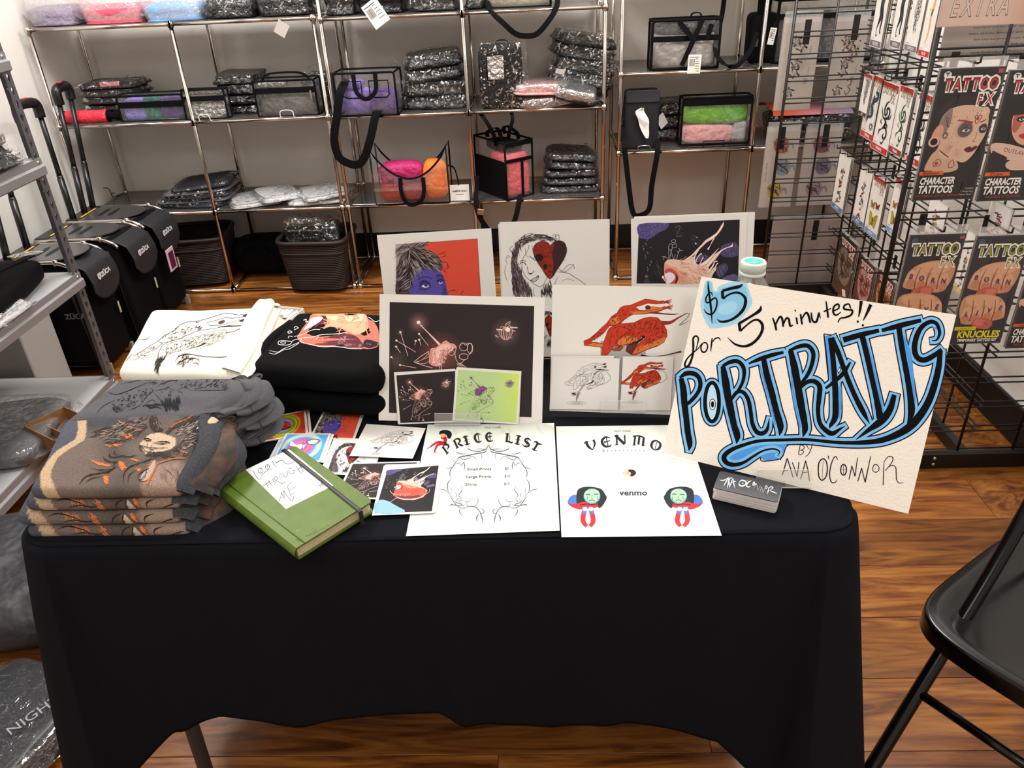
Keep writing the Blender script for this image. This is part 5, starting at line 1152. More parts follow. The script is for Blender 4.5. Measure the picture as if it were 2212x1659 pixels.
# ================================================================== shared drawings (source frames are noted per function)
INKD = '#33282b'
def centaur(A, col=True, w=1.0, tail=True, dense=1.0):
    """source frame: crop 1060..1520 x 440..900 at 3.607 px"""
    red, org, dk = ('#c23a22', '#d4763c', '#4a1a18') if col else (None, None, INKD)
    body = [(1035, 935), (1120, 925), (1180, 895), (1240, 882), (1300, 888), (1340, 925), (1372, 985), (1375, 1030), (1350, 1080), (1300, 1110), (1240, 1130), (1190, 1150), (1130, 1178), (1095, 1180), (1110, 1140), (1150, 1095), (1198, 1052), (1200, 1030), (1178, 1032), (1160, 1060), (1120, 1080), (1060, 1100), (1000, 1110), (960, 1110), (940, 1140), (905, 1180), (862, 1180), (868, 1130), (880, 1080), (905, 1010), (920, 975), (960, 945), (1000, 930)]
    torso = [(905, 930), (940, 880), (985, 850), (1010, 810), (1040, 795), (1090, 790), (1150, 765), (1205, 742), (1260, 750), (1310, 760), (1350, 755), (1360, 775), (1290, 782), (1225, 775), (1180, 790), (1130, 805), (1160, 830), (1230, 835), (1300, 820), (1355, 800), (1375, 815), (1300, 845), (1200, 860), (1110, 862), (1075, 880), (1040, 905), (1020, 925), (1000, 940), (950, 950), (920, 955)]
    arm = [(905, 930), (870, 960), (820, 1010), (770, 1050), (725, 1070), (728, 1105), (800, 1112), (870, 1120), (878, 1090), (820, 1080), (780, 1075), (830, 1045), (880, 1010), (920, 960)]
    if col:
        for P in (body, torso, arm): A.fill(P, red)
        for P in ([(1000, 1060), (1080, 1030), (1150, 1060), (1100, 1085), (1000, 1100)], [(1230, 1090), (1300, 1060), (1360, 1040), (1340, 1085), (1250, 1120), (1150, 1160), (1110, 1165), (1160, 1110)], [(930, 905), (990, 880), (1000, 930), (950, 945)], [(1090, 840), (1180, 840), (1250, 842), (1180, 856), (1110, 860)], [(800, 1085), (870, 1095), (872, 1115), (760, 1108)], [(1240, 800), (1340, 812), (1290, 835), (1200, 838)]): A.fill(P, org, 3)
    if col: A.fill([(1105, 1078), (1060, 1106), (1050, 1150), (1095, 1178), (1130, 1120), (1165, 1062)], '#5e3226'); A.fill([(1000, 1108), (1040, 1112), (1010, 1150), (960, 1150), (935, 1135)], '#8a4a30')
    for P in (body, torso, arm): A.line(P, 3.2 * w, dk, 1, closed=True)
    # hands and fingers
    for (x, y) in ((1350, 765), (1362, 808)):
        for k in range(4): A.line([(x, y), (x + 35, y - 12 + 8 * k), (x + 62 - 4 * k, y - 22 + 14 * k)], [9 * w, 6 * w, 2 * w], red or dk, 3); 
        if col:
            for k in range(4): A.line([(x, y + 4), (x + 35, y - 9 + 8 * k), (x + 62 - 4 * k, y - 19 + 14 * k)], [2, 2, 1], dk, 3)
    A.ell(1225, 808, 22, 16, '#5a2318' if col else '#4a3c3c')
    # second tail / hair streak
    A.line([(1225, 852), (1290, 852), (1350, 858), (1420, 862), (1465, 858)], [4 * w, 14 * w, 10 * w, 8 * w, 2 * w], '#6d1f2a' if col else dk, 4)
    if tail:
        A.line([(1330, 930), (1400, 925), (1460, 890), (1520, 858), (1550, 855)], [34 * w if col else 10, 24 * w if col else 8, 12 * w, 6 * w, 3 * w], '#8c2a26' if col else dk, 5)
        A.line([(1550, 855), (1530, 890), (1470, 945), (1500, 935), (1548, 912)], [4, 4, 4, 4, 2], dk, 4)
    # inner contours
    for P in ([(905, 1010), (960, 970), (1010, 960), (1080, 980), (1105, 1020), (1060, 1070)], [(1080, 940), (1110, 980), (1115, 1040)], [(1150, 910), (1172, 960), (1180, 1020)], [(1215, 900), (1200, 960), (1215, 1020)], [(1230, 1000), (1280, 960), (1290, 920)], [(1198, 1030), (1240, 1060), (1200, 1100), (1150, 1140)], [(1260, 1050), (1300, 1000), (1310, 950)], [(960, 1105), (1000, 1050), (1060, 1010), (1095, 1010)], [(1020, 925), (1030, 905), (1080, 890)], [(940, 900), (970, 930), (960, 960)], [(1300, 900), (1340, 960), (1330, 1030), (1290, 1080)]):
        A.line(P, 3.4 * w, dk, 4, taper=1)
    A.line([(1190, 1035), (1175, 1058), (1130, 1085), (1060, 1105)], [16, 15, 9, 3], '#1d1616', 4); A.ell(1190, 1038, 13, 12, '#1d1616')
    rb = [(1040, 950), (1180, 900), (1300, 895), (1365, 1000), (1330, 1080), (1150, 1150), (1100, 1160), (1200, 1050), (1100, 1090), (900, 1150), (910, 1010)]
    A.hatch(rb, int(190 * dense), 34, 3.0 * w, dk, lambda x, y: -1.0 + (x - 1150) / 400, .7)
    A.hatch([(930, 900), (1000, 820), (1100, 790), (1130, 850), (1020, 900), (940, 950)], int(40 * dense), 24, 3 * w, dk, -.5, .8)
    A.hatch([(740, 1070), (850, 990), (900, 950), (900, 1010), (800, 1070), (870, 1110), (740, 1105)], int(30 * dense), 24, 2.6 * w, dk, -.6, .5)
def centaur_small(A, col, w=1.0):
    """full figure on a small card; source frame same crop, figure 575..935 x 1225..1560 (the white one)"""
    H0 = A.H.copy(); body = '#b23a2a' if col else None
    A.H = H0 @ np.array([[.475, 0, 575 - .475 * 722], [0, .475, 1240 - .475 * 742], [0, 0, 1]])
    centaur(A, col, 2.0 * w if col else 1.5 * w, False, .55)
    A.H = H0; dk = '#5b2024' if col else '#4c4044'
    A.line([(800, 1330), (850, 1300), (885, 1290), (862, 1310), (905, 1312), (930, 1345), (930, 1370), (890, 1400), (830, 1412), (765, 1415)], [6, 4, 3, 2.5, 2.5, 2.5, 2.5, 2.5, 2.5, 2], dk, 4)
    A.line([(735, 1400), (712, 1430), (690, 1460), (672, 1480)], [26, 16, 10, 5], body or '#b9afb0', 4); A.line([(735, 1400), (712, 1430), (690, 1460), (630, 1480), (650, 1495), (700, 1468)], 2.5, dk, 4)
    A.fill([(628, 1472), (660, 1475), (668, 1490), (640, 1490)], dk); A.line([(690, 1470), (676, 1500), (666, 1540)], [16, 20, 3], '#7a4a4c' if col else '#8f8488', 3)
    for r_ in (26, 46, 75): A.line([(670 + r_ * math.cos(a), 1552 + r_ * .16 * math.sin(a)) for a in [2 * PI * k / 12 for k in range(12)]], 1.6, '#8d8386', 2, closed=True)
    A.line([(745, 1425), (760, 1440), (785, 1440), (770, 1428)], 3, dk, 3)
def pincow(A, bg='#2f2829', ink='#eac4bc', glow='#d78f82', full=True, w=1.0, dark=False):
    """source frame: crop 830..1180 x 650..920 at 6.146 (large print); figure of the pins, goggled head and apple"""
    A.cl = (85, 60, 1860, 1600) if full else (75, 60, 1950, 1480)
    if not dark:
        for (x, y, r, c) in ((455, 290, 150, '#8d6a66'), (1610, 420, 210, '#7d5f5b'), (760, 720, 330, '#8a5148'), (215, 420, 60, '#5a5442'), (210, 850, 90, '#6d6550'), (160, 800, 180, '#4f463b')): A.glow(x, y, r, c, bg)
    else:
        for (x, y, r, c) in ((455, 290, 110, '#9a7aa6'), (1610, 400, 150, '#86529a'), (760, 650, 200, '#7a4078')): A.glow(x, y, r, c, bg)
    L = lambda P, ww, c=ink, n=4: A.line(P, ww * w if not isinstance(ww, list) else [q * w for q in ww], c, n)
    L([(470, 310), (600, 440), (755, 600)], [10, 14, 34]); A.ell(455, 285, 25 * w, 22 * w, '#f6e8e4' if not dark else '#4d2a5a'); A.ell(492, 328, 12, 11, ink); A.ell(518, 356, 9, 8, ink)
    pins = [((215, 415), (315, 730)), ((162, 525), (420, 680)), ((158, 607), (215, 690)), ((463, 438), (590, 600)), ((418, 530), (405, 590)), ((465, 515), (490, 595)), ((210, 850), (425, 890)), ((95, 745), (120, 770))]
    if full: pins += [((200, 1180), (470, 1040)), ((430, 1560), (480, 1430)), ((1060, 1390), (840, 1430)), ((900, 1700), (830, 1490))]
    for a, b in pins: L([a, b], 6, ink, 1); A.ell(a[0], a[1], 15 * w, 14 * w, '#d9cfc0' if not dark else '#3d3a38')
    # ear cone, mane block, goggles, snout
    L([(395, 810), (480, 740), (590, 670)], 7); L([(395, 810), (500, 850), (640, 890)], 7); L([(410, 815), (520, 770), (590, 690)], 5); L([(410, 820), (540, 830), (600, 790)], 5); L([(590, 670), (600, 760), (600, 830)], 6); L([(430, 812), (600, 740)], 4, ink, 1)
    A.fill([(615, 640), (680, 620), (770, 560), (820, 535), (870, 560), (940, 590), (960, 620), (900, 650), (850, 700), (800, 760), (760, 830), (700, 860), (620, 850), (605, 760)], glow if not dark else '#7d3f7c', 3)
    A.fill([(690, 640), (790, 570), (880, 580), (850, 660), (760, 720), (700, 760)], '#e8b4a8' if not dark else '#8d4a90', 3)
    A.hatch([(640, 660), (780, 560), (950, 600), (840, 740), (760, 900), (640, 880)], 120, 46, 6 * w, '#f2d6d0' if not dark else '#a86cab', -.7, 1.0)
    A.hatch([(700, 680), (860, 600), (900, 800), (760, 900)], 70, 40, 5 * w, '#7d2c26' if not dark else '#4a2350', -.9, 1.0)
    L([(610, 650), (660, 630), (700, 700), (750, 850), (765, 915)], 7); L([(655, 650), (650, 720), (700, 800), (740, 900)], 6)
    L([(770, 560), (820, 530), (860, 560), (930, 580), (960, 620)], 7)
    for (cx, cy, rx, ry) in ((895, 690, 36, 34), (1055, 610, 55, 52), (1140, 630, 36, 70), (1055, 740, 60, 40)): L([(cx + rx * math.cos(a), cy + ry * math.sin(a)) for a in [2 * PI * k / 9 for k in range(10)]], 6)
    L([(960, 620), (940, 700), (960, 790), (1010, 830), (1070, 780)], 6); L([(1010, 590), (1040, 555), (1080, 590), (1110, 560), (1160, 580), (1165, 650), (1120, 720)], 6)
    for k in range(5): L([(965 + 12 * k, 830), (985 + 22 * k, 865), (1010 + 24 * k, 900)], 5)
    if full:
        bd = [(800, 860), (900, 840), (1000, 930), (1010, 1050), (960, 1130), (840, 1160), (700, 1250), (600, 1380), (520, 1340), (560, 1150), (640, 1000)]
        A.hatch(bd, 150, 60, 6 * w, '#b59a92' if not dark else '#6d7a55', 2.2, .8)
        L([(1140 - 100, 930), (1150, 980), (1150, 1060), (1090, 1150), (1000, 1200), (930, 1250), (820, 1320), (700, 1420), (560, 1460)], 6); L([(800, 1000), (860, 1120), (930, 1130), (980, 1040)], 8); L([(640, 900), (560, 1050), (500, 1250), (480, 1420), (560, 1500), (640, 1560)], 4)
        L([(700, 1430), (690, 1560), (660, 1620)], 6); L([(760, 1400), (720, 1540), (700, 1620)], 5)
        for k in range(12): a = k * .5; L([(1090 + 50 * math.cos(a), 1010 + 50 * math.sin(a)), (1090 + 85 * math.cos(a + .2), 1020 + 90 * math.sin(a + .2))], 5, ink if not dark else '#6a3a6a', 1)
        A.ell(840, 1615, 20 * w, 18 * w, '#efe6dc' if not dark else '#4d5648')
    # apple
    for dx in (-60, -25, 20, 60): L([(1610 + dx * .3, 350), (1610 + dx, 420), (1610 + dx * .4, 510)], 7, '#e8b9b0' if not dark else '#7b3c7d')
    L([(1545, 360), (1560, 340), (1610, 350), (1670, 330), (1698, 380), (1690, 450), (1640, 510), (1590, 512), (1540, 460), (1520, 400)], 6, ink if not dark else '#4b2256'); L([(1605, 345), (1620, 300), (1670, 275), (1660, 305), (1620, 310)], 6); A.ell(1640, 380, 34, 30, '#f5dcd6' if not dark else '#8a4b92')
    for (x0, x1, y, t) in ((1490, 1570, 380, 18), (1670, 1770, 352, 14), (1690, 1740, 395, 10), (1470, 1500, 455, 7), (1480, 1520, 475, 7), (1660, 1700, 488, 7)): A.line([(x0, y), (x1, y + 4)], t, ink if not dark else '#3c2a40', 1)
def heartgirl(A, w=1.0):
    """source frame: crop 1060..1520 x 440..900 at 3.607"""
    dk = '#3b2f33'; L = lambda P, ww=3.2, c=dk, n=5: A.line(P, ww * w if not isinstance(ww, list) else [q * w for q in ww], c, n)
    hair = [(160, 520), (160, 420), (180, 340), (220, 290), (250, 320), (215, 380), (205, 450), (240, 520), (250, 600), (300, 640), (400, 650), (470, 640), (475, 720), (180, 720), (170, 620)]
    hair = hair[:6] + [(205, 450), (240, 540), (272, 610), (310, 655), (330, 720), (180, 720), (170, 620)]
    A.hatch([(395, 670), (472, 600), (476, 722), (385, 722)], 90, 60, 4.6 * w, dk, 1.4, .2); A.line([(340, 650), (330, 690), (345, 720)], 3, dk, 3)
    A.hatch(hair, 400, 70, 5 * w, dk, 1.5, .22); A.hatch(hair, 120, 60, 4 * w, '#6f5b62', 1.5, .3)
    A.hatch([(200, 300), (260, 250), (340, 236), (420, 240), (500, 265), (530, 290), (500, 305), (440, 290), (380, 280), (300, 300), (240, 350)], 150, 60, 3.2 * w, dk, lambda x, y: (x - 350) / 350 - .1, .3)
    for P in ([(130, 470), (118, 440), (128, 405), (145, 410), (130, 425)], [(260, 265), (275, 238), (330, 232)], [(480, 250), (510, 235), (500, 262)], [(500, 262), (530, 240), (535, 290)], [(230, 270), (270, 240)], [(175, 330), (150, 345), (160, 380)], [(520, 500), (560, 520), (600, 480), (640, 475), (655, 510)], [(540, 525), (580, 530), (620, 500), (650, 470)], [(120, 480), (110, 540), (130, 600)], [(390, 240), (430, 255), (470, 300)]): L(P, 2.6)
    # face
    L([(300, 320), (290, 360), (250, 430), (245, 500), (270, 560), (320, 610), (375, 645), (410, 630), (440, 575)], 3)
    L([(225, 475), (240, 455), (265, 462), (275, 480)], 5); L([(228, 450), (250, 440), (275, 450)], 4); L([(300, 405), (330, 430), (350, 445)], 4); L([(335, 430), (345, 400)], 3); L([(285, 490), (290, 520), (295, 545), (318, 545), (340, 520)], 3.5); A.ell(310, 545, 12, 6, dk)
    L([(310, 600), (330, 585), (350, 575), (372, 560), (370, 582), (345, 605), (318, 608)], 4.5); L([(312, 600), (345, 592), (372, 562)], 3)
    L([(270, 340), (275, 400), (300, 420)], 2); L([(320, 320), (330, 380)], 2)
    L([(520, 530), (600, 540), (650, 570), (700, 600), (740, 632)], 3); L([(520, 570), (500, 620), (480, 650)], 2.5); L([(560, 600), (600, 585), (650, 600)], 2)
    # heart
    hp_ = [(465, 325), (440, 300), (400, 292), (355, 310), (332, 350), (345, 420), (395, 500), (460, 585), (520, 510), (575, 420), (592, 360), (575, 305), (535, 288), (495, 298)]
    A.fill(hp_, '#8f2c20', 4); A.fill([(495, 298), (535, 288), (575, 305), (592, 360), (575, 420), (520, 510), (478, 565), (490, 480), (480, 400), (490, 340)], '#3b2528', 4)
    for c in ((378, 420, 34, 30), (425, 490, 16, 22)): A.ell(*c, '#2b1718')
    A.hatch(hp_, 90, 34, 3.2 * w, '#3a1414', .9, .8); A.line(hp_ + [hp_[0]], 3.5 * w, '#2a1416', 4)
def purpleface(A, w=1.0, full=False):
    """source frame: crop 800..1220 x 460..940 at 3.457; picture area 187,200 .. 820,620"""
    y1 = 900 if full else 640
    A.fill([(187, 238), (800, 192), (826, y1 if not full else 900), (195, y1)], '#d9503c'); A.fill([(187, 238), (445, 212), (400, 260), (330, 330), (300, 440), (300, y1), (195, y1)], '#b9a8a4')
    A.hatch([(190, 240), (440, 215), (380, 290), (190, 320)], 160, 60, 3 * w, '#4c3f42', -.5, .2); A.hatch([(190, 320), (240, 300), (240, 600), (195, 600)], 60, 50, 3 * w, '#5c4e50', -1.2, .2)
    hair = [(200, 420), (230, 320), (300, 270), (380, 268), (460, 290), (520, 340), (540, 400), (520, 440), (480, 420), (430, 400), (380, 420), (330, 480), (310, 560), (340, 590), (300, 612), (195, 612), (192, 500)]
    A.fill(hair, '#54474a', 3)
    face = [(320, 450), (370, 400), (450, 400), (520, 430), (545, 480), (560, 540), (580, 600), (575, 640)] + ([(570, 700), (540, 760), (480, 800), (400, 810), (330, 760)] if full else [(330, 640)]) + [(300, 600), (275, 560), (290, 520), (315, 510)]
    A.fill(face, '#5b4fa2', 3)
    A.fill([(490, 480), (545, 470), (575, 600), (560, 640), (520, 640), (540, 560)], '#4a4190', 3)
    A.fill([(384, 548), (402, 536), (430, 540), (434, 552), (408, 559)], '#e9e4ee', 3); A.fill([(402, 534), (428, 536), (424, 549), (408, 549)], '#3a3158', 2); A.fill([(512, 520), (534, 514), (538, 524), (520, 529)], '#e9e4ee', 3); A.fill([(518, 510), (533, 508), (531, 521), (521, 522)], '#3a3158', 2); A.fill([(360, 520), (395, 500), (440, 512), (446, 530), (405, 532), (376, 545)], '#40388a', 3)
    D = '#1d1826'
    for P, ww in (([(365, 545), (400, 510), (440, 530), (450, 560)], 6), ([(355, 500), (390, 480), (430, 478), (460, 492)], 5), ([(495, 510), (515, 500), (545, 500)], 8), ([(490, 470), (520, 462), (545, 475)], 6), ([(370, 560), (400, 572), (430, 568)], 3), ([(548, 560), (560, 600), (545, 612)], 4), ([(400, 575), (410, 590)], 2)): A.line(P, ww * w, D, 4)
    for k in range(9): x = 372 + k * 8; A.line([(x, 556 - 3 * abs(k - 4)), (x - 8 + k * 2, 578)], 2 * w, D, 1)
    bang = [(230, 340), (300, 275), (400, 268), (480, 300), (535, 370), (520, 440), (440, 430), (380, 440), (330, 480), (300, 560), (210, 600), (200, 440)]
    A.hatch(bang, 230, 90, 5 * w, '#1e181a', lambda x, y: .5 + (y - 300) / 300 + (0.9 if x < 300 else 0) + (-(x - 400) / 400), .25); A.hatch(bang, 110, 80, 4 * w, '#a39690', lambda x, y: .5 + (y - 300) / 300 + (0.9 if x < 300 else 0) - (x - 400) / 400, .25)
    for P in ([(500, 310), (540, 300), (570, 280)], [(520, 330), (560, 320), (545, 300)], [(530, 360), (570, 370), (580, 410), (550, 420)], [(525, 400), (560, 440), (575, 440)], [(580, 590), (620, 575), (650, 590)], [(670, 612), (690, 590), (692, 575)], [(300, 440), (330, 420), (370, 400)]): A.line(P, 4 * w, D, 4, taper=1)
    if full:
        A.line([(540, 690), (500, 700), (470, 690)], 7, D, 4); A.line([(420, 650), (400, 690), (430, 740)], 4, D, 4); A.hatch([(200, 620), (300, 620), (330, 760), (420, 820), (560, 790), (620, 900), (200, 900)], 160, 80, 6, '#1e181a', .8, .6)
        for P in ([(560, 700), (620, 680), (680, 640)], [(560, 780), (640, 740), (700, 700)]): A.line(P, 5, D, 4, taper=1)
    A.line([(187, 238), (800, 192), (826, y1 if not full else 900)], 2, '#3a2a2a', 1)
def headart(A, full=False, w=1.0):
    """source frame: crop 1350..1640 x 450..630 at 7.628; picture 228,185..1895,1235 (lower part only when full)"""
    y1 = 1240 if not full else 2250
    A.fill([(232, 262), (1892, 185), (1868, 1100 if not full else y1), (1868, y1), (190, y1)], '#272327')
    A.fill([(232, 262), (700, 245), (680, 340), (560, 400), (460, 470), (380, 512), (300, 500), (232, 470)], '#584f86', 3); A.hatch([(232, 262), (690, 250), (600, 370), (400, 500), (240, 480)], 150, 34, 7, '#413a66', .6, 1.4)
    A.hatch([(232, 262), (690, 250), (600, 370), (400, 500), (240, 480)], 80, 30, 5, '#8a82b8', .6, 1.4)
    for P, c in (([(1590, 620), (1830, 560), (1860, 780), (1600, 790)], '#4b4468'), ([(1150, 800), (1330, 760), (1380, 840), (1180, 880)], '#3f3960'), ([(1500, 1000), (1640, 900), (1700, 1000), (1560, 1150)], '#4a445c'), ([(1600, 1150), (1800, 1080), (1860, 1160), (1650, 1235)], '#5f5a86')):
        A.fill(P, c, 3); A.hatch(P, 30, 60, 6, '#6f6a8e', 1.3, .6)
    if full: A.fill([(190, 1700), (500, 1750), (700, 1900), (900, 2050), (1100, y1), (190, y1)], '#8ab6dc', 2)
    sk, sk2, rd, wh = '#dfa48d', '#ecc6b0', '#cc5646', '#f4e6de'
    yb = 1240 if not full else 1700
    head = [(650, 900), (700, 845), (800, 838), (900, 850), (980, 850), (1080, 810), (1150, 790), (1160, 900), (1210, 970), (1300, 900), (1370, 840), (1440, 780), (1560, 700), (1580, 720), (1480, 860), (1380, 960), (1380, 1060), (1500, 940), (1470, 1050), (1420, 1150)] + ([(1400, yb)] if not full else [(1600, 1300), (1650, 1450), (1560, 1650), (1300, 1760), (1000, 1740), (760, 1640), (620, 1480), (660, 1350)]) + [(700, 1240), (690, 1180), (650, 1120), (655, 1000)]
    A.fill(head, sk2)
    A.fill([(650, 900), (720, 940), (850, 980), (1000, 1080), (1100, 1160), (1200, 1240), (700, 1240), (650, 1120)], sk, 2) if not full else A.fill([(650, 900), (900, 980), (1200, 1150), (1500, 1250), (1620, 1420), (1500, 1620), (1200, 1720), (800, 1640), (640, 1480), (650, 1120)], rd, 2)
    A.fill([(660, 1010), (760, 990), (850, 1060), (880, 1140), (840, 1235), (700, 1235), (800, 1190), (830, 1120), (770, 1060), (670, 1070)], rd, 4); A.fill([(830, 1080), (880, 1140), (850, 1230), (820, 1232), (845, 1150)], '#5a1c24', 3)
    A.fill([(650, 1100), (700, 1060), (770, 1060), (820, 1110), (810, 1170), (740, 1235), (680, 1235), (690, 1170)], '#eee6ea', 4); A.fill([(610, 1120), (640, 1110), (640, 1170), (612, 1150)], wh, 3)
    A.hatch([(900, 870), (1150, 850), (1400, 1080), (1350, 1230), (950, 1220), (800, 960)], 90, 150, 9, '#d9876e', .7, .7); A.hatch([(900, 870), (1150, 850), (1400, 1080), (1350, 1230), (950, 1220), (800, 960)], 60, 150, 8, '#f3dac8', .3, .7)
    for P, ww in (([(990, 850), (1100, 780), (1200, 680), (1280, 600), (1340, 540), (1440, 480), (1530, 400), (1600, 290), (1625, 225)], [20, 26, 30, 34, 40, 46, 34, 34, 8]), ([(1150, 960), (1140, 820), (1200, 700), (1300, 570)], [30, 22, 18, 10]), ([(1470, 490), (1430, 560), (1400, 620), (1370, 665)], [18, 12, 8, 30]), ([(1180, 970), (1165, 880), (1210, 790), (1265, 740)], [16, 16, 14, 22]),
                  ([(1240, 940), (1350, 880), (1420, 800), (1470, 740), (1550, 650)], [40, 60, 30, 16, 4]), ([(1350, 960), (1450, 840), (1560, 720), (1650, 660), (1750, 625), (1775, 580)], [50, 44, 26, 16, 14, 10]), ([(1360, 1060), (1440, 960), (1480, 880), (1520, 870)], [40, 24, 14, 20]), ([(1400, 1100), (1480, 1020), (1500, 940), (1530, 900)], [30, 24, 14, 18]), ([(1210, 960), (1250, 880), (1290, 800)], [14, 12, 16])):
        A.line(P, [q * 1.15 for q in ww], '#c98a74', 5); A.line(P, [q * .8 for q in ww], wh, 5)
    A.ell(1760, 618, 18, 16, wh); A.ell(1372, 668, 14, 16, wh)
    g_ = '#b5b3b4'
    for P in ([(720, 690), (720, 620), (760, 575), (780, 620), (770, 680), (720, 680)], [(722, 690), (720, 830)], [(750, 690), (800, 830)], [(770, 680), (735, 830)], [(760, 540), (790, 515), (835, 525), (820, 565), (780, 560), (760, 540)], [(790, 600), (840, 580), (845, 640), (790, 650)], [(850, 835), (880, 730), (910, 690)], [(880, 730), (850, 700)], [(905, 700), (950, 690)], [(900, 690), (890, 655)], [(700, 830), (650, 790), (610, 800)], [(650, 790), (630, 850)], [(960, 835), (1010, 790)], [(820, 830), (825, 760)]): A.line(P, 7, g_, 3)
    for P in ([(830, 320), (870, 290), (910, 300), (880, 380), (850, 460), (940, 450)],): A.line(P, 9, '#6d6a78', 3)
    A.hatch([(800, 290), (950, 280), (950, 480), (820, 470)], 24, 30, 5, '#5d5a6c', 1, 1)
    for (x, y) in ((330, 575), (340, 600), (290, 630), (300, 660), (300, 685), (360, 720), (370, 745), (325, 770), (330, 800), (330, 830), (425, 870), (425, 890), (400, 920), (405, 940), (360, 970), (370, 1000), (365, 1025), (355, 530), (415, 650)): A.line([(x, y), (x + 16, y - 2)], 6, '#cfc6c2', 1)
    A.ell(355, 1120, 28, 26, '#8a5550'); A.fill([(300, 1230), (330, 1160), (390, 1160), (410, 1230)], '#3d3a50'); 
    A.hatch([(1080, 450), (1250, 450), (1230, 620), (1100, 620)], 20, 60, 5, '#5f5d62', 0, .6); A.ell(1165, 580, 14, 14, '#d8d4d2'); A.ell(1185, 480, 12, 8, '#c9c5c4')
    A.hatch([(540, 880), (640, 1100), (560, 1120), (480, 1060)], 12, 110, 6, '#5d5a5e', 1.2, .15)
    if full:
        A.line([(1500, 1330), (1580, 1300), (1640, 1380), (1620, 1480), (1540, 1520), (1490, 1450), (1530, 1400)], 30, '#e07a68', 5); A.line([(700, 1550), (900, 1660), (1200, 1700), (1500, 1640), (1700, 1460), (1720, 1300)], 12, '#e5b0a4', 5)
        for P in ([(750, 1500), (900, 1480), (1100, 1500), (1150, 1460)], [(850, 1600), (860, 1500)], [(1000, 1610), (1010, 1500)], [(500, 1300), (600, 1440), (760, 1500)], [(560, 1850), (700, 1700), (850, 1600)]): A.line(P, 12, '#f2d8d0', 4)
        A.fill([(700, 1540), (900, 1580), (1200, 1600), (1400, 1560), (1450, 1620), (1200, 1690), (900, 1650)], '#6a3038', 3)
# ================================================================== standing prints
def standing(label, plane, TL, TR, h, group=None, extra=0, w=None, bl=None):
    C = rect3(plane, TL, TR, h, w)
    if bl: C = [plane.at(*p) for p in (TL, TR, bl[1], bl[0])]
    return sheet('art_print', label, 'print', plane, None, .0005, group=group, corners3=C)
pD = Plane.lean(hz(818, 908, .756), -.03, math.radians(20))
dark = standing('large landscape print of a glowing pin stuck creature and apple on dark brown', pD, (820, 635), (1177, 643), 0, bl=((818, 908), (1171, 917)))
A = Art(pD.P3).src(830, 650, 6.146)
A.fill([(72, 15), (1992, 68), (1955, 1545), (62, 1485)], '#2f2829'); pincow(A, '#2f2829', full=False); A.done('artwork', dark)
pS = Plane.lean(hz(858, 917, .757), -.0, math.radians(20)); pS = Plane(pD.P0 + pD.n * .004, pD.n)
sq = [(160, 988), (942, 930), (925, 1590), (215, 1620)]; crp = lambda q, x0, y0, k: [(x0 + x / k, y0 + y / k) for x, y in q]
s1 = sheet('postcard', 'small dark brown postcard of the pin creature, propped in front of the large dark print', 'card', pS, crp([(140, 965), (958, 910), (935, 1610), (185, 1640)], 830, 650, 6.146), .0006)
A = Art(pS.P3).src(830, 650, 6.146); A.fill(sq, '#2f2829'); A.quad([(42, 40), (1890, 40), (1890, 1680), (42, 1680)], crp(sq, 830, 650, 6.146)); pincow(A, '#2f2829', w=1.25); A.done('artwork', s1)
pS2 = Plane(pD.P0 + pD.n * .0055, pD.n)
s2 = sheet('postcard', 'small pale green postcard of the pin creature in purple, propped before the large dark print', 'card', pS2, crp([(958, 885), (1815, 940), (1775, 1640), (905, 1585)], 830, 650, 6.146), .0006)
gq = [(978, 912), (1795, 965), (1752, 1618), (935, 1565)]; gpx = crp(gq, 830, 650, 6.146)
A = Art(pS2.P3).quad([(0, 0), (1, 0), (1, 1), (0, 1)], gpx)
def gcol(x, y): a = np.array(lin('#b3cf92')); b = np.array(lin('#c9dc66')); k = min(1, max(0, (x - .55) / .4)) * (1 - .4 * y); return tuple(a * (1 - k) + b * k)
A.gfill(0, 1, 0, 1, gcol); A.quad([(42, 40), (1890, 40), (1890, 1680), (42, 1680)], gpx); pincow(A, '#b3cf92', ink='#4d4a40', w=1.15, dark=True); A.done('artwork', s2)
for k in range(2):
    sheet('postcard', 'white edge of a spare postcard right behind the %s small card' % ('dark' if k == 0 else 'green'), 'card', Plane(pD.P0 + pD.n * (.0028 - .0 * k), pD.n), crp([(128, 948), (940, 900), (930, 1600), (180, 1632)] if k == 0 else [(965, 878), (1822, 932), (1790, 1632), (930, 1590)], 830, 650, 6.146), .0006)
easel('clear acrylic easel holding the large dark print and two postcards', pS2, 940, 1038, 891, 915)
# back row
YB = 1.345
def backplane(px, py, yaw=-.03, lean=12): return Plane.lean((0, YB, .757), yaw, math.radians(lean))
pB = backplane(0, 0)
pu = standing('portrait print of a purple faced dark haired figure against a red orange disc', pB, (814, 508), (1061, 493), .258)
A = Art(pB.P3).src(800, 460, 3.457); purpleface(A); A.done('artwork', pu)
pB2 = Plane(pB.P0 - pB.n * .003, pB.n)
sheet('art_print', 'spare white sheet peeking out left of the heart print', 'print', pB2, None, .0005, corners3=rect3(pB2, (1076, 484), (1310, 477), .26))
hp1 = standing('portrait print of a pen drawn woman with a red and brown heart over one eye', pB, (1079, 480), (1317, 473), .258)
A = Art(pB.P3).src(1060, 440, 3.607); heartgirl(A); A.done('artwork', hp1)
hd2 = sheet('art_print', 'spare white sheet peeking out right behind the screaming head print', 'print', pB2, None, .0005, corners3=rect3(pB2, (1370, 468), (1631, 458), .26))
hd = standing('portrait print of a screaming pink head with trailing strands on black', pB, (1363, 473), (1614, 460), .258)
A = Art(pB.P3).src(1350, 450, 7.628); headart(A); A.done('artwork', hd)
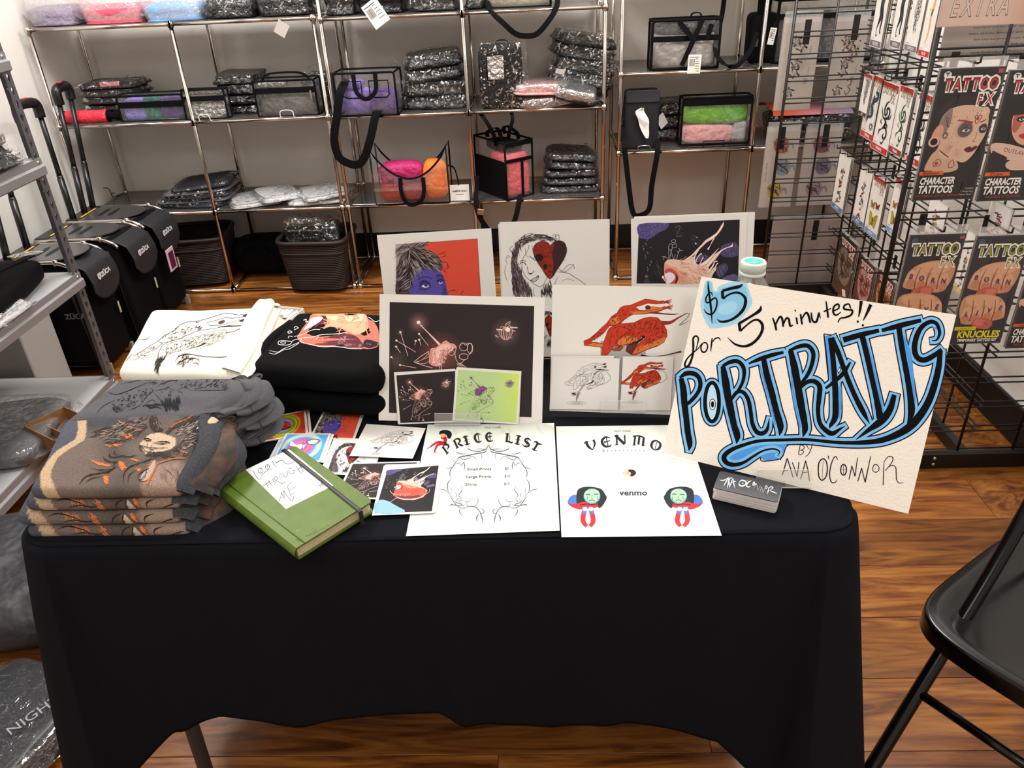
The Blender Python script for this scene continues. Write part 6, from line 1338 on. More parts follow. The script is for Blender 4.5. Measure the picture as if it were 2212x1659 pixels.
for (x0, x1, lb) in ((900, 990, 'purple face print'), (1150, 1240, 'heart print'), (1440, 1530, 'screaming head print')):
    easel('clear acrylic easel behind the front row, holding the ' + lb, Plane(pB.P0 + pB.n * .001, pB.n), x0, x1, 772, 798)
pH2 = Plane.lean((0, 1.285, .757), -.03, math.radians(14))
hs = sheet('postcard', 'heart woman postcard, a narrow strip showing between the dark print and the red one', 'card', pH2, [(1120, 664), (1215, 660), (1210, 770), (1116, 772)], .0006)
A = Art(pH2.P3).quad([(100, 230), (700, 230), (700, 720), (100, 720)], [(1155, 672), (1215, 670), (1212, 748), (1152, 750)]); heartgirl(A, 1.2); A.done('artwork', hs)
# red creature print, and its two small cards
pR = Plane.lean(hz(1190, 885, .757), -.07, math.radians(20))
rc = standing('large landscape print of a red orange four legged figure leaping with raised arms', pR, (1194, 615), (1532, 622), .216)
A = Art(pR.P3).src(1060, 440, 3.607); centaur(A, True); A.line([(1170, 1180), (1250, 1190), (1350, 1182), (1440, 1162), (1485, 1152)], [14, 5, 6, 10, 14], '#4a1f22', 4); A.done('artwork', rc)
pR1 = Plane(pR.P0 + pR.n * .004, pR.n); pR2 = Plane(pR.P0 + pR.n * .0052, pR.n)
C1 = crp([(484, 1195), (1005, 1205), (990, 1608), (462, 1598)], 1060, 440, 3.607); C2 = crp([(1030, 1190), (1425, 1190), (1400, 1610), (1008, 1612)], 1060, 440, 3.607)
sheet('postcard', 'plain white back card, its edge showing left of the grey creature postcard', 'card', pR1, crp([(478, 1190), (960, 1185), (970, 1600), (458, 1600)], 1060, 440, 3.607), .0006)
w1 = sheet('postcard', 'white postcard of the grey pen drawn leaping creature, propped before the red print', 'card', pR2, C1, .0005, m=mat('card_stock', '#dedbd8', .6))
A = Art(pR2.P3).src(1060, 440, 3.607); centaur_small(A, False); A.done('artwork', w1)
pR3 = Plane(pR.P0 + pR.n * .006, pR.n)
w2 = sheet('postcard', 'white postcard of the small red leaping creature, propped before the red print', 'card', pR3, C2, .0005, m=MATS['card_stock'])
A = Art(pR3.P3).src(1060 + 440 / 3.607, 440 - 8 / 3.607, 3.607); centaur_small(A, True); A.done('artwork', w2)
easel('clear acrylic easel holding the red creature print and two postcards', pR3, 1297, 1394, 864, 888)
# ================================================================== bottle
BX, BYY = hz(1628, 566, .955)[:2]
bo = thing('water_bottle', 'clear ribbed plastic bottle with a white cap and mint green top, behind the sign', 'bottle', (BX, BYY, CZ))
plastic = clear('bottle_plastic', tint='#e9eeee', gloss=.14, bump=(24, .25), milk=.06, rough=.04)
MB().lathe([(.0, 0), (.036, .001), (.039, .01), (.039, .11), (.0375, .13), (.036, .145), (.031, .162), (.0225, .176), (.019, .182), (.019, .19)], (BX, BYY, CZ), 48, ribs=lambda a, z: .03 * math.cos(14 * a) * (1 if .02 < z < .165 else 0)).build('body', plastic, bo)
cb_ = MB().lathe([(.0205, .184), (.0225, .186), (.0228, .1905), (.0205, .191), (.0205, .192), (.0222, .193), (.0222, .207), (.0205, .2095), (.0165, .2095), (.016, .2085), (.0, .2085)], (BX, BYY, CZ), 60, ribs=lambda a, z: .012 * math.cos(60 * a) * (1 if .1935 < z < .206 else 0)).build('cap', mat('white_cap', '#d5dcd2', .45), bo)
MB().lathe([(.0158, .2088), (.0158, .2094), (0, .2094)], (BX, BYY, CZ), 40).build('cap_liner', mat('mint_plastic', '#4fd3ac', .45), cb_)
# ================================================================== sheets lying on the table
def flat_sheet(name, label, z, q, m=None, cat='paper', th=.0003): pl = Plane.flat(z); return sheet(name, label, cat, pl, q, th, m), pl
parch = mat('mottled_sheet', '#e4e8e2', .6, noise=(16, '#dde3dc'))
FP = mat('photo_card_white', '#e6e3df', .5, spec=.2)
pr, pl_ = flat_sheet('price_list', 'printed PRICE LIST sheet with a thorny black frame, lying at the centre of the table', CZ + .0016, [(924, 917), (1197, 914), (1209, 1146), (877, 1158)], parch)
A = Art(pl_.P3).src(870, 905, 3.6286)
A.fill([(210, 55), (1180, 42), (1222, 865), (48, 895)], '#dfe5de')
A.hatch([(210, 55), (1180, 42), (1222, 865), (48, 895)], 60, 160, 30, '#d6ddd5', .8, .8); A.hatch([(210, 55), (1180, 42), (1222, 865), (48, 895)], 40, 140, 26, '#e6ebe5', -.6, .8)
IK = '#1d1e22'
GL = {'P': [([(3, 1), (3, 13)], 2.6), ([(1, 2.2), (5, .6), (8.5, 2.5), (8.5, 6), (5, 8)], [.8, 1.6, 2.6, 2.2, .8]), ([(1, 13.5), (5, 12.6)], 1.2)],
      'I': [([(5, 1), (5, 13)], 3), ([(2, 2), (5, .6), (8, 1.8)], 1.3), ([(2, 12.4), (5, 13.6), (8, 12.4)], 1.3), ([(2.4, 7.4), (7.6, 6.6)], .9)],
      'C': [([(9.4, 3), (6, .8), (3, 3.5), (2.6, 8), (4.5, 12.5), (8, 13), (9.6, 11)], [.8, 2, 2.8, 3, 2.4, 1.6, .5]), ([(6.5, 1.5), (6.5, 12)], 1.1)],
      'L': [([(3.5, .8), (3.5, 12)], 2.8), ([(2, 13), (5, 12), (9.5, 13.2), (10.4, 11)], [1.6, 2.4, 1.8, .5]), ([(1.2, 2), (3.5, .6), (6, 1.8)], 1.2), ([(6.4, 3), (6.2, 11)], .9)],
      'S': [([(9, 2.6), (6, .9), (3, 3), (4, 6), (8, 8), (8.6, 11), (5, 13.2), (1.6, 11.2)], [.8, 2, 2.4, 3, 3, 2.6, 1.8, .6]), ([(5.8, 1), (5.8, 13)], .9)],
      'T': [([(.6, 3.4), (3, 1.2), (6, 2.2), (10.4, .6)], [.8, 2.4, 2.6, .7]), ([(5.5, 2), (5, 13)], 2.8), ([(2.6, 12), (5, 13.6), (8.8, 11.8)], 1.2)],
      'V': [([(2.5, 1.5), (3.2, 8), (5.5, 13.4)], [3, 2.8, 1]), ([(8.5, 1.5), (8.6, 7), (5.5, 13.4)], [2.4, 2.2, .8]), ([(.6, 2.6), (2.5, .8), (4.4, 2)], 1.2)],
      'N': [([(2.5, 1.5), (2.5, 13)], 1.9), ([(1.8, 1.5), (8.7, 12.8)], 3), ([(8.9, 1), (8.9, 12.5)], 1.7), ([(.6, 2.2), (2.5, .8), (4, 2)], 1), ([(.8, 13.4), (3.6, 12.8)], 1)],
      'M': [([(2, 2), (2, 13)], 2.2), ([(5.3, 1.5), (5.3, 12)], 2.4), ([(8.9, 2), (8.9, 13)], 2.6), ([(.4, 2.8), (2, 1.6), (5.3, .9), (8.9, 2.2)], 1.6), ([(.6, 13.4), (3.4, 12.8)], 1), ([(8, 13), (10.4, 12.2)], 1)],
      'O': [([(5, .9), (2.1, 4), (2.1, 10), (5, 13.1), (8.3, 10), (8.3, 4), (5, .9)], [1.2, 2.6, 2.8, 1.2, 2.8, 2.6, 1.2]), ([(5.3, 2), (5.3, 12)], .8)]}
GL['R'] = GL['P'] + [([(5, 7.5), (8, 12), (10.6, 13.2)], [1.4, 2.8, .6])]; GL['E'] = GL['C'] + [([(4, 7), (9, 6)], [2, .8])]
def gothic(A, word, pts, size, col=IK, xs=1.3):
    for ch, (x, y, a) in zip(word, pts):
        ca, sa = math.cos(a), math.sin(a); k = size / 14
        for P, w in GL[ch]:
            Q = [((u - 5.3) * xs * k, (v - 7) * k) for u, v in P]; A.line([(x + u * ca - v * sa, y + u * sa + v * ca) for u, v in Q], [q * k * 1.15 for q in w] if isinstance(w, list) else w * k * 1.15, col, 4)
gothic(A, 'PRICE', [(345, 235, -.62), (430, 190, -.42), (500, 168, -.28), (585, 150, -.16), (675, 143, -.05)], 76); gothic(A, 'LIST', [(830, 150, .12), (905, 165, .22), (970, 185, .36), (1045, 215, .5)], 76)
def signature(A, x, y, s, col=IK):
    for P in ([(-60, 6), (-48, -6), (-40, 8)], [(-52, 2), (-38, 0)], [(-38, -6), (-30, 7), (-24, -8)], [(-24, 8), (-14, -8), (-8, 8)], [(2, -3), (8, -7), (14, 0), (6, 6), (2, -3)], [(26, -6), (18, 0), (26, 6)], [(28, 0), (33, -5), (38, 2), (31, 5), (28, 0)], [(38, 6), (42, -6), (46, 6), (50, -6)], [(54, -6), (53, 6)], [(54, -5), (62, -4), (56, 1), (66, 7)]): A.line([(x + u * s, y + v * s) for u, v in P], 2.2 * s, col, 2)
signature(A, 702, 68, 1.05)
def thorn_half(A, cx, fl, dk='#4a4f5a'):
    X = lambda p: (cx + fl * (p[0] - cx), p[1])
    T_ = [([(640, 170), (635, 205), (660, 225), (690, 175)], 2), ([(670, 200), (655, 235), (600, 255), (550, 250), (515, 235), (510, 222)], 7), ([(515, 245), (512, 220), (540, 205)], 3), ([(665, 235), (640, 262), (590, 270), (520, 285), (450, 300), (415, 320)], 9), ([(600, 262), (620, 290), (610, 335)], 4), ([(430, 280), (425, 265), (460, 275), (520, 272)], 6), ([(520, 290), (560, 300), (585, 330)], 5), ([(450, 300), (470, 320), (510, 310), (540, 285)], 5),
          ([(440, 310), (410, 345), (385, 380), (330, 388)], 7), ([(400, 375), (375, 400), (370, 440), (385, 465)], 7), ([(410, 360), (440, 345), (460, 365), (478, 340), (485, 380), (475, 415)], 6), ([(385, 465), (355, 500), (352, 550), (365, 580)], 7), ([(280, 550), (330, 558), (370, 590), (395, 625)], 6), ([(370, 520), (385, 560), (380, 590)], 4), ([(370, 600), (395, 640), (425, 680), (455, 695)], 9), ([(455, 520), (465, 560), (440, 600), (475, 640)], 6), ([(410, 570), (420, 600), (410, 625)], 5), ([(440, 620), (415, 650), (460, 670), (480, 690)], 6),
          ([(365, 690), (380, 672), (430, 680), (500, 672)], 7), ([(470, 640), (510, 650), (555, 615)], 5), ([(500, 640), (510, 680), (560, 685), (590, 650), (583, 605)], 5), ([(455, 695), (445, 730), (475, 772)], 8), ([(490, 685), (560, 690), (600, 720), (620, 770), (628, 830)], 9), ([(600, 700), (635, 715), (630, 740), (600, 745)], 6), ([(600, 740), (580, 770), (580, 808)], 9), ([(430, 690), (470, 700), (540, 690)], 5), ([(430, 330), (445, 300), (480, 290)], 4), ([(560, 240), (600, 235), (640, 240), (665, 225)], 5), ([(390, 350), (400, 330), (425, 320)], 4)]
    for P, w in T_: A.line([X(p) for p in P], w * .9, dk, 5, taper=1)
    for P, w in T_[::2]: A.line([X((p[0] + 5, p[1] + 4)) for p in P], w * .3, '#9aa0ab', 5, taper=1)
    for (x, y) in ((470, 300), (440, 635), (520, 300), (455, 650)): A.line([X((x + 14 * math.cos(a), y + 11 * math.sin(a))) for a in [k * PI / 4 for k in range(9)]], 2.2, dk, 2)
thorn_half(A, 672, 1); thorn_half(A, 672, -1)
for t_, x, y in (('Small Prints', 600, 395), ('Large Prints', 594, 454), ('Shirts', 536, 515), ('$5', 816, 391), ('$10', 820, 449), ('$15', 816, 510)): A.text(t_, 30, x, y, '#34363b', -.01, bold=.5, xs=1.36 if len(t_) > 4 else 1)
# seated figure in red at the P
A.fill([(285, 120), (292, 98), (320, 88), (355, 90), (380, 105), (384, 130), (370, 155), (350, 150), (345, 130), (320, 120), (300, 122)], '#15131a', 4); A.fill([(300, 118), (330, 118), (340, 138), (318, 142), (300, 132)], '#e8b070', 4)
for P, w in (([(325, 142), (335, 165), (325, 195)], 26), ([(330, 190), (280, 182), (235, 205), (215, 222)], 18), ([(325, 195), (275, 205), (255, 240), (248, 262)], 18), ([(300, 140), (315, 158), (345, 150)], 9)): A.line(P, [w * 1.1, w, w * .75, w * .3][:len(P)], '#b01c2e', 4)
A.line([(190, 236), (205, 226), (232, 215)], 5, '#6d0f1c', 3); A.line([(240, 268), (250, 258), (265, 268)], 5, '#6d0f1c', 3); A.line([(330, 190), (275, 190), (235, 212)], 2, '#5c0d18', 3); A.fill([(325, 185), (345, 180), (342, 205), (322, 203)], '#2a2026')
A.done('print', pr)
ve, pl_ = flat_sheet('payment_sheet', 'printed VENMO payment sheet with two blue faced figures, partly under the sign', CZ + .0012, [(1201, 921), (1481, 918), (1559, 1157), (1213, 1160)], parch)
A = Art(pl_.P3).src(1200, 910, 3.4324)
A.fill([(40, 62), (945, 50), (1195, 820), (62, 830)], '#dfe5de'); A.hatch([(40, 62), (945, 50), (1195, 820), (62, 830)], 60, 160, 28, '#d6ddd5', .8, .8); A.hatch([(40, 62), (945, 50), (1195, 820), (62, 830)], 40, 140, 26, '#e8ece6', -.6, .8)
gothic(A, 'VENMO', [(262, 178, -.32), (372, 155, -.18), (480, 138, -.03), (618, 145, .12), (745, 178, .3)], 82, xs=1.6)
signature(A, 492, 73, 1.0); 
for k, c in enumerate('@avawasastar'): A.text(c, 25, 355 + k * 30, 219 - 4 * math.sin(k * .28), '#4a4c50', 0, bold=.2)
def bluefigure(A, dx, fl):
    X = lambda P: [(dx + fl * x, y) for x, y in P]
    A.fill(X([(-150, 605), (-130, 560), (-85, 545), (40, 560), (120, 600), (60, 640), (-40, 655), (-110, 640)]), '#c22a35', 4); A.fill(X([(-148, 600), (-128, 560), (-90, 548), (-80, 590), (-100, 615)]), '#3f74c0', 4)
    A.fill(X([(-85, 560), (-75, 510), (-30, 488), (40, 488), (100, 505), (130, 545), (140, 570), (110, 625), (80, 645), (60, 600), (-40, 600), (-80, 610)]), '#20242a', 4)
    A.ell(dx + fl * 30, 556, 62, 56, '#5fb0ae', 22); A.fill(X([(-25, 540), (0, 512), (50, 506), (80, 520), (85, 560), (60, 590), (30, 604), (0, 590), (-20, 570)]), '#a9d6a4', 4)
    for P, w, c in (([(-15, 548), (0, 542), (18, 548)], 9, '#2d5f86'), ([(45, 545), (62, 540), (78, 546)], 9, '#2d5f86'), ([(30, 548), (28, 570), (38, 574)], 4, '#3d8088'), ([(8, 590), (28, 585), (50, 590)], 6, '#23506e'), ([(0, 555), (-6, 580)], 4, '#244b70'), ([(72, 555), (76, 585)], 4, '#244b70'), ([(10, 520), (30, 516), (50, 521)], 3, '#6fae8c')): A.line(X(P), w, c, 3)
    for s_ in (-1, 1): A.line(X([(-2 + 18 * s_, 640), (0 + 34 * s_, 700), (2 + 36 * s_, 745), (12 * s_ + 4, 780)]), [34, 36, 36, 26], '#c22a35', 4); A.line(X([(-2 + 18 * s_, 635), (0 + 26 * s_, 665), (0 + 32 * s_, 690)]), [36, 34, 12], '#3f74c0', 4); A.ell(dx + fl * (22 * s_), 652, 19, 15, '#dfe9ee')
    A.line(X([(-60, 622), (0, 614), (20, 620), (80, 612)]), 7, '#5a1420', 3)
A.fill([(240, 262), (820, 256), (912, 580), (254, 580)], '#eceeeb'); A.line([(254, 582), (912, 582)], 2, '#d3d6d0', 1)  # white slip; the thin grey line along its bottom is a painted shadow
A.ell(550, 383, 50, 29, '#c79c8c', 24); A.ell(550, 383, 46, 26, '#e6b99c', 24)
A.fill([(545, 360), (580, 362), (597, 385), (575, 408), (552, 405), (560, 385), (540, 372)], '#221a1c', 4); A.line([(530, 378), (540, 388), (534, 394)], 4, '#8c3a2c', 3)
A.text('venmo', 74, 578, 532, '#2b2c30', 0, bold=2.2, ys=.82, xs=1.02)
bluefigure(A, 240, 1); bluefigure(A, 942, -1); A.done('print', ve)
# ---- small cards
K4 = 4.254
def qc(pts): return [(440 + x / K4, 860 + y / K4) for x, y in pts]
def card(label, z, q, group=None): r_, p_ = flat_sheet('postcard', label, z, q, FP, 'card'); return r_, Art(p_.P3)
def inset(q, f=.05):
    H_ = homog([(0, 0), (1, 0), (1, 1), (0, 1)], q); return [Ha(H_, *p) for p in ((f, f), (1 - f, f), (1 - f, 1 - f), (f, 1 - f))]
q_eye = qc([(528, 188), (940, 108), (962, 328), (512, 408)])
def swirl(A, q, pal, seed, eye=True):
    A.quad([(0, 0), (1, 0), (1, 1), (0, 1)], q); nz = Noise(seed)
    def f(x, y):
        dx, dy = (x - .48) * 1.25, y - .5; r = math.hypot(dx, dy); a = math.atan2(dy, dx); t = (r * 2.6 + .10 * nz(math.cos(a) * 2, math.sin(a) * 2, r * 3)) * len(pal) * .62
        i = int(t) % len(pal); c1 = np.array(lin(pal[min(int(t), len(pal) - 1)])); c2 = np.array(lin(pal[min(int(t) + 1, len(pal) - 1)])); k = (t - int(t)) ** 3; return tuple(c1 * (1 - k) + c2 * k)
    A.gfill(0, 1, 0, 1, f, 80, 60)
for k, (dx, dy, lb) in enumerate(((-14, 8, 'lowest postcard of the swirling eye pile, poking out left'), (8, -3, 'postcard under the swirling eye card, poking out right'))):
    q2 = [(x + dx * (.9 if i in (0, 3) else .9), y + dy * .5) for i, (x, y) in enumerate(q_eye)]; r_, A = card(lb, CZ + .0006 + .0007 * k, q2); A.quad([(0, 0), (1, 0), (1, 1), (0, 1)], inset(q2)); A.fill([(0, 0), (1, 0), (1, 1), (0, 1)], '#7a3a22' if k == 0 else '#8f3440'); A.done('artwork', r_)
r_, A = card('rainbow postcard of a red eye in concentric colour rings, topmost beside the grey shirts', CZ + .0024, q_eye)
swirl(A, inset(q_eye), ['#d8322e', '#e0402f', '#5a2ea8', '#7a38b0', '#c23a98', '#9a9ad8', '#8a90c8', '#7f9a28', '#6f8a1e', '#d8c81e', '#5f8f22', '#e0a81a', '#d85a1e', '#c83a22'], 5)
A.quad([(0, 0), (1, 0), (1, 1), (0, 1)], inset(q_eye)); A.line([(.35, .55), (.5, .34), (.66, .44)], .02, '#7a1a3a', 4); A.fill([(.34, .55), (.5, .36), (.66, .45), (.68, .62), (.5, .72), (.38, .68)], '#e23a22', 3); A.fill([(.40, .62), (.52, .5), (.66, .62), (.54, .68)], '#b02a2a', 3); A.line([(.4, .64), (.52, .67), (.66, .62)], [.004, .035, .004], '#241020', 4); A.done('artwork', r_)
q_pf = [(698, 889), (789.5, 887.7), (765, 952), (668, 946)]; r_, A = card('small postcard of the purple faced figure on red orange, right of the rainbow eye card', CZ + .0008, q_pf)
A.quad([(187, 215), (826, 200), (826, 900), (187, 900)], inset(q_pf, .045)); purpleface(A, 1.5, True); A.done('artwork', r_)
q_ps = [(617.5, 936), (716, 936), (694, 998), (588, 992)]
for k, dx in enumerate((-8, 6)):
    q2 = [(x + dx, y + 1.5 * k) for x, y in q_ps]; r_, A = card('spare pastel postcard %s under the pastel swirl card' % ('poking out left' if k == 0 else 'poking out right'), CZ + .0016 + .0006 * k, q2); A.quad([(0, 0), (1, 0), (1, 1), (0, 1)], inset(q2)); A.fill([(0, 0), (1, 0), (1, 1), (0, 1)], '#b9c8ea'); A.done('artwork', r_)
r_, A = card('pastel postcard of white animals in pink and violet swirls, half under the green notebook', CZ + .0032, q_ps)
swirl(A, inset(q_ps), ['#e8d0ec', '#b45ad0', '#8a4ac8', '#d84a9a', '#f08a6a', '#e8588a', '#a86ad8', '#7a8ae0', '#8ac8f0', '#f0e08a', '#9ad8e8', '#5aa0e0'], 9)
A.quad([(0, 0), (1, 0), (1, 1), (0, 1)], inset(q_ps)); A.fill([(.2, .3), (.35, .45), (.48, .4), (.5, .62), (.36, .6), (.3, .5), (.2, .48)], '#f2eef4', 3); A.fill([(.55, .3), (.7, .2), (.85, .25), (.8, .4), (.65, .42)], '#e6dcd4', 3); A.line([(.55, .3), (.7, .2), (.85, .25), (.8, .4), (.65, .42), (.55, .3)], .012, '#6a6a8a', 3); A.fill([(.5, .45), (.58, .42), (.56, .6)], '#f4e8f4'); A.done('artwork', r_)
q_hc = [(722, 945), (832, 950), (803, 1030), (690, 1022)]; r_, A = card('postcard of the pen drawn woman with a red heart, right of the green notebook', CZ + .001, q_hc)
A.quad([(60, 150), (840, 150), (840, 760), (60, 760)], q_hc); heartgirl(A, 1.4); A.done('artwork', r_)
q_wc = qc([(1495, 237), (2040, 275), (1920, 555), (1340, 530)]); r_, A = card('white postcard of the pen drawn leaping creature, slightly curled, left of the price list', CZ + .0042, q_wc)
A.quad([(470, 1190), (1000, 1190), (1000, 1590), (470, 1590)], q_wc); centaur_small(A, False, 1.1); A.done('artwork', r_)
q_dc = [(758.5, 1000), (907, 996), (890, 1080), (724, 1076)]; r_, A = card('dark brown pin creature postcard, partly under the screaming head card', CZ + .0034, q_dc)
A.quad([(0, 0), (1, 0), (1, 1), (0, 1)], inset(q_dc, .035)); A.fill([(0, 0), (1, 0), (1, 1), (0, 1)], '#2f2829'); A.quad([(42, 40), (1890, 40), (1890, 1680), (42, 1680)], inset(q_dc, .035)); pincow(A, '#2f2829', w=1.3); A.done('artwork', r_)
q_hd = qc([(1655, 620), (2185, 603), (2125, 1055), (1545, 1078)])
r_, A = card('white edge of a spare card right under the screaming head postcard', CZ + .0036, [(x + 3, y - 2) for x, y in q_hd]); 
r_, A = card('postcard of a screaming red head with trailing strands, lying on the price list corner', CZ + .0044, q_hd)
A.quad([(190, 185), (1892, 185), (1892, 2250), (190, 2250)], qc([(1680, 650), (2160, 618), (2105, 1040), (1570, 1058)])); headart(A, True); A.done('artwork', r_)
# ---- green notebook
NZ = .7725
nbq = [hz(468, 1048, NZ), hz(637, 962, NZ), hz(805, 1082, NZ), hz(640, 1184, NZ)]
nb = thing('notebook', 'green cloth hardcover notebook with a white LOOK THROUGH ME label and black elastic', 'notebook', tuple(sum(nbq) / 4 - np.array([0, 0, NZ - CZ - .001])), rz=math.atan2(nbq[3][1] - nbq[0][1], nbq[3][0] - nbq[0][0]))
green = mat('green_book_cloth', '#566e1c', .55, bump=(700, .3, 2, .0006), noise=(40, '#4c6418'))
def rq(q, r, n=6, skip=()):
    P = []; N = len(q)
    for i in range(N):
        a = np.array(q[i - 1][:2]); b = np.array(q[i][:2]); c = np.array(q[(i + 1) % N][:2]); u = (a - b) / np.linalg.norm(a - b); v = (c - b) / np.linalg.norm(c - b)
        rr = r if i not in skip else .0015
        for k in range(n + 1): t = k / n; P.append(tuple((b + u * rr) * (1 - t) ** 2 + 2 * b * t * (1 - t) + (b + v * rr) * t * t))
    return P
P = rq(nbq, .008, skip=(0, 3))[::-1]
MB().prism(P, NZ - .0025, NZ).build('cover', green, nb); MB().prism(P, CZ + .0045, CZ + .007).build('cover', green, nb)
cen = sum(nbq) / 4; Pin = [tuple(cen[:2] + (np.array(p) - cen[:2]) * .975) for p in P]
pg = MB(); 
zs = np.linspace(CZ + .007, NZ - .0025, 10)
for a, b in zip(zs[:-1], zs[1:]): k = 1 - .006 * hsh(a * 1e4); pg.prism([tuple(cen[:2] + (np.array(p) - cen[:2]) * k) for p in Pin], a + .0001, b - .0001)
pg.build('pages', mat('page_edges', '#cdbf9d', .8, noise=(300, '#b8a884', (1, 1, 1))), nb)
u_ = nbq[3] - nbq[0]; L_ = np.linalg.norm(u_); u_ = u_ / L_; w_ = nbq[1] - nbq[0]; w_ = w_ / np.linalg.norm(w_)
a = nbq[0]; b = nbq[3]; out = -w_; hgt = NZ - CZ - .0045
MB().grid(lambda u, v: tuple(a + (b - a) * u + out * (.0045 * math.sin(PI * v)) - np.array([0, 0, hgt * v])), 20, 8).build('spine', green, nb)
gr = MB(); gr.box(0, 1, 0, 1, 0, 1); g0 = a + w_ * .013; MB().tube([tuple(g0 + np.array([0, 0, .0001])), tuple(g0 + (b - a) + np.array([0, 0, .0001]))], .0009, 6).build('hinge_groove', mat('dark_green_cloth', '#46600f', .6), nb)
pn = Plane.flat(NZ)
lb = [(530.5, 1015), (624.5, 970.5), (719.7, 1049), (617.5, 1099.8)]; L3 = [pn.at(*p) for p in lb]
plb = MB().prism([(p[0], p[1]) for p in L3][::-1], NZ, NZ + .0003).build('paper_label', mat('white_label', '#f2f0ed', .5), nb)
A = Art(Plane.flat(NZ + .0003).P3); A.src(440, 860, 4.254)
for P, w in (([(452, 668), (490, 730), (520, 745), (540, 700), (580, 670), (628, 650)], 5), ([(500, 665), (510, 645), (535, 650), (545, 675), (525, 690), (505, 680), (500, 665)], 5), ([(525, 645), (528, 690)], 4), ([(565, 640), (575, 615), (600, 615), (605, 640), (585, 655), (565, 640)], 5), ([(583, 612), (590, 655)], 3), ([(562, 636), (608, 628)], 3),
             ([(625, 575), (645, 605), (665, 635)], 5), ([(700, 575), (660, 600), (690, 580), (725, 570), (740, 590), (765, 605), (805, 600), (830, 580)], 5),
             ([(545, 808), (575, 790), (610, 760)], 5), ([(560, 768), (580, 795), (600, 825)], 5), ([(595, 755), (610, 780), (628, 805)], 5), ([(628, 740), (645, 765), (655, 785)], 5), ([(608, 785), (645, 765)], 4), ([(648, 740), (660, 765), (668, 785)], 5), ([(640, 742), (665, 720), (680, 735), (668, 758), (690, 770), (720, 785), (750, 770)], 5), ([(690, 715), (705, 700), (720, 715), (708, 735), (692, 725)], 4), ([(722, 688), (745, 725), (770, 710), (765, 665)], 5), ([(808, 640), (785, 655), (790, 690), (825, 690), (830, 665), (810, 672)], 5), ([(845, 620), (870, 655), (900, 695)], 5), ([(880, 615), (905, 650), (920, 680)], 5), ([(862, 655), (905, 635)], 4),
             ([(690, 950), (710, 900), (715, 865)], 5), ([(715, 865), (740, 920), (735, 850)], 5), ([(735, 850), (790, 930), (815, 945), (830, 900)], 5), ([(770, 810), (785, 855), (800, 895)], 5), ([(768, 815), (810, 765)], 4), ([(785, 850), (850, 810)], 4), ([(800, 893), (835, 870)], 4), ([(1050, 805), (1075, 800), (1100, 795)], 4), ([(1070, 830), (1085, 780), (1095, 815)], 4)): A.line(P, w * 1.1, '#33333a', 4)
for c in ((900, 790), (925, 778), (950, 765), (975, 753)): A.ell(*c, 4, 3, '#33333a')
A.done('handwriting', plb)
A = Art(pn.P3); A.src(440, 860, 4.254); st_ = [(862 + 0, 1262)]
A.line([(845, 1300), (915, 1295), (862, 1325), (880, 1270), (908, 1320), (845, 1300)], 3, '#22300c', 1)
for P in ([(935, 1278), (945, 1258), (958, 1272)], [(962, 1262), (972, 1270), (978, 1245)], [(980, 1262), (990, 1242), (1000, 1258)], [(1010, 1235), (1025, 1232), (1022, 1245), (1008, 1243)], [(1045, 1215), (1032, 1225), (1048, 1232)], [(1060, 1215), (1072, 1210)], [(1075, 1215), (1085, 1200), (1095, 1208)], [(1100, 1202), (1110, 1190), (1118, 1200)], [(1125, 1195), (1130, 1168), (1140, 1175), (1150, 1165)]): A.line(P, 3, '#22300c', 2)
for k in range(5): A.ell(852 + k * 11, 1218 - hsh(k) * 6, 3, 2, '#b8c08a')
for k in range(4): A.ell(1385 + k * 12, 856 - k * 4, 3, 2, '#aab07c')
A.done('ink_marks', nb)
e0 = pn.at(614, 973.5); e1 = pn.at(776, 1103); n3 = np.array([0, 0, .0009])
ed = (e1 - e0) / np.linalg.norm(e1 - e0); side_ = np.array([-ed[1], ed[0], 0])
MB().strap([tuple(e0 - ed * .003 - np.array([0, 0, .02])), tuple(e0 - ed * .003 + n3), tuple(e0 + n3), tuple(e1 + n3), tuple(e1 + ed * .003 + n3), tuple(e1 + ed * .0035 - np.array([0, 0, .024]))], .0062, .0012, tuple(side_)).build('elastic_band', mat('black_elastic', '#1d1d1e', .6, bump=(1500, .5, 1, .0005)), nb)
MB().strap([tuple(e0 + ed * .002 + n3 * 1.8), tuple(e1 - ed * .002 + n3 * 1.8)], .0016, .0003, tuple(side_)).build('elastic_rib', mat('grey_thread', '#5a5a5c', .7), nb)
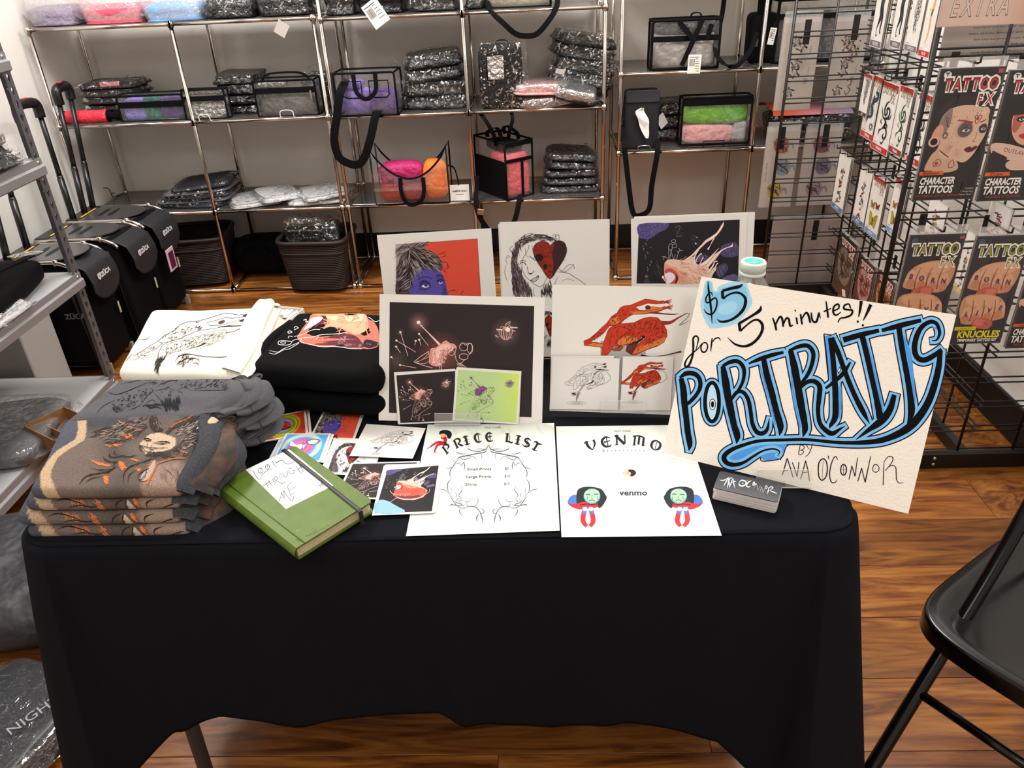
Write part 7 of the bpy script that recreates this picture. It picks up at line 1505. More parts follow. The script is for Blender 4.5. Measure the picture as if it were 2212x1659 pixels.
# ---- business cards
BZ = .7690
bq = [hz(1553, 1016, BZ), hz(1689, 1042, BZ), hz(1680, 1085, BZ), hz(1541, 1053, BZ)]
u_ = (bq[2] - bq[3]); u_ /= np.linalg.norm(u_); v_ = np.cross([0, 0, 1], u_); o_ = bq[3]; BWd, BHt = np.linalg.norm(bq[2] - bq[3]), np.linalg.norm(bq[0] - bq[3])
blackcard = mat('black_card_face', '#232224', .35); edge = mat('white_card_edge', '#cfc8c6', .6)
NB = 15; ORD = 'second third fourth fifth sixth seventh eighth ninth tenth eleventh twelfth thirteenth fourteenth lowest'.split(); th = (BZ - CZ - .0008) / NB
for k in range(NB):
    top = k == NB - 1; dx = .0012 * (hsh(k, 2) - .5) if not top else 0; dy = .0012 * (hsh(k, 6) - .5) if not top else 0
    q = [o_ + u_ * (x + dx) + v_ * (y + dy) for x, y in ((0, 0), (BWd, 0), (BWd, BHt), (0, BHt))]
    t = thing('business_card', 'topmost black business card with a white AVA O\'CONNOR logo, on the pile under the sign' if top else 'white edged business card, %s from the top of the pile under the sign' % ORD[13 - k] if k else 'lowest white edged business card of the pile under the sign', 'card', tuple((q[0] + q[2]) / 2 * np.array([1, 1, 0]) + np.array([0, 0, CZ + .0008 + th * k])), rz=math.atan2(u_[1], u_[0]), group='business cards piled under the sign')
    if top: del t['group']
    P = rq([(p[0], p[1]) for p in q], .005, 4)
    MB().prism(P, CZ + .0008 + th * k, CZ + .0008 + th * (k + .86)).build('card', blackcard if top else edge, t)
    if top: topc = t
A = Art(Plane.flat(BZ - th * .14).P3, h0=1e-4); A.src(1420, 820, 5.53); WI = '#f0eff0'
for k in range(26): a = hsh(k, 1) * 6.28; x, y = 1100 + 260 * (hsh(k, 2) - .5), 1240 + 150 * (hsh(k, 3) - .5); A.line([(x, y), (x + 60 * math.cos(a), y + 30 * math.sin(a)), (x + 90 * math.cos(a + .5), y + 50 * math.sin(a + .5))], 2, '#5c5250', 3)
for P, w in (([(742, 1198), (790, 1205), (860, 1165)], 9), ([(790, 1275), (820, 1220), (858, 1165)], 9), ([(850, 1170), (848, 1230), (835, 1300)], 9), ([(840, 1235), (870, 1180), (900, 1175)], 8), ([(850, 1180), (858, 1240), (862, 1290)], 8), ([(862, 1290), (885, 1220), (905, 1178)], 9), ([(905, 1178), (912, 1240), (925, 1298)], 9), ([(880, 1240), (925, 1215), (940, 1222)], 7), ([(975, 1230), (1005, 1205), (1050, 1215), (1060, 1245), (1020, 1272), (980, 1260), (975, 1230)], 11), ([(1085, 1195), (1062, 1222)], 8), ([(1125, 1205), (1090, 1225), (1062, 1262), (1090, 1285), (1115, 1270)], 10),
             ([(1130, 1255), (1165, 1235), (1150, 1225), (1140, 1262), (1175, 1248), (1130, 1240)], 7), ([(1150, 1300), (1185, 1240)], 9), ([(1185, 1240), (1200, 1320)], 10), ([(1200, 1320), (1235, 1268)], 8), ([(1225, 1345), (1245, 1280)], 9), ([(1245, 1280), (1262, 1350)], 10), ([(1262, 1350), (1300, 1262)], 9), ([(1282, 1285), (1300, 1268), (1312, 1285), (1298, 1302), (1282, 1285)], 6), ([(1330, 1285), (1325, 1330), (1312, 1365)], 9), ([(1328, 1300), (1360, 1280), (1380, 1295), (1340, 1325)], 8), ([(1340, 1325), (1390, 1345), (1430, 1362)], 9)): A.line(P, w * 1.3, WI, 3, taper=1)
A.ell(1020, 1240, 9, 6, WI)
A.line([(1262, 1235), (1280, 1215), (1300, 1230), (1318, 1212), (1335, 1232), (1312, 1258), (1300, 1232)], 3, '#6d5d5c', 3)
A.done('logo', topc)
# ================================================================== folded shirts
class Drape:
    def __init__(s, C, q, th, seed=1, amp=.003, r=None, sag=0):
        s.C = [np.array(c, float) for c in C]; s.H = homog(q, [(0, 0), (1, 0), (1, 1), (0, 1)]); s.Hi = np.linalg.inv(s.H); s.r = (r or th / 2); s.nz = Noise(seed); s.amp = amp
        s.Lu = np.linalg.norm(s.C[1] - s.C[0]); s.Lv = np.linalg.norm(s.C[3] - s.C[0]); s.sag = sag
    def S(s, u, v):
        uc = min(1, max(0, u)); vc = min(1, max(0, v)); C = s.C
        b = C[0] * (1 - uc) * (1 - vc) + C[1] * uc * (1 - vc) + C[2] * uc * vc + C[3] * (1 - uc) * vc
        du = (u - uc) * s.Lu; dv = (v - vc) * s.Lv; d = math.hypot(du, dv)
        eu = (C[1] - C[0]) / s.Lu; ev = (C[3] - C[0]) / s.Lv
        p = b + np.array([0, 0, s.amp * s.nz(u * 5, v * 4) + s.amp * .4 * s.nz(u * 14, v * 11, 2) - s.sag * math.sin(PI * uc) * math.sin(PI * vc)])
        if d > 1e-9:
            o = (eu * du + ev * dv) / d; a = min(d / s.r, PI); p = p + o * s.r * math.sin(a) * (1 + .25 * s.nz(u * 7, v * 7, 5)) - np.array([0, 0, s.r * (1 - math.cos(a))])
        return p
    def N(s, u, v):
        e = 2e-3; a = s.S(u + e, v) - s.S(u - e, v); b = s.S(u, v + e) - s.S(u, v - e); n = np.cross(a, b); return n / (np.linalg.norm(n) + 1e-12)
    def P3(s, x, y, h): u, v = Ha(s.H, x, y); return s.S(u, v) + s.N(u, v) * (h + .0004)
    def px(s, u, v): return Ha(s.Hi, u, v)
    def mesh(s, mb, nu=70, nv=50, colfn=None, front=1.0):
        eu = PI * s.r / s.Lu; ev = PI * s.r / s.Lv
        return mb.grid(lambda a, b: tuple(s.S(-eu + a * (1 + 2 * eu), -ev * front + b * (1 + ev * (1 + front)))), nu, nv, 0, True, (lambda a, b: colfn(-eu + a * (1 + 2 * eu), -ev * front + b * (1 + ev * (1 + front)))) if colfn else None)
    def lowered(s, dz, dx=0, dy=0, grow=0):
        import copy; t = copy.copy(s); c = sum(s.C) / 4; t.C = [p + (p - c) * grow * np.array([1, 1, 0]) + np.array([dx, dy, -dz]) for p in s.C]; return t
def shirtmat(name, c, c2=None): return mat(name, c, .92, bump=(1100, .5, 2, .0006), spec=.1, noise=((420, c2) if c2 else None))
HEATH = mat('printed_jersey', rough=.92, attr=True, bump=(900, .5, 2, .0006), noise=(650, '#c4bdb8'))
CHAR = shirtmat('charcoal_heather', '#45474b', '#34363a')
# ---- printed brown shirts
K1 = lambda x, y: (60 + x / 4.706, 880 + y / 4.706)
qb = [K1(95, 800), K1(1500, 770), K1(1815, 70), K1(405, 150)]
Cb = [hz(*qb[0], .822), hz(*qb[1], .822), hz(*qb[2], .845), hz(*qb[3], .845)]
D0 = Drape(Cb, qb, .020, 401, .002)
def mixc(a, b, k): return tuple(np.array(a) * (1 - k) + np.array(b) * k)
CC = {k: lin(v) for k, v in dict(brown='#6f615a', char='#3d3f46', blue='#4d5361', cream='#c4a986', face='#cdb49c', dk='#2c2a2c', mid='#5d5048', tan='#9c8576', oliv='#4f463c').items()}
def lut(pts, y): ys = [p[1] for p in pts]; xs = [p[0] for p in pts]; return float(np.interp(y, ys, xs))
bandL = [(500, 130), (500, 250), (470, 340), (300, 450), (200, 560), (130, 660), (130, 800), (150, 1000)]; bandR = [(585, 130), (580, 260), (560, 350), (400, 450), (290, 540), (240, 640), (230, 720), (270, 820), (270, 1000)]
nb1 = Noise(91); nb2 = Noise(92)
facep = [(1105, 400), (1140, 340), (1210, 290), (1300, 270), (1400, 290), (1480, 330), (1490, 400), (1440, 440), (1340, 470), (1240, 470), (1170, 490), (1120, 450)]
def bcol(D, off=0, face=True):
    def f(u, v):
        x, y = D.px(u, v); x = (x - 60) * 4.706; y = (y - 880) * 4.706 - off
        l, r = lut(bandL, y), lut(bandR, y)
        n = nb1(x * .004, y * .006) ; m = nb2(x * .012, y * .012, 1)
        if x < l: return mixc(CC['blue'], CC['char'], .3 + .3 * m)
        if x < r: return mixc(CC['cream'], CC['tan'], .12 + .1 * m)
        top = min(1, max(0, (330 - y - (x - 600) * .12) / 120)) if x < 1000 else min(1, max(0, (300 - y) / 260)) * .6
        c = mixc(CC['brown'], CC['char'], top)
        d = math.hypot((x - 1100) / 500, (y - 420) / 260); k = max(0, 1 - abs(d - .55) * 2.2) * (.55 + .4 * m); c = mixc(c, CC['dk'], max(0, min(.75, k)))
        if y > 470: k = min(1, (y - 470) / 160) * max(0, 1 - abs(x - 900) / 420) * (.55 + .45 * n); c = mixc(c, CC['oliv'], max(0, min(.9, k)))
        if x > 1120 and y > 560: k = min(1, (y - 540) / 80) * min(1, (x - 1120 - (760 - y) * .4) / 60); c = mixc(c, CC['tan'], max(0, min(1, k)) * .9)
        if face and inpoly(x, y, facep): c = CC['face']
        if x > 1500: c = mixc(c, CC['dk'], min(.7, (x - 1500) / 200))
        return c
    return f
def fold(pts, w, t, seed, mt, parent, name='sleeve_fold', tw=.35):
    P = [Vector(p) for p in spline(pts, 7)]; nz = Noise(seed); N = len(P); n = 14
    def f(u, v):
        i = min(N - 2, int(v * (N - 1))); k = v * (N - 1) - i; c = P[i].lerp(P[i + 1], k); d = (P[i + 1] - P[i]).normalized(); s_ = d.cross(Vector((0, 0, 1))).normalized(); up = s_.cross(d)
        an = tw + .5 * nz(v * 3, 1); e = min(1, 6 * min(v, 1 - v) + .15) ** .5; ww = w * (1 + .35 * nz(v * 4, 2)) * (.75 + .25 * e) / 2; tt = t * (1 + .3 * nz(v * 5, 3)) * e / 2; a = 2 * PI * u
        x = math.copysign(abs(math.cos(a)) ** .8, math.cos(a)) * ww; y = math.sin(a) * tt + .18 * tt * math.sin(3 * a + 9 * v)
        return tuple(c + s_ * (x * math.cos(an) - y * math.sin(an)) + up * (x * math.sin(an) + y * math.cos(an)))
    return MB().grid(f, 20, N * 2, wrapu=True).build(name, mt, parent)
GB = 'printed brown shirts folded in the front left pile'
sh_lab = ['lowest', 'third from the top', 'second from the top', 'topmost']
lay_ = [(3, .0625, -.012, -.002, .10), (2, .0425, -.022, .002, .10), (1, .0215, -.012, .004, .04), (0, 0, 0, 0, 0)]
ORG, DKI = '#c87342', '#2a2422'
for k, dz, dx, dy, gr in lay_:
    D = D0.lowered(dz, dx, dy, gr)
    t = thing('printed_shirt', ('folded brown heather shirt with an orange horned face print, topmost of the front pile' if k == 0 else 'folded brown heather printed shirt, ' + sh_lab[3 - k] + ' of the front left pile'), 'shirt', tuple(sum(D.C) / 4 - np.array([0, 0, .02])), group=GB)
    if k == 0: del t['group']
    m = MB(); D.mesh(m, 150 if k == 0 else 90, 120 if k == 0 else 60, bcol(D0, 0 if k == 0 else 20 * k, k == 0)).build('folded_body', HEATH, t)
    A = Art(D.P3); A.src(60, 880, 4.706); A.wob = .5
    dd = 0
    if k == 0:
        for P in ([(600, 545), (700, 580), (820, 605)], [(620, 565), (740, 600)], [(895, 140), (960, 190), (1050, 225), (1150, 245)], [(920, 150), (1000, 210), (1090, 230)], [(960, 200), (1010, 215)], [(1540, 470), (1620, 480)], [(1720, 62), (1640, 110), (1580, 150)], [(920, 270), (960, 280)], [(1160, 75), (1190, 85)], [(1265, 60), (1280, 95)]): A.line(P, [3, 13, 4] if len(P) == 3 else [8] * len(P), ORG, 4)
        A.wob = .8
        for P, n_ in (([(740, 700), (800, 700), (790, 780), (750, 770)], 16), ([(880, 560), (930, 560), (990, 640), (920, 650)], 22), ([(640, 560), (800, 590), (810, 615), (660, 590)], 14), ([(920, 280), (1050, 300), (1030, 345), (940, 330)], 16), ([(760, 400), (950, 380), (900, 410), (780, 420)], 10), ([(1180, 560), (1260, 560), (1260, 760), (1200, 780)], 14), ([(980, 525), (1100, 560), (1090, 570)], 8), ([(1070, 640), (1130, 640), (1110, 670)], 6)): A.hatch(P, n_ * 3, 40, 6, ORG, .3, .7)
        A.hatch([(620, 250), (900, 180), (1200, 80), (1200, 240), (1060, 340), (800, 400), (620, 330)], 120, 90, 6, '#3a3432', lambda x, y: -.45, .4); A.hatch([(700, 230), (1180, 90), (1180, 240), (1000, 330), (700, 380)], 70, 80, 5, '#8f7f72', -.4, .4)
        A.hatch([(1480, 120), (1800, 70), (1780, 260), (1600, 520), (1490, 460), (1500, 300)], 110, 80, 6, '#37322f', -.5, .6); A.hatch([(1480, 220), (1760, 120), (1700, 400), (1560, 480)], 60, 80, 5, '#9a8b7f', -.4, .5)
        A.fill([(1215, 120), (1260, 70), (1310, 150), (1355, 240), (1300, 268), (1235, 240), (1210, 180)], '#352e2b', 3); A.line([(1390, 290), (1440, 230), (1560, 190), (1680, 120), (1760, 90)], [30, 40, 26, 14, 4], '#3d342f', 4); A.line([(1400, 250), (1480, 190), (1600, 130), (1700, 70)], [8, 14, 10, 4], '#a0582f', 4); A.hatch([(1215, 120), (1260, 70), (1355, 240), (1300, 265)], 24, 60, 5, '#7a6a5d', 1.2, .2)
        for P, w in (([(1140, 345), (1180, 335), (1235, 352)], [4, 12, 6]), ([(1150, 350), (1195, 360), (1230, 358)], [3, 12, 3]), ([(1250, 385), (1320, 368), (1400, 372), (1430, 390)], [4, 10, 14, 4]), ([(1270, 388), (1340, 392), (1400, 388)], [3, 10, 3]), ([(1100, 405), (1160, 418), (1200, 430), (1300, 436), (1400, 432)], [4, 8, 10, 7, 3]), ([(1205, 440), (1230, 452), (1260, 455)], [3, 8, 3]), ([(1190, 425), (1185, 400), (1200, 375)], [3, 4, 2]), ([(1105, 405), (1115, 450), (1165, 490)], [5, 6, 4]), ([(1240, 400), (1220, 425)], 5)): A.line(P, w, DKI, 4)
        A.hatch([(1110, 380), (1150, 440), (1210, 480), (1180, 495), (1115, 460)], 20, 24, 5, DKI, .9, .5); A.hatch([(1200, 470), (1400, 465), (1500, 420), (1560, 480), (1480, 540), (1260, 540), (1160, 500)], 90, 50, 6, '#3d3631', .5, .8)
        for P, w in (([(735, 515), (760, 550), (830, 570), (900, 560)], 10), ([(810, 480), (800, 510), (850, 525), (930, 510), (1010, 520), (1080, 500)], 8), ([(860, 450), (850, 490), (900, 500)], 7), ([(610, 630), (700, 645), (820, 640), (870, 620)], 8), ([(500, 790), (570, 710), (680, 680), (800, 660), (880, 600)], 12), ([(560, 780), (620, 730), (760, 700)], 7), ([(960, 800), (950, 700), (1000, 630), (1110, 590), (1200, 560), (1260, 540)], 9), ([(1100, 745), (1110, 700), (1170, 660), (1230, 640), (1190, 690), (1130, 755), (1100, 745)], 7), ([(1000, 780), (1010, 700), (1090, 650)], 7), ([(1360, 640), (1440, 680), (1480, 740)], 5), ([(1500, 640), (1530, 700), (1500, 770)], 6), ([(900, 560), (850, 590), (830, 640)], 6)): A.line(P, w, DKI, 5, taper=1)
        A.fill([(1268, 555), (1282, 620), (1250, 700), (1190, 760), (1130, 755), (1150, 690), (1210, 640)], '#a8958a', 3); A.line([(1110, 740), (1150, 755), (1180, 720), (1190, 660), (1230, 640)], 7, DKI, 4)
        A.line([(1600, 540), (1480, 545), (1380, 570), (1300, 600), (1260, 680), (1200, 790)], [8, 10, 10, 10, 18, 20], '#b4653a', 5); A.hatch([(1380, 600), (1520, 560), (1600, 560), (1540, 760), (1400, 780), (1320, 700)], 30, 90, 5, '#7d6c62', 1.2, .4)
    else:
        # the fold below shows the same print curling under
        for P, n_ in (([(430, 800), (580, 820), (600, 870), (450, 860)], 14), ([(660, 800), (740, 810), (760, 880), (700, 880)], 16), ([(1060, 810), (1150, 790), (1130, 860), (1080, 880)], 10)): A.hatch(P, n_ * 2, 34, 7, ORG, .5, .8)
        for P in ([(300, 830), (400, 812), (520, 830), (600, 850)], [(400, 870), (520, 850), (640, 860), (760, 830)], [(860, 880), (900, 830), (1000, 800)], [(1180, 880), (1200, 830), (1300, 805)], [(960, 890), (990, 830), (1015, 800)], [(1300, 880), (1400, 850), (1500, 830)]): A.line(P, 9, DKI, 4, taper=1)
        A.fill([(985, 875), (1010, 810), (1040, 830), (1060, 880)], '#b3a090', 2)
    A.done('print', t, INKM)
    # sleeves folded in at the right: soft rolls running front to back
    for j in range(2 if k else 3):
        f0 = D.S(1.02 + .045 * j, -.02 + .05 * j); f1 = D.S(1.01 + .05 * j, .97)
        mid = (f0 + f1) / 2 + np.array([.012 + .008 * j, 0, .004]); rr = .0085 - .001 * j; dn = np.array([.010 + .008 * j, .006 * j, -.006 - .004 * j])
        pts = spline([f0 + dn - np.array([.0, .006, .004]), f0 + dn + (f1 - f0) * .12, mid + dn, f1 + dn - (f1 - f0) * .1, f1 + dn], 6)
        nzs = Noise(500 + 7 * k + j)
        fold(pts[::6] + [pts[-1]], .034, .013, 500 + 7 * k + j, CHAR if j != 1 else mat('dark_print_fold', '#2b2928', .9, bump=(900, .4, 2, .0006), noise=(45, '#594033')), t, tw=-.5 - .2 * j)
    g0 = D.S(1.03, .9); MB(TR(g0[0] + .004, g0[1] - .012, g0[2] - .002, -.35, 0, .3)).grid(lambda u, v: ((u - .5) * .014, (v - .5) * .034, .004 + .002 * math.sin(PI * u)), 6, 6).build('cream_band', mat('cream_jersey', '#c4a986', .9), t)
# ---- grey shirts
GREY = shirtmat('grey_jersey', '#5b5b5f', '#525257')
K2 = lambda x, y: (150 + x / 2.886, 780 + y / 2.886)
qg = [K2(45, 352), K2(900, 318), K2(1095, 118), K2(330, 135)]
Cg = [hz(*qg[0], .842), hz(*qg[1], .848), hz(*qg[2], .865), hz(*qg[3], .855)]
G0 = Drape(Cg, qg, .03, 411, .004)
GG = 'plain grey shirts folded in the middle left pile'
for k, dz, dx, dy, gr in ((2, .064, .0, .004, .0), (1, .033, .008, .002, .0), (0, 0, 0, 0, 0)):
    D = G0.lowered(dz, dx, dy, gr)
    t = thing('grey_shirt', 'folded grey shirt with fine black line drawing, topmost of the middle left pile' if k == 0 else 'folded grey shirt, %s of the middle left pile' % ('lowest' if k == 2 else 'second from the top'), 'shirt', tuple(sum(D.C) / 4 - np.array([0, 0, .025])), group=GG)
    if k == 0: del t['group']
    D.mesh(MB(), 80, 60).build('folded_body', GREY, t)
    for j in range(4):
        f0 = D.S(1.0, .02 + .1 * j); f1 = D.S(1.0, .98)
        r0 = .011 - .0015 * j; ox = -.004 + .009 * j; nzs = Noise(600 + 9 * k + j)
        pts = spline([f0 + np.array([ox - .012, -.004, -.010]), f0 + np.array([ox + .006, .012, -.004 - .003 * j]), (f0 + f1) / 2 + np.array([ox + .014, 0, .0 - .004 * j]), f1 + np.array([ox, -.01, -.006]), f1 + np.array([ox - .014, .004, -.010])], 7)
        fold(pts[::7] + [pts[-1]], .044, .016, 600 + 9 * k + j, GREY, t, tw=-.35 + .35 * (j % 3))
    if k == 0:
        A = Art(D.P3); A.src(150, 780, 2.886); A.wob = .5; c = '#1f1f22'
        A.hatch([(330, 215), (500, 170), (530, 190), (470, 290), (350, 310), (300, 240)], 100, 18, 3, c, -.6, .6); A.hatch([(860, 110), (1060, 95), (1075, 140), (960, 175), (880, 165)], 60, 22, 5, c, -.7, .5); A.hatch([(600, 160), (860, 120), (880, 170), (700, 210), (590, 200)], 60, 22, 2.6, c, -.4, .7); A.hatch([(400, 130), (700, 60), (900, 70), (860, 110), (500, 160)], 60, 26, 2.4, c, -.3, .5)
        for P in ([(180, 340), (230, 280), (310, 240)], [(240, 335), (300, 280)], [(290, 250), (300, 320), (340, 318)], [(240, 195), (310, 210), (420, 170), (520, 130)], [(330, 145), (420, 130), (470, 110), (560, 120)], [(470, 290), (500, 230), (540, 190), (520, 170)], [(540, 190), (600, 180), (660, 150)], [(545, 200), (590, 250), (600, 290)], [(480, 300), (540, 250), (580, 300)], [(560, 165), (620, 130), (700, 110), (820, 55)], [(380, 320), (440, 300), (470, 280)], [(720, 215), (760, 250)], [(1060, 110), (1050, 150), (1000, 180), (900, 185), (760, 190)], [(1080, 100), (1065, 125)], [(610, 230), (630, 250), (640, 235)]): A.line(P, 3.5, c, 5, taper=1)
        A.hatch([(600, 260), (710, 240), (712, 305), (620, 305)], 60, 46, 6, c, 1.45, .15); A.hatch([(480, 290), (600, 270), (600, 305), (500, 305)], 40, 30, 4, c, .1, .5); A.hatch([(280, 270), (340, 300), (360, 320), (290, 318)], 24, 26, 4, c, .9, .4)
        A.text('BE', 22, 650, 222, c, -.1); A.done('print', t, INKM)
# ---- white shirts
WHT = shirtmat('cream_white_jersey', '#ebe7d8')
K3 = lambda x, y: (260 + x / 3.342, 650 + y / 3.342)
qw = [K3(45, 475), K3(815, 500), K3(1030, 65), K3(260, 75)]
Cw = [hz(*qw[0], .850), hz(*qw[1], .850), hz(*qw[2], .862), hz(*qw[3], .862)]
W0 = Drape(Cw, qw, .032, 421, .003)
for k, dz, dx, dy, gr in ((2, .068, .016, .0, -.04), (1, .034, .03, .0, -.05), (0, 0, 0, 0, 0)):
    D = W0.lowered(dz, dx, dy, gr)
    t = thing('white_shirt', 'folded off white shirt with a pen drawn leaping creature, topmost of the back left pile' if k == 0 else 'folded off white shirt, %s of the back left pile' % ('lowest' if k == 2 else 'second from the top'), 'shirt', tuple(sum(D.C) / 4 - np.array([0, 0, .025])), group='off white shirts folded in the back left pile')
    if k == 0: del t['group']
    D.mesh(MB(), 80, 60).build('folded_body', WHT, t)
    f0 = D.S(1.0, .0); f1 = D.S(1.0, 1.0)
    for j in range(2):
        pts = spline([f0 + np.array([.000 + .012 * j, -.008, .004 - .012 * j]), f0 * .7 + f1 * .3 + np.array([.006 + .014 * j, 0, .010 - .012 * j]), f0 * .3 + f1 * .7 + np.array([.004 + .014 * j, 0, .010 - .012 * j]), f1 + np.array([.006 + .012 * j, .004, .008 - .012 * j])], 8)
        fold(pts[::8] + [pts[-1]], .034, .013, 700 + 9 * k + j, WHT, t, tw=-.3)
    if k == 0:
        A = Art(D.P3); A.quad([(722, 1100), (1370, 1110), (1440, 760), (1010, 742)], [K3(55, 440), K3(700, 320), K3(960, 110), K3(420, 95)]); centaur(A, False, 1.0, True, 1.6)
        A.src(260, 650, 3.342); c = '#2b2826'
        A.line([(400, 410), (480, 395), (560, 405), (700, 412), (780, 405), (835, 392)], 4, c, 5); A.hatch([(230, 480), (250, 420), (330, 400), (300, 460), (260, 500)], 50, 50, 5, c, 1.9, .3); A.hatch([(380, 470), (440, 400), (480, 395), (520, 420), (460, 480)], 36, 40, 4, c, 2.2, .6)
        for P in ([(375, 470), (400, 420), (450, 395), (500, 400)], [(430, 480), (440, 440), (500, 420), (555, 435), (540, 450)], [(500, 470), (530, 455), (552, 465), (545, 480)], [(60, 345), (120, 355)], [(80, 310), (150, 330)], [(100, 290), (170, 300), (230, 260)], [(42, 445), (60, 420), (110, 380)]): A.line(P, 4, c, 5, taper=1)
        A.done('print', t, INKM)
# white box of envelopes behind the white pile
q = hz(606, 700, .775)
eb = thing('envelope_box', 'small white open box of envelopes behind the off white shirts', 'box', (q[0], q[1] + .0, CZ), rz=-.25); T = TR(q[0], q[1], CZ, -.25)
wb = mat('white_carton', '#d9d4cd', .6)
for (a, b, c, d) in ((-.045, .045, -.03, -.028), (-.045, .045, .028, .03), (-.045, -.043, -.03, .03), (.043, .045, -.03, .03)): MB(T).box(a, b, c, d, 0, .055).build('side', wb, eb)
for j in range(7): MB(T).box(-.04 + .011 * j, -.033 + .011 * j, -.026, .026, .002, .050 + .001 * (j % 3)).build('envelope', WHITEPAPER, eb)
# ---- black shirts
BLKJ = shirtmat('black_jersey', '#08090a')
K5 = lambda x, y: (540 + x / 6.38, 640 + y / 6.38)
qk = [K5(120, 880), K5(1650, 1000), K5(1850, 270), K5(700, 260)]
Ck = [hz(*qk[0], .850), hz(*qk[1], .850), hz(*qk[2], .868), hz(*qk[3], .868)]
B0 = Drape(Ck, qk, .045, 431, .003)
for k, dz, dx, dy, gr in ((1, .05, .004, .008, .0), (0, 0, 0, 0, 0)):
    D = B0.lowered(dz, dx, dy, gr)
    t = thing('black_shirt', 'folded black shirt with a salmon pink screaming head print, on top beside the white pile' if k == 0 else 'folded plain black shirt, under the one with the head print', 'shirt', tuple(sum(D.C) / 4 - np.array([0, 0, .03])), group='black shirts in the pile left of the prints')
    if k == 0: del t['group']
    D.mesh(MB(), 90, 60).build('folded_body', BLKJ, t)
    for j in range(2):
        f0 = D.S(-.02, .1); f1 = D.S(-.02, .9)
        MB().tube(spline([f0 + np.array([-.01 - .01 * j, 0, -.014 - .01 * j]), (f0 + f1) / 2 + np.array([-.014 - .008 * j, 0, -.008 - .01 * j]), f1 + np.array([-.008, 0, -.012])], 8), .012, 12).build('sleeve_fold', BLKJ, t)
    if k == 0:
        A = Art(D.P3); A.src(540, 640, 6.38); A.wob = .15
        hd_ = [(690, 480), (740, 400), (800, 330), (840, 255), (1000, 235), (1200, 215), (1430, 208), (1560, 240), (1620, 300), (1700, 330), (1780, 450), (1780, 640), (1640, 690), (1500, 680), (1200, 660), (980, 650), (760, 620), (690, 590), (660, 520)]
        A.fill(hd_, '#c46a58', 4)
        A.fill([(840, 260), (1000, 238), (1430, 212), (1580, 270), (1620, 420), (1460, 500), (1300, 440), (1100, 400), (1000, 430), (1040, 330)], '#dc9e80', 4); A.fill([(1050, 250), (1430, 214), (1540, 260), (1500, 330), (1250, 330), (1080, 320)], '#d9b597', 4)
        A.fill([(840, 290), (920, 275), (980, 290), (960, 330), (880, 380), (780, 430), (740, 440), (800, 360)], '#b9c0cc', 4); A.fill([(960, 265), (1040, 280), (1030, 320), (880, 420), (930, 340), (990, 300)], '#5a2024', 3)
        A.fill([(760, 560), (1000, 540), (1180, 500), (1340, 490), (1460, 520), (1540, 600), (1560, 670), (1200, 650), (980, 640), (740, 600)], '#5c2c36', 4); A.hatch([(1180, 520), (1400, 500), (1640, 560), (1700, 640), (1400, 660), (1200, 640)], 60, 70, 8, '#9a7a80', .3, 1.2)
        A.fill([(1600, 560), (1780, 600), (1770, 640), (1650, 680), (1560, 640)], '#2a2328', 3)
        for P, w in (([(1580, 330), (1640, 400), (1720, 480), (1740, 530), (1690, 550), (1640, 520), (1600, 440), (1590, 360)], 14), ([(1640, 340), (1700, 400), (1770, 460)], 8)): A.line(P, w, '#d87a68', 4)
        for P, w in (([(690, 590), (800, 620), (960, 655), (1150, 655), (1350, 685), (1540, 690)], 8), ([(620, 520), (720, 500), (860, 440), (960, 440)], 6), ([(700, 590), (730, 540), (850, 530), (1000, 500), (1200, 490), (1340, 465)], 7), ([(600, 520), (560, 510), (545, 540)], 7), ([(415, 600), (430, 580), (500, 575), (580, 590), (560, 625), (500, 635), (420, 625), (415, 600)], 7), ([(440, 605), (470, 590), (510, 600), (480, 620), (455, 612)], 6), ([(580, 590), (640, 560), (720, 550)], 6), ([(290, 715), (390, 735), (460, 690), (560, 650), (680, 600)], 6), ([(275, 750), (350, 765), (470, 700), (540, 690), (680, 610)], 6), ([(560, 470), (600, 460), (570, 440), (545, 455), (560, 475)], 7), ([(625, 430), (680, 410), (640, 390), (625, 410)], 7), ([(740, 320), (775, 310), (770, 340), (800, 330)], 9), ([(1610, 275), (1660, 295), (1720, 325), (1780, 310)], 6)): A.line(P, w, '#d6d2d4', 4)
        A.hatch([(1000, 260), (1500, 230), (1560, 420), (1200, 460), (950, 420)], 50, 110, 9, '#cf7a62', .1, .9)
        for P in ([(900, 560), (940, 520)], [(980, 570), (990, 540)], [(1060, 540), (1085, 580)], [(1210, 500), (1230, 430)], [(860, 600), (870, 560)]): A.line(P, 7, '#e8c8c0', 2)
        A.done('print', t, INKM)
    else:
        A = Art(D.P3); A.src(540, 640, 6.38)
        for P in ([(680, 900), (690, 960)], [(710, 900), (712, 960)], [(740, 905), (730, 960)], [(780, 900), (735, 975)], [(560, 925), (600, 915), (630, 905)]): A.line(P, 6, '#6d6d70', 1)
        A.done('print', t, INKM)
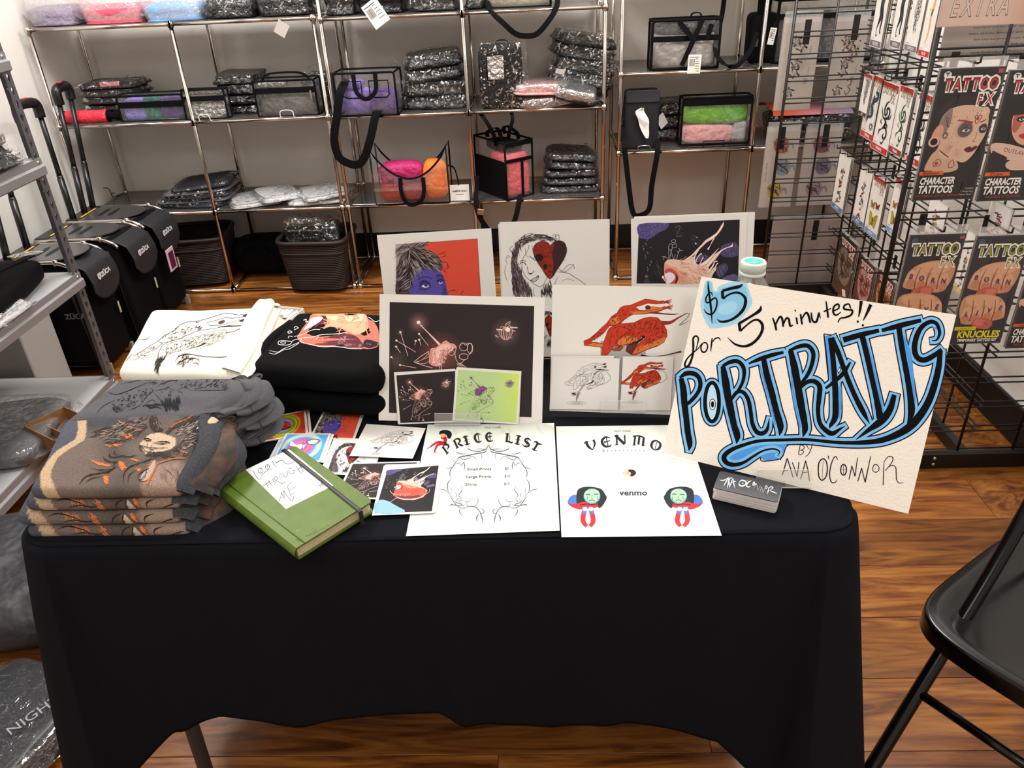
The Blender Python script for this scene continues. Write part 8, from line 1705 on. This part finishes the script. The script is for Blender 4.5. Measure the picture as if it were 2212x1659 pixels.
# ================================================================== tattoo packets
DARKC = '#1c191c'
def xplane(x): return Plane((x, 0, 0), (-1, 0, 0))
def yplane(y): return Plane((0, y, 0), (0, -1, 0))
SLV = clear('packet_film', gloss=.03, bump=(10, .35), milk=.0, rough=.05, fr=.12)
def packet(label, plane, q, draw=None, name='tattoo_packet', base='#e9e6e0', top=.07, group=None, bars=True, hook=True, art=True, back=2):
    """hanging packet: q = TL,TR,BR,BL of the printed card in photo pixels on its plane"""
    C = [plane.at(*p) for p in q]; n = plane.n
    C = [C[0], C[1], C[2], C[3]]
    w = C[1] - C[0]; h = C[3] - C[0]
    # square it up as a real rectangle: vertical sides, level top
    e = w.copy(); e[2] = 0; W_ = (np.linalg.norm((C[1] - C[0]) * [1, 1, 0]) + np.linalg.norm((C[2] - C[3]) * [1, 1, 0])) / 2; e /= np.linalg.norm(e)
    Hh = ((C[0][2] - C[3][2]) + (C[1][2] - C[2][2])) / 2; cen = sum(C) / 4; up = np.array([0, 0, 1.])
    R = [cen - e * W_ / 2 + up * Hh / 2, cen + e * W_ / 2 + up * Hh / 2, cen + e * W_ / 2 - up * Hh / 2, cen - e * W_ / 2 - up * Hh / 2]
    t = thing(name, label, 'packet', tuple(R[3] * .5 + R[2] * .5), group=group, rz=math.atan2(e[1], e[0]))
    def quadbox(P, th): b = [p - n * th for p in P]; return MB().add(list(P) + b, [(3, 2, 1, 0), (4, 5, 6, 7), (0, 1, 5, 4), (1, 2, 6, 5), (2, 3, 7, 6), (3, 0, 4, 7)])
    cd_ = quadbox(R, .001).build('card', mat('card_' + base.strip('#'), base, .5), t)
    for k in range(back):
        o = -n * (.004 + .006 * k); quadbox([p + o for p in R], .001).build('spare_card', mat('card_edge_grey', '#b5aea6', .6), t)
    hd = Hh * top; m_ = W_ * .03
    S4 = [R[0] + up * hd - e * m_, R[1] + up * hd + e * m_, R[2] - up * m_ + e * m_, R[3] - up * m_ - e * m_]
    MB().grid(lambda u, v: tuple((S4[0] * (1 - u) + S4[1] * u) * (1 - v) + (S4[3] * (1 - u) + S4[2] * u) * v + n * (.0015 + .0015 * math.sin(3.1 * PI * u + v * 4))), 8, 8).build('clear_sleeve', SLV, t)
    hq = [R[0] + up * hd, R[1] + up * hd, R[1], R[0]]; MB().add([p + n * .0006 for p in hq], [(3, 2, 1, 0)]).build('clear_header', clear('header_film', gloss=.16, bump=(30, .8), milk=.32, fr=.2), t)
    if draw:
        pq = [proj(p) for p in R]
        H = homog([(0, 0), (100, 0), (100, 200), (0, 200)], [(0, 0), (1, 0), (1, 1), (0, 1)])
        def P3(x, y, h): u, v = Ha(H, x, y); return R[0] + e * W_ * u - up * Hh * v + n * h
        A = Art(P3, h0=1e-4); draw(A); A.done('print', cd_)
    if hook:
        hk = (R[0] + R[1]) / 2 + up * hd * .45
        tip = hk + n * .022 + up * .004
        MB().tube([tuple(hk - n * .09 + up * .0), tuple(hk + n * .012), tuple(tip), tuple(tip + up * .012)], .0026, 8).build('hook', BLACKMET, t)
        bc = hk - n * .09
        E_ = [bc + e * sx * .009 + up * sz for sx, sz in ((-1, .012), (1, .012), (1, -.035), (-1, -.035))]; quadbox(E_, .003).build('hook_bracket', BLACKMET, t)
    return t
def logoFX(A, x, y, s, c1='#c3202c', c2='#f2ece2', ed='#3a2626', ang=0):
    """TATTOO over FX with pale rim and two-tone letters"""
    for k, ch_ in enumerate('TATTOO'):
        xx = x + (k - 2.5) * 13.2 * s
        A.text(ch_, 26 * s, xx, y, c2, 0, bold=2.1 * s, xs=.8)
        A.text(ch_, 22 * s, xx, y, ed, 0, bold=1.0 * s, xs=.72); A.text(ch_, 20 * s, xx, y + .3 * s, c1, 0, bold=.45 * s, xs=.68)
    for k, ch_ in enumerate('FX'):
        xx = x + (18 + k * 14) * s; A.text(ch_, 24 * s, xx, y + 21 * s, c2, 0, bold=1.6 * s, xs=.78); A.text(ch_, 20 * s, xx, y + 21 * s, ed, 0, bold=.3 * s, xs=.7); A.text(ch_, 18 * s, xx, y + 21.3 * s, c1, 0, xs=.66)
def bgd(A, c): A.fill([(2, 2), (98, 2), (98, 198), (2, 198)], c)
def charpack(tag1, num, face):
    def d(A):
        bgd(A, DARKC); face(A)
        A.ell(12, 9, 6, 5, '#e9e6e2'); A.text('T', 9, 12, 9.5, DARKC, bold=.5); A.fill([(90, 3), (98, 3), (98, 9), (90, 9)], '#b53a42')
        logoFX(A, 52, 24, 1.08)
        A.fill([(2, 153), (40, 153), (42, 159), (2, 159)], '#e0602a'); A.text(tag1, 6.5, 20, 156, '#2b1a12', bold=.1, shear=.2)
        A.text('CHARACTER', 15, 34, 169, '#f2efec', bold=.55, xs=.66, shear=.12); A.text('TATTOOS', 17, 34, 183, '#f2efec', bold=.6, xs=.74, shear=.12)
        A.text(num, 5.2, 40, 193, '#a8462c', bold=.05); A.text('Contains', 4, 90, 182, '#c9c4c0'); A.text('1 Temporary', 4, 87, 187, '#c9c4c0'); A.text('Tattoo Sheet', 4, 86, 192, '#c9c4c0')
    return d
def face1(A):
    A.fill([(2, 150), (18, 140), (40, 148), (62, 150), (98, 152), (98, 198), (2, 198)], '#1d1617')
    # hair sweep, head turned right, ear plug, neck
    A.fill([(12, 70), (20, 50), (45, 40), (80, 44), (95, 62), (98, 90), (80, 62), (40, 56)], '#2c2028', 4)
    A.fill([(8, 150), (14, 128), (22, 118), (26, 96), (40, 120), (60, 140), (62, 152), (40, 156), (20, 152)], '#d1a78e', 3)
    A.fill([(16, 80), (24, 62), (45, 54), (74, 56), (90, 66), (95, 84), (94, 100), (88, 116), (82, 130), (72, 140), (60, 138), (40, 124), (26, 108), (18, 96)], '#dcb69c', 4)
    A.fill([(16, 80), (24, 62), (32, 58), (34, 80), (26, 100), (18, 96)], '#8f7a74', 3)
    A.fill([(14, 84), (22, 82), (26, 94), (22, 106), (12, 108), (8, 98)], '#d99f88', 3); A.ell(14, 107, 9, 8, '#e0b39a'); A.ell(14, 107, 6, 5.4, '#0e0c0e')
    for gx, gy, gr, gc in ((40, 118, 16, '#c0937c'), (56, 126, 12, '#c79a82'), (84, 66, 9, '#e8c8b2'), (80, 106, 7, '#e6c4ae')): A.glow(gx, gy, gr, gc, '#dcb69c')
    A.glow(58, 89, 17, '#2c2527', '#dcb69c'); A.glow(60, 90, 12, '#1a1517', '#6d5c58'); A.fill([(82, 86), (91, 82), (95, 90), (92, 96), (84, 95)], '#3a3032', 3)
    A.fill([(55, 92), (61, 88.6), (68, 91.5), (62, 94)], '#cfc9c4', 4); A.ell(62, 91.2, 2.6, 2.4, '#5d686c'); A.ell(62, 91.2, 1.1, 1.1, '#101012'); A.fill([(85, 90), (89, 87.8), (93, 90), (89, 92)], '#cfc9c4', 4); A.ell(89.5, 89.9, 1.7, 1.6, '#4a5054')
    A.line([(44, 76), (56, 77), (70, 80)], [1, 2.4, 2.4], '#a02a2a', 4); A.line([(82, 80), (90, 76)], [2.4, 1.2], '#a02a2a', 2)
    A.line([(74, 76), (71, 72), (73, 69), (76, 71), (79, 69), (82, 72), (76, 82), (72, 76)], 1.2, '#6d2a30', 3); A.ell(76, 74, 2.3, 2.8, '#b8323a')
    A.line([(80, 94), (80, 104), (76, 108), (84, 109)], [1, 1.4, 1.2, .8], '#a8745c', 4)
    A.fill([(66, 120), (74, 116), (78, 118), (84, 115), (87, 118), (80, 124), (72, 125)], '#5c1030', 4); A.line([(68, 120), (78, 120), (86, 118)], .8, '#2a0814', 3)
    for k in range(90):
        x, y = 30 + 60 * hsh(k, 11), 60 + 66 * hsh(k, 12)
        if inpoly(x, y, [(30, 62), (45, 56), (74, 58), (90, 68), (70, 78), (48, 80), (46, 96), (58, 100), (62, 122), (40, 122), (28, 104)]): A.ell(x, y, .5 + .5 * hsh(k, 4), .5 + .4 * hsh(k, 5), '#55404a' if k % 4 else '#8a3a3a', 6)
    for k in range(10): a = k * .628; A.line([(30 + 2 * math.cos(a), 98 + 2.4 * math.sin(a)), (30 + 5 * math.cos(a), 98 + 6 * math.sin(a))], 1.6, '#6a5a58', 1)
    for P in ([(20, 140), (28, 134), (34, 142), (24, 146)], [(46, 142), (52, 136), (56, 146), (48, 148)], [(26, 120), (34, 126), (44, 132)], [(24, 70), (30, 74), (28, 80), (32, 86)]): A.line(P + [P[0]], 1, '#6a4048', 3)
    A.ell(26, 141, 3, 3, '#a8434a')
def face2(A):
    A.fill([(5, 60), (14, 44), (40, 38), (80, 40), (98, 50), (98, 120), (80, 110), (20, 120), (4, 100)], '#161014', 3); A.fill([(24, 62), (60, 58), (86, 66), (82, 100), (60, 112), (40, 108), (26, 90)], '#d9a58e', 4); A.fill([(24, 62), (40, 62), (34, 90), (26, 88)], '#b8604a', 3)
    A.fill([(16, 50), (88, 46), (90, 64), (60, 60), (22, 66)], '#120d11', 3)
    for cx in (36, 66): A.ell(cx, 72, 8, 4, '#241a1e'); A.ell(cx, 72.5, 4, 1.6, '#e8e4e2'); A.ell(cx, 72.3, 1.6, 1.6, '#241a1e')
    A.line([(50, 74), (48, 88), (54, 90)], 1.2, '#a0604c', 3); A.fill([(38, 97), (50, 93), (62, 97), (50, 103)], '#c22838', 3)
    A.fill([(0, 108), (30, 110), (75, 124), (96, 126), (98, 140), (60, 138), (10, 128)], '#dcb8a6', 3); A.text('OUTLAW', 9, 40, 122, '#3a3438', .22); A.ell(78, 130, 6, 5, '#6a625f')
    A.fill([(30, 140), (44, 132), (70, 134), (82, 142), (70, 150), (40, 150)], '#dcb8a6', 3); A.fill([(4, 118), (30, 130), (28, 150), (4, 148)], '#241a20')
def fist(A, ox, oy, fl, letters):
    X = lambda P: [(ox + (x - 50) * fl, oy + y) for x, y in P]; sk, s2, dk = '#cd9470', '#dda984', '#8a4e38'
    A.fill(X([(8, 44), (14, 22), (30, 8), (60, 2), (92, 6), (98, 24), (94, 44), (84, 58), (68, 60), (52, 56), (30, 54), (12, 50)]), sk, 4); A.fill(X([(30, 10), (60, 4), (90, 9), (80, 24), (50, 24), (28, 26)]), s2, 4)
    for (cx, cy) in ((20, 34), (40, 38), (62, 40), (82, 42)): A.ell(*X([(cx, cy)])[0], 9.5, 17, s2, 14); A.ell(*X([(cx + 1, cy + 8)])[0], 8, 9, '#c98560', 12)
    for x0 in (30, 51, 72): A.line(X([(x0 + 4, 14), (x0, 34), (x0 + 1, 54)]), [1, 2.2, 3], dk, 4)
    A.fill(X([(28, 56), (42, 48), (62, 50), (68, 58), (58, 66), (36, 70), (28, 64)]), '#c4604e', 4); A.fill(X([(44, 52), (60, 51), (64, 58), (52, 63), (44, 60)]), '#d9766a', 4); A.line(X([(34, 62), (46, 56)]), 1.5, dk, 2)
    for (cx, cy), ch_ in zip(((20, 30), (40, 34), (62, 38), (82, 40)), letters): px_, py_ = X([(cx, cy)])[0]; A.text(ch_, 12, px_, py_, '#2a3f7a', .1, bold=.6); A.text(ch_, 12, px_ + .3, py_ - 2, '#8a2a36', .1, bold=.2, ys=.5)
def knuckles(A):
    bgd(A, '#2b272c'); fist(A, 48, 44, 1, 'BORN'); fist(A, 50, 102, -1, 'LIVE'[::-1]); A.ell(10, 10, 6, 5, '#44506a'); A.fill([(90, 4), (98, 4), (98, 9), (90, 9)], '#b04a50')
    logoFX(A, 50, 27, 1.08, '#8a9a1e')
    A.fill([(3, 166), (44, 166), (44, 173), (3, 173)], '#c9c21a'); A.text('Makes 15', 5, 24, 169.5, '#3a3a12')
    A.text('KNUCKLES', 18, 52, 182, '#e2dc1e', bold=.7, xs=.92); A.text('TEMPORARY TATTOO KIT', 7.5, 52, 193, '#efe6e6', bold=.35, xs=.86)
# front end panel packets
YP = 1.86
pk1 = packet('dark Tattoo packet with a starry tattooed face and large ear plug, CHARACTER TATTOOS', yplane(YP), [(2026, 146), (2165, 146), (2106, 432), (1979, 431)], charpack('Illustrated', 'INCLUDES A LOT OF TATTOOS', face1), base=DARKC, top=.075)
pk2 = packet('dark Tattoo packet with a red lipped woman and OUTLAW arm, at the right frame edge', yplane(YP), [(2178, 148), (2318, 150), (2254, 434), (2117, 432)], charpack('Outlaw', 'INCLUDES 13 TATTOOS', face2), base=DARKC, top=.075)
pk3 = packet('KNUCKLES tattoo packet with two fists, lower left, partly behind the sign', yplane(YP), [(1962, 505), (2078, 507), (2035, 741), (1921, 739)], knuckles, base='#2b272c', top=.08)
pk4 = packet('KNUCKLES tattoo packet with two fists and yellow lettering, right of its twin', yplane(YP - .004), [(2108, 507), (2226, 510), (2164, 744), (2056, 740)], knuckles, base='#2b272c', top=.08)
pk5 = packet('dark red CHARACTER TATTOOS packet behind the right KNUCKLES packet', yplane(YP + .02), [(2236, 510), (2350, 512), (2300, 752), (2182, 750)], charpack('Scary', 'INCLUDES 9 TATTOOS', face2), base='#2c1512', top=.08)
def xl(A):
    def f(x, y): a = np.array(lin('#d9bdb0')); b = np.array(lin('#c98a64')); k = min(1, max(0, (x - 40) / 40)); return tuple(a * (1 - k) + b * k)
    A.gfill(1, 99, 1, 198, f); 
    for k, ch_ in enumerate('EXTRA LARGE'): A.text(ch_, 34, 10 + k * 8.4 + (2 if k > 5 else 0), 168, '#6b4a44', bold=1.0, xs=.31, ys=1.5, shear=.15); A.text(ch_, 34, 10 + k * 8.4 + (2 if k > 5 else 0), 168, '#dcc8be', bold=.2, xs=.30, ys=1.44, shear=.15)
pk6 = packet('large peach EXTRA LARGE packet at the top right corner', yplane(1.935), [(2062, -220), (2420, -220), (2330, 54), (2042, 50)], xl, base='#cdb3a6', top=.05, back=0, hook=False)
def xlback(A):
    bgd(A, '#b3aaa2')
    for k, (t_, y) in enumerate((('anywhere you want, for optional arms, chest, skin, neck, back,', 100), ('waist, and yes, even your arm. With a little thought and creativity', 118), ('that express yourself with Body Bands Temporary Tattoos', 136), ('Visit us online at', 154), ('www.facebook.com/TinsleyTransfers   twitter.com/Tinsley', 176), ('www.tinsleytransfers.com', 192))): A.text(t_, 11 if k < 5 else 13, 50, y, '#3a3534', bold=.15, xs=.24, ys=.8)
pk7 = packet('pale printed backing sheet of the large packet, lines of small text behind the wires', yplane(1.985), [(2055, -20), (2420, -20), (2400, 128), (2030, 124)], xlback, base='#b3aaa2', top=.02, back=0, hook=False)
# middle panel packets, facing left
def tribal(A, c='#23262c'):
    for P, w in (([(62, 50), (50, 60), (44, 78), (52, 92), (60, 84), (56, 74), (66, 70), (74, 80), (68, 96), (50, 102), (36, 96)], 5), ([(50, 100), (62, 112), (56, 124), (46, 132)], 7), ([(60, 100), (78, 96), (84, 80)], 4), ([(50, 130), (66, 126), (76, 140), (70, 156), (58, 152), (62, 142)], 5), ([(48, 132), (34, 140), (32, 156)], 5), ([(46, 100), (34, 88), (30, 72)], 4), ([(44, 120), (34, 114), (38, 104)], 4), ([(70, 158), (60, 172), (48, 168)], 4), ([(60, 112), (72, 118), (70, 128)], 4)): A.line(P, [w * .4] + [w * 1.5] * (len(P) - 2) + [w * .3], c, 5)
def bodycard(strip, label_, drawf, head=True):
    def d(A):
        bgd(A, '#ebe8e2')
        if head: A.fill([(3, 3), (97, 3), (97, 24), (3, 20)], '#a82a28'); logoFX(A, 50, 26, .95, '#d8ccb4', '#8f8574', '#3a2f2a')
        drawf(A); A.text('TEMPORARY', 5, 20, 176, '#6a6664'); A.fill([(2, 181), (98, 181), (98, 198), (2, 198)], strip); A.text(label_, 12, 50, 190, '#f0dada', bold=.4)
    return d
def dragon(A): A.line([(60, 50), (76, 54), (80, 66), (66, 74), (52, 84), (50, 100), (60, 112), (52, 128), (36, 132), (26, 150)], [6, 14, 12, 16, 14, 16, 14, 12, 8, 3], '#3a4250', 5); A.hatch([(50, 50), (84, 56), (70, 80), (60, 112), (40, 130), (44, 90)], 40, 12, 3, '#1e222a', .8, 1.2); [A.line([(66 + 9 * math.cos(a), 158 + 8 * math.sin(a)), (66 + 16 * math.cos(a + .3), 158 + 14 * math.sin(a + .3))], 3, '#23262c', 1) for a in [k * .7 for k in range(9)]]; A.line([(66 + 7 * math.cos(a), 158 + 7 * math.sin(a)) for a in [k * .7 for k in range(10)]], 3, '#23262c', 3)
def panther(A): A.line([(60, 8), (66, 40), (56, 80), (60, 110), (50, 130), (40, 150), (44, 168), (54, 164)], [22, 34, 30, 26, 14, 6, 5, 3], '#232a33', 5); A.line([(62, 90), (74, 120), (70, 150), (78, 160)], [18, 14, 10, 8], '#232a33', 4); A.line([(60, 40), (82, 58), (92, 50)], [18, 12, 8], '#232a33', 4); A.line([(55, 20), (36, 40), (30, 30)], [16, 10, 6], '#232a33', 4)
def lace(A): A.hatch([(30, 30), (70, 20), (74, 100), (60, 150), (40, 140), (34, 80)], 130, 14, 2.4, '#33363c', .5, 1.6); [A.line([(52 + r_ * math.cos(a), 80 + r_ * 1.3 * math.sin(a)) for a in [k * .7 for k in range(10)]], 2, '#33363c', 3) for r_ in (8, 15, 22)]
def pinup(A): A.line([(66, 20), (60, 50), (52, 80), (56, 120), (44, 160)], [14, 20, 16, 14, 6], '#e2a878', 4); A.fill([(56, 8), (78, 8), (80, 26), (60, 28)], '#e0782e', 3); A.line([(58, 60), (50, 78)], 14, '#3f7a44', 3); A.line([(30, 60), (50, 66)], 5, '#e0c02e', 3)
def butterflies(A):
    for (cx, cy, s, c) in ((50, 150, 1.5, '#b7a43c'), (32, 100, .8, '#b08a2e'), (66, 96, .7, '#a04a3a')):
        for f_ in (-1, 1): A.fill([(cx, cy), (cx + f_ * 8 * s, cy - 16 * s), (cx + f_ * 20 * s, cy - 18 * s), (cx + f_ * 18 * s, cy - 2 * s), (cx + f_ * 14 * s, cy + 12 * s), (cx + f_ * 5 * s, cy + 10 * s)], c, 4); A.line([(cx, cy), (cx + f_ * 10 * s, cy - 14 * s), (cx + f_ * 20 * s, cy - 18 * s), (cx + f_ * 17 * s, cy), (cx + f_ * 12 * s, cy + 12 * s), (cx, cy)], 1.6, '#3a3420', 3); A.line([(cx, cy), (cx + f_ * 15 * s, cy - 8 * s)], 1.2, '#3a3420', 1)
        A.line([(cx, cy - 10 * s), (cx, cy + 10 * s)], 3 * s, '#2a2418', 1)
def greyface(c1, c2):
    def d(A): bgd(A, '#27262a'); A.fill([(10, 60), (40, 40), (90, 60), (92, 120), (70, 160), (30, 150), (12, 110)], c1, 4); A.hatch([(10, 60), (90, 60), (90, 130), (30, 150)], 60, 26, 6, c2, .9, 1); A.ell(34, 86, 9, 7, '#121214'); A.ell(68, 88, 9, 7, '#121214'); A.line([(36, 128), (52, 122), (70, 130)], 5, '#121214', 3); logoFX(A, 52, 26, 1.05, '#c9464c', '#e8e2da'); A.fill([(60, 176), (80, 170), (90, 190), (70, 196)], '#d8d4d0')
    return d
mixed = lambda seed, c: (lambda A: ([A.line([(50 + 28 * (hsh(k, seed) - .5), 40 + 130 * hsh(k, seed + 1)), (50 + 40 * (hsh(k, seed + 2) - .5), 40 + 130 * hsh(k, seed + 1) + 12), (50 + 40 * (hsh(k, seed + 3) - .5), 46 + 130 * hsh(k, seed + 1))], [2, 6, 1], ['#4a5058', c, '#6a7078', '#8a3a38'][k % 4], 4) for k in range(26)]))
GM = 'white body tattoo packets hung on the middle panel'
items = [('white packet of a black panther at the top left of the middle panel', [(1897, -60), (1921, -58), (1909, 109), (1885, 101)], bodycard('#6d6d70', 'TATTOO', panther, False)),
         ('white packet of a second black panther, top row of the middle panel', [(1938, -60), (1962, -58), (1954, 112), (1932, 103)], bodycard('#6d6d70', 'TATTOO', panther, False)),
         ('white packet with grey lace tattoo, top row of the middle panel', [(1976, -40), (2004, -38), (1982, 120), (1957, 107)], bodycard('#77777a', 'TATTOO', lace, False)),
         ('white packet of a pin-up with a red PIN UP strip, beside the tall post', [(2006, -30), (2030, -24), (2010, 130), (1988, 120)], bodycard('#c22a3c', 'PIN UP', pinup, False)),
         ('white packet of a dragon with red TRIBAL strip, second row', [(1882, 159), (1912, 168), (1886, 304), (1856, 294)], bodycard('#c03038', 'TRIBAL', dragon)),
         ('white packet of a bold black tribal figure with red strip, second row', [(1906, 172), (1945, 184), (1915, 336), (1879, 321)], bodycard('#c03038', 'TRIBAL', tribal)),
         ('shaded packet of a greenish tribal figure right of the bold black one', [(1946, 184), (1976, 190), (1946, 338), (1918, 330)], bodycard('#8f3a38', 'TRIBAL', lambda A: tribal(A, '#3f5a44'))),
         ('narrow tribal packet partly hidden by the tall post, second row', [(1988, 198), (2016, 206), (1986, 362), (1956, 350)], bodycard('#c03038', 'TRIBAL', tribal, True)),
         ('white packet of faint grey and red tattoos with a blue strip, third row far left', [(1812, 330), (1836, 336), (1822, 463), (1797, 451)], bodycard('#4a7ab0', 'BODY', mixed(3, '#a0683a'), False)),
         ('white packet of grey and red flower tattoos, third row, second from left', [(1862, 367), (1888, 374), (1862, 488), (1838, 475)], bodycard('#4a7ab0', 'BODY', mixed(9, '#8a4a44'), False)),
         ('white packet of golden butterflies with a black and red header, third row', [(1893, 380), (1920, 392), (1890, 518), (1861, 494)], bodycard('#7aa0c8', 'BODY', butterflies)),
         ('second golden butterfly packet right of the first, beside the tall post', [(1940, 385), (1966, 394), (1936, 510), (1908, 497)], bodycard('#7aa0c8', 'BODY', butterflies)),
         ('dark packet of a grey skull like face, bottom row far left', [(1818, 506), (1858, 530), (1826, 638), (1795, 624)], greyface('#6d665e', '#2c2a2a')),
         ('dark packet of a pink bloodied face, bottom row, second from left', [(1861, 555), (1896, 578), (1866, 676), (1838, 660)], greyface('#a8787a', '#5a3038')),
         ('dark packet with an orange face, bottom row beside the tall post', [(1901, 588), (1938, 610), (1908, 700), (1876, 684)], greyface('#b5774a', '#5a3420'))]
for k, (lb, q, d) in enumerate(items): packet(lb, xplane(1.13), q, d, base='#ebe8e2' if k < 12 else '#27262a', top=.06)
packet('thin white packet of black ornaments at the far left of the second row', xplane(1.12), [(1872, 158), (1890, 164), (1866, 252), (1850, 245)], bodycard('#3a3a3c', 'ART', lace), top=.06)
# packets on the far side of the middle panel, seen through the front wires
for k, (lb, q, c) in enumerate((('white packet behind the front wires between the two large dark packets', [(2132, 210), (2160, 218), (2146, 330), (2118, 318)], '#d0666a'), ('clear and gold packet low behind the front wires below the starry face packet', [(2010, 432), (2050, 440), (2030, 520), (1992, 508)], '#c9a040'), ('white packet with a red strip just below the OUTLAW packet', [(2140, 436), (2190, 448), (2170, 520), (2122, 506)], '#b03038'), ('white packet seen left of the KNUCKLES packets behind the wires', [(1990, 520), (2016, 530), (1990, 640), (1966, 626)], '#8a9ab8'), ('white packet in the gap between both KNUCKLES packets', [(2090, 500), (2112, 508), (2080, 640), (2058, 628)], '#c9b060'))):
    packet(lb, xplane(1.16), q, bodycard(c, 'BODY', mixed(20 + k, c), False), top=.06, hook=False, back=1)
# packets behind the far panel, seen from their backs
def backcard(kind):
    def d(A):
        bgd(A, '#aea39a'); g = '#5f5a58'
        if kind in (0, 1):
            for (x, y, a) in ((40, 50, .6), (55, 62, .2), (46, 98, .9), (44, 118, .4), (35, 160, .8)):
                for k in range(7): A.line([(x + 8 * math.cos(a + k), y + 8 * math.sin(a + k)), (x + 16 * math.cos(a + k * 1.3), y + 12 * math.sin(a + k * 1.3)), (x + 4 * math.cos(k), y + 10 * math.sin(k))], [1, 3, 1], g, 4)
            A.text('Style', 9, 80, 70, g, 1.57); A.text('Tattoo', 8, 82, 116, g, 1.57); A.fill([(70, 130), (82, 130), (82, 142), (70, 142)], '#8f8780'); 
            if kind == 1:
                for k in range(46): A.line([(30 + 50 * hsh(k, 1), 40 + 60 * hsh(k, 2)), (33 + 50 * hsh(k, 1), 37 + 60 * hsh(k, 2))], 3.6, ['#3a2a22', '#8a5a2a', '#4a3020'][k % 3], 1)
                A.line([(60, 140), (70, 134), (74, 146), (66, 152), (74, 160), (64, 170), (58, 162)], 3, g, 4)
        else:
            cs = (('#9a5a44', '#7f8a94', '#a8954a') if kind == 2 else ('#8a4a52', '#7a6880', '#9a7f86'))
            for j, (x, y) in enumerate(((45, 45), (58, 100), (42, 158))):
                c = cs[j]; A.fill([(x - 22, y - 8), (x - 6, y - 22), (x + 16, y - 18), (x + 26, y), (x + 16, y + 18), (x - 12, y + 16)], c, 4); A.hatch([(x - 20, y - 12), (x + 20, y - 14), (x + 20, y + 14), (x - 14, y + 14)], 18, 22, 3, '#4a4448', .7, .7); A.line([(x + 16, y), (x + 34, y - 4), (x + 40, y + 10)], [4, 7, 2], '#7a8088', 3)
            if kind == 2: A.text('STEEL CROWN', 7, 10, 110, '#4a4644', 1.57)
        A.fill([(2, 2), (98, 2), (98, 12), (2, 12)], '#b9b2ac')
    return d
YF_ = Plane((0, 3.37, 0), (0, -1, 0))
for k, (lb, q, kd) in enumerate((('pale packet back with grey floral line art, upper left behind the far wires', [(1695, 38), (1774, 34), (1752, 237), (1672, 238)], 0), ('pale packet back with leopard spots, upper right behind the far wires', [(1804, 36), (1876, 32), (1853, 232), (1782, 234)], 1),
                                 ('pale packet back with three colourful tattoos, lower left behind the far wires', [(1661, 275), (1731, 272), (1707, 447), (1637, 448)], 2), ('pale packet back with three purple tattoos, lower right behind the far wires', [(1744, 275), (1822, 272), (1795, 443), (1720, 443)], 3))):
    packet(lb, YF_, q, backcard(kd), base='#aea39a', top=.06, hook=False, back=2)
def plainback(A): A.gfill(2, 98, 2, 198, lambda x, y: mixc(lin('#a3948e'), lin('#96887f'), .5 + .5 * math.sin(y * .5) * .3), 4, 20)
packet('large plain pinkish packet low behind the far wires', YF_, [(1672, 478), (1824, 474), (1786, 622), (1650, 620)], plainback, base='#a3948e', top=.08, hook=False, back=1)
# flat hook arms seen at the wires
for (x, y) in ((1745, 60), (1850, 50), (1690, 290), (1785, 285), (1762, 490)):
    p = hy(x, y, 3.31); o = MB().box(p[0] - .012, p[0] + .012, 3.306, 3.312, p[2] - .06, p[2] + .03, ch=.001).build('bracket', BLACKMET, gw)
# arms on the middle panel
for (x, y) in ((1878, 140), (1885, 152), (1925, 170), (1950, 182), (1808, 320), (1830, 338), (1850, 352), (1875, 372), (1912, 395), (1790, 495), (1832, 545), (1878, 590)):
    p = hx(x, y, 1.08); MB().tube([tuple(p + np.array([0, 0, .014])), tuple(p), (1.30, p[1], p[2] + .002)], .0026, 6).build('arm', BLACKMET, gw)
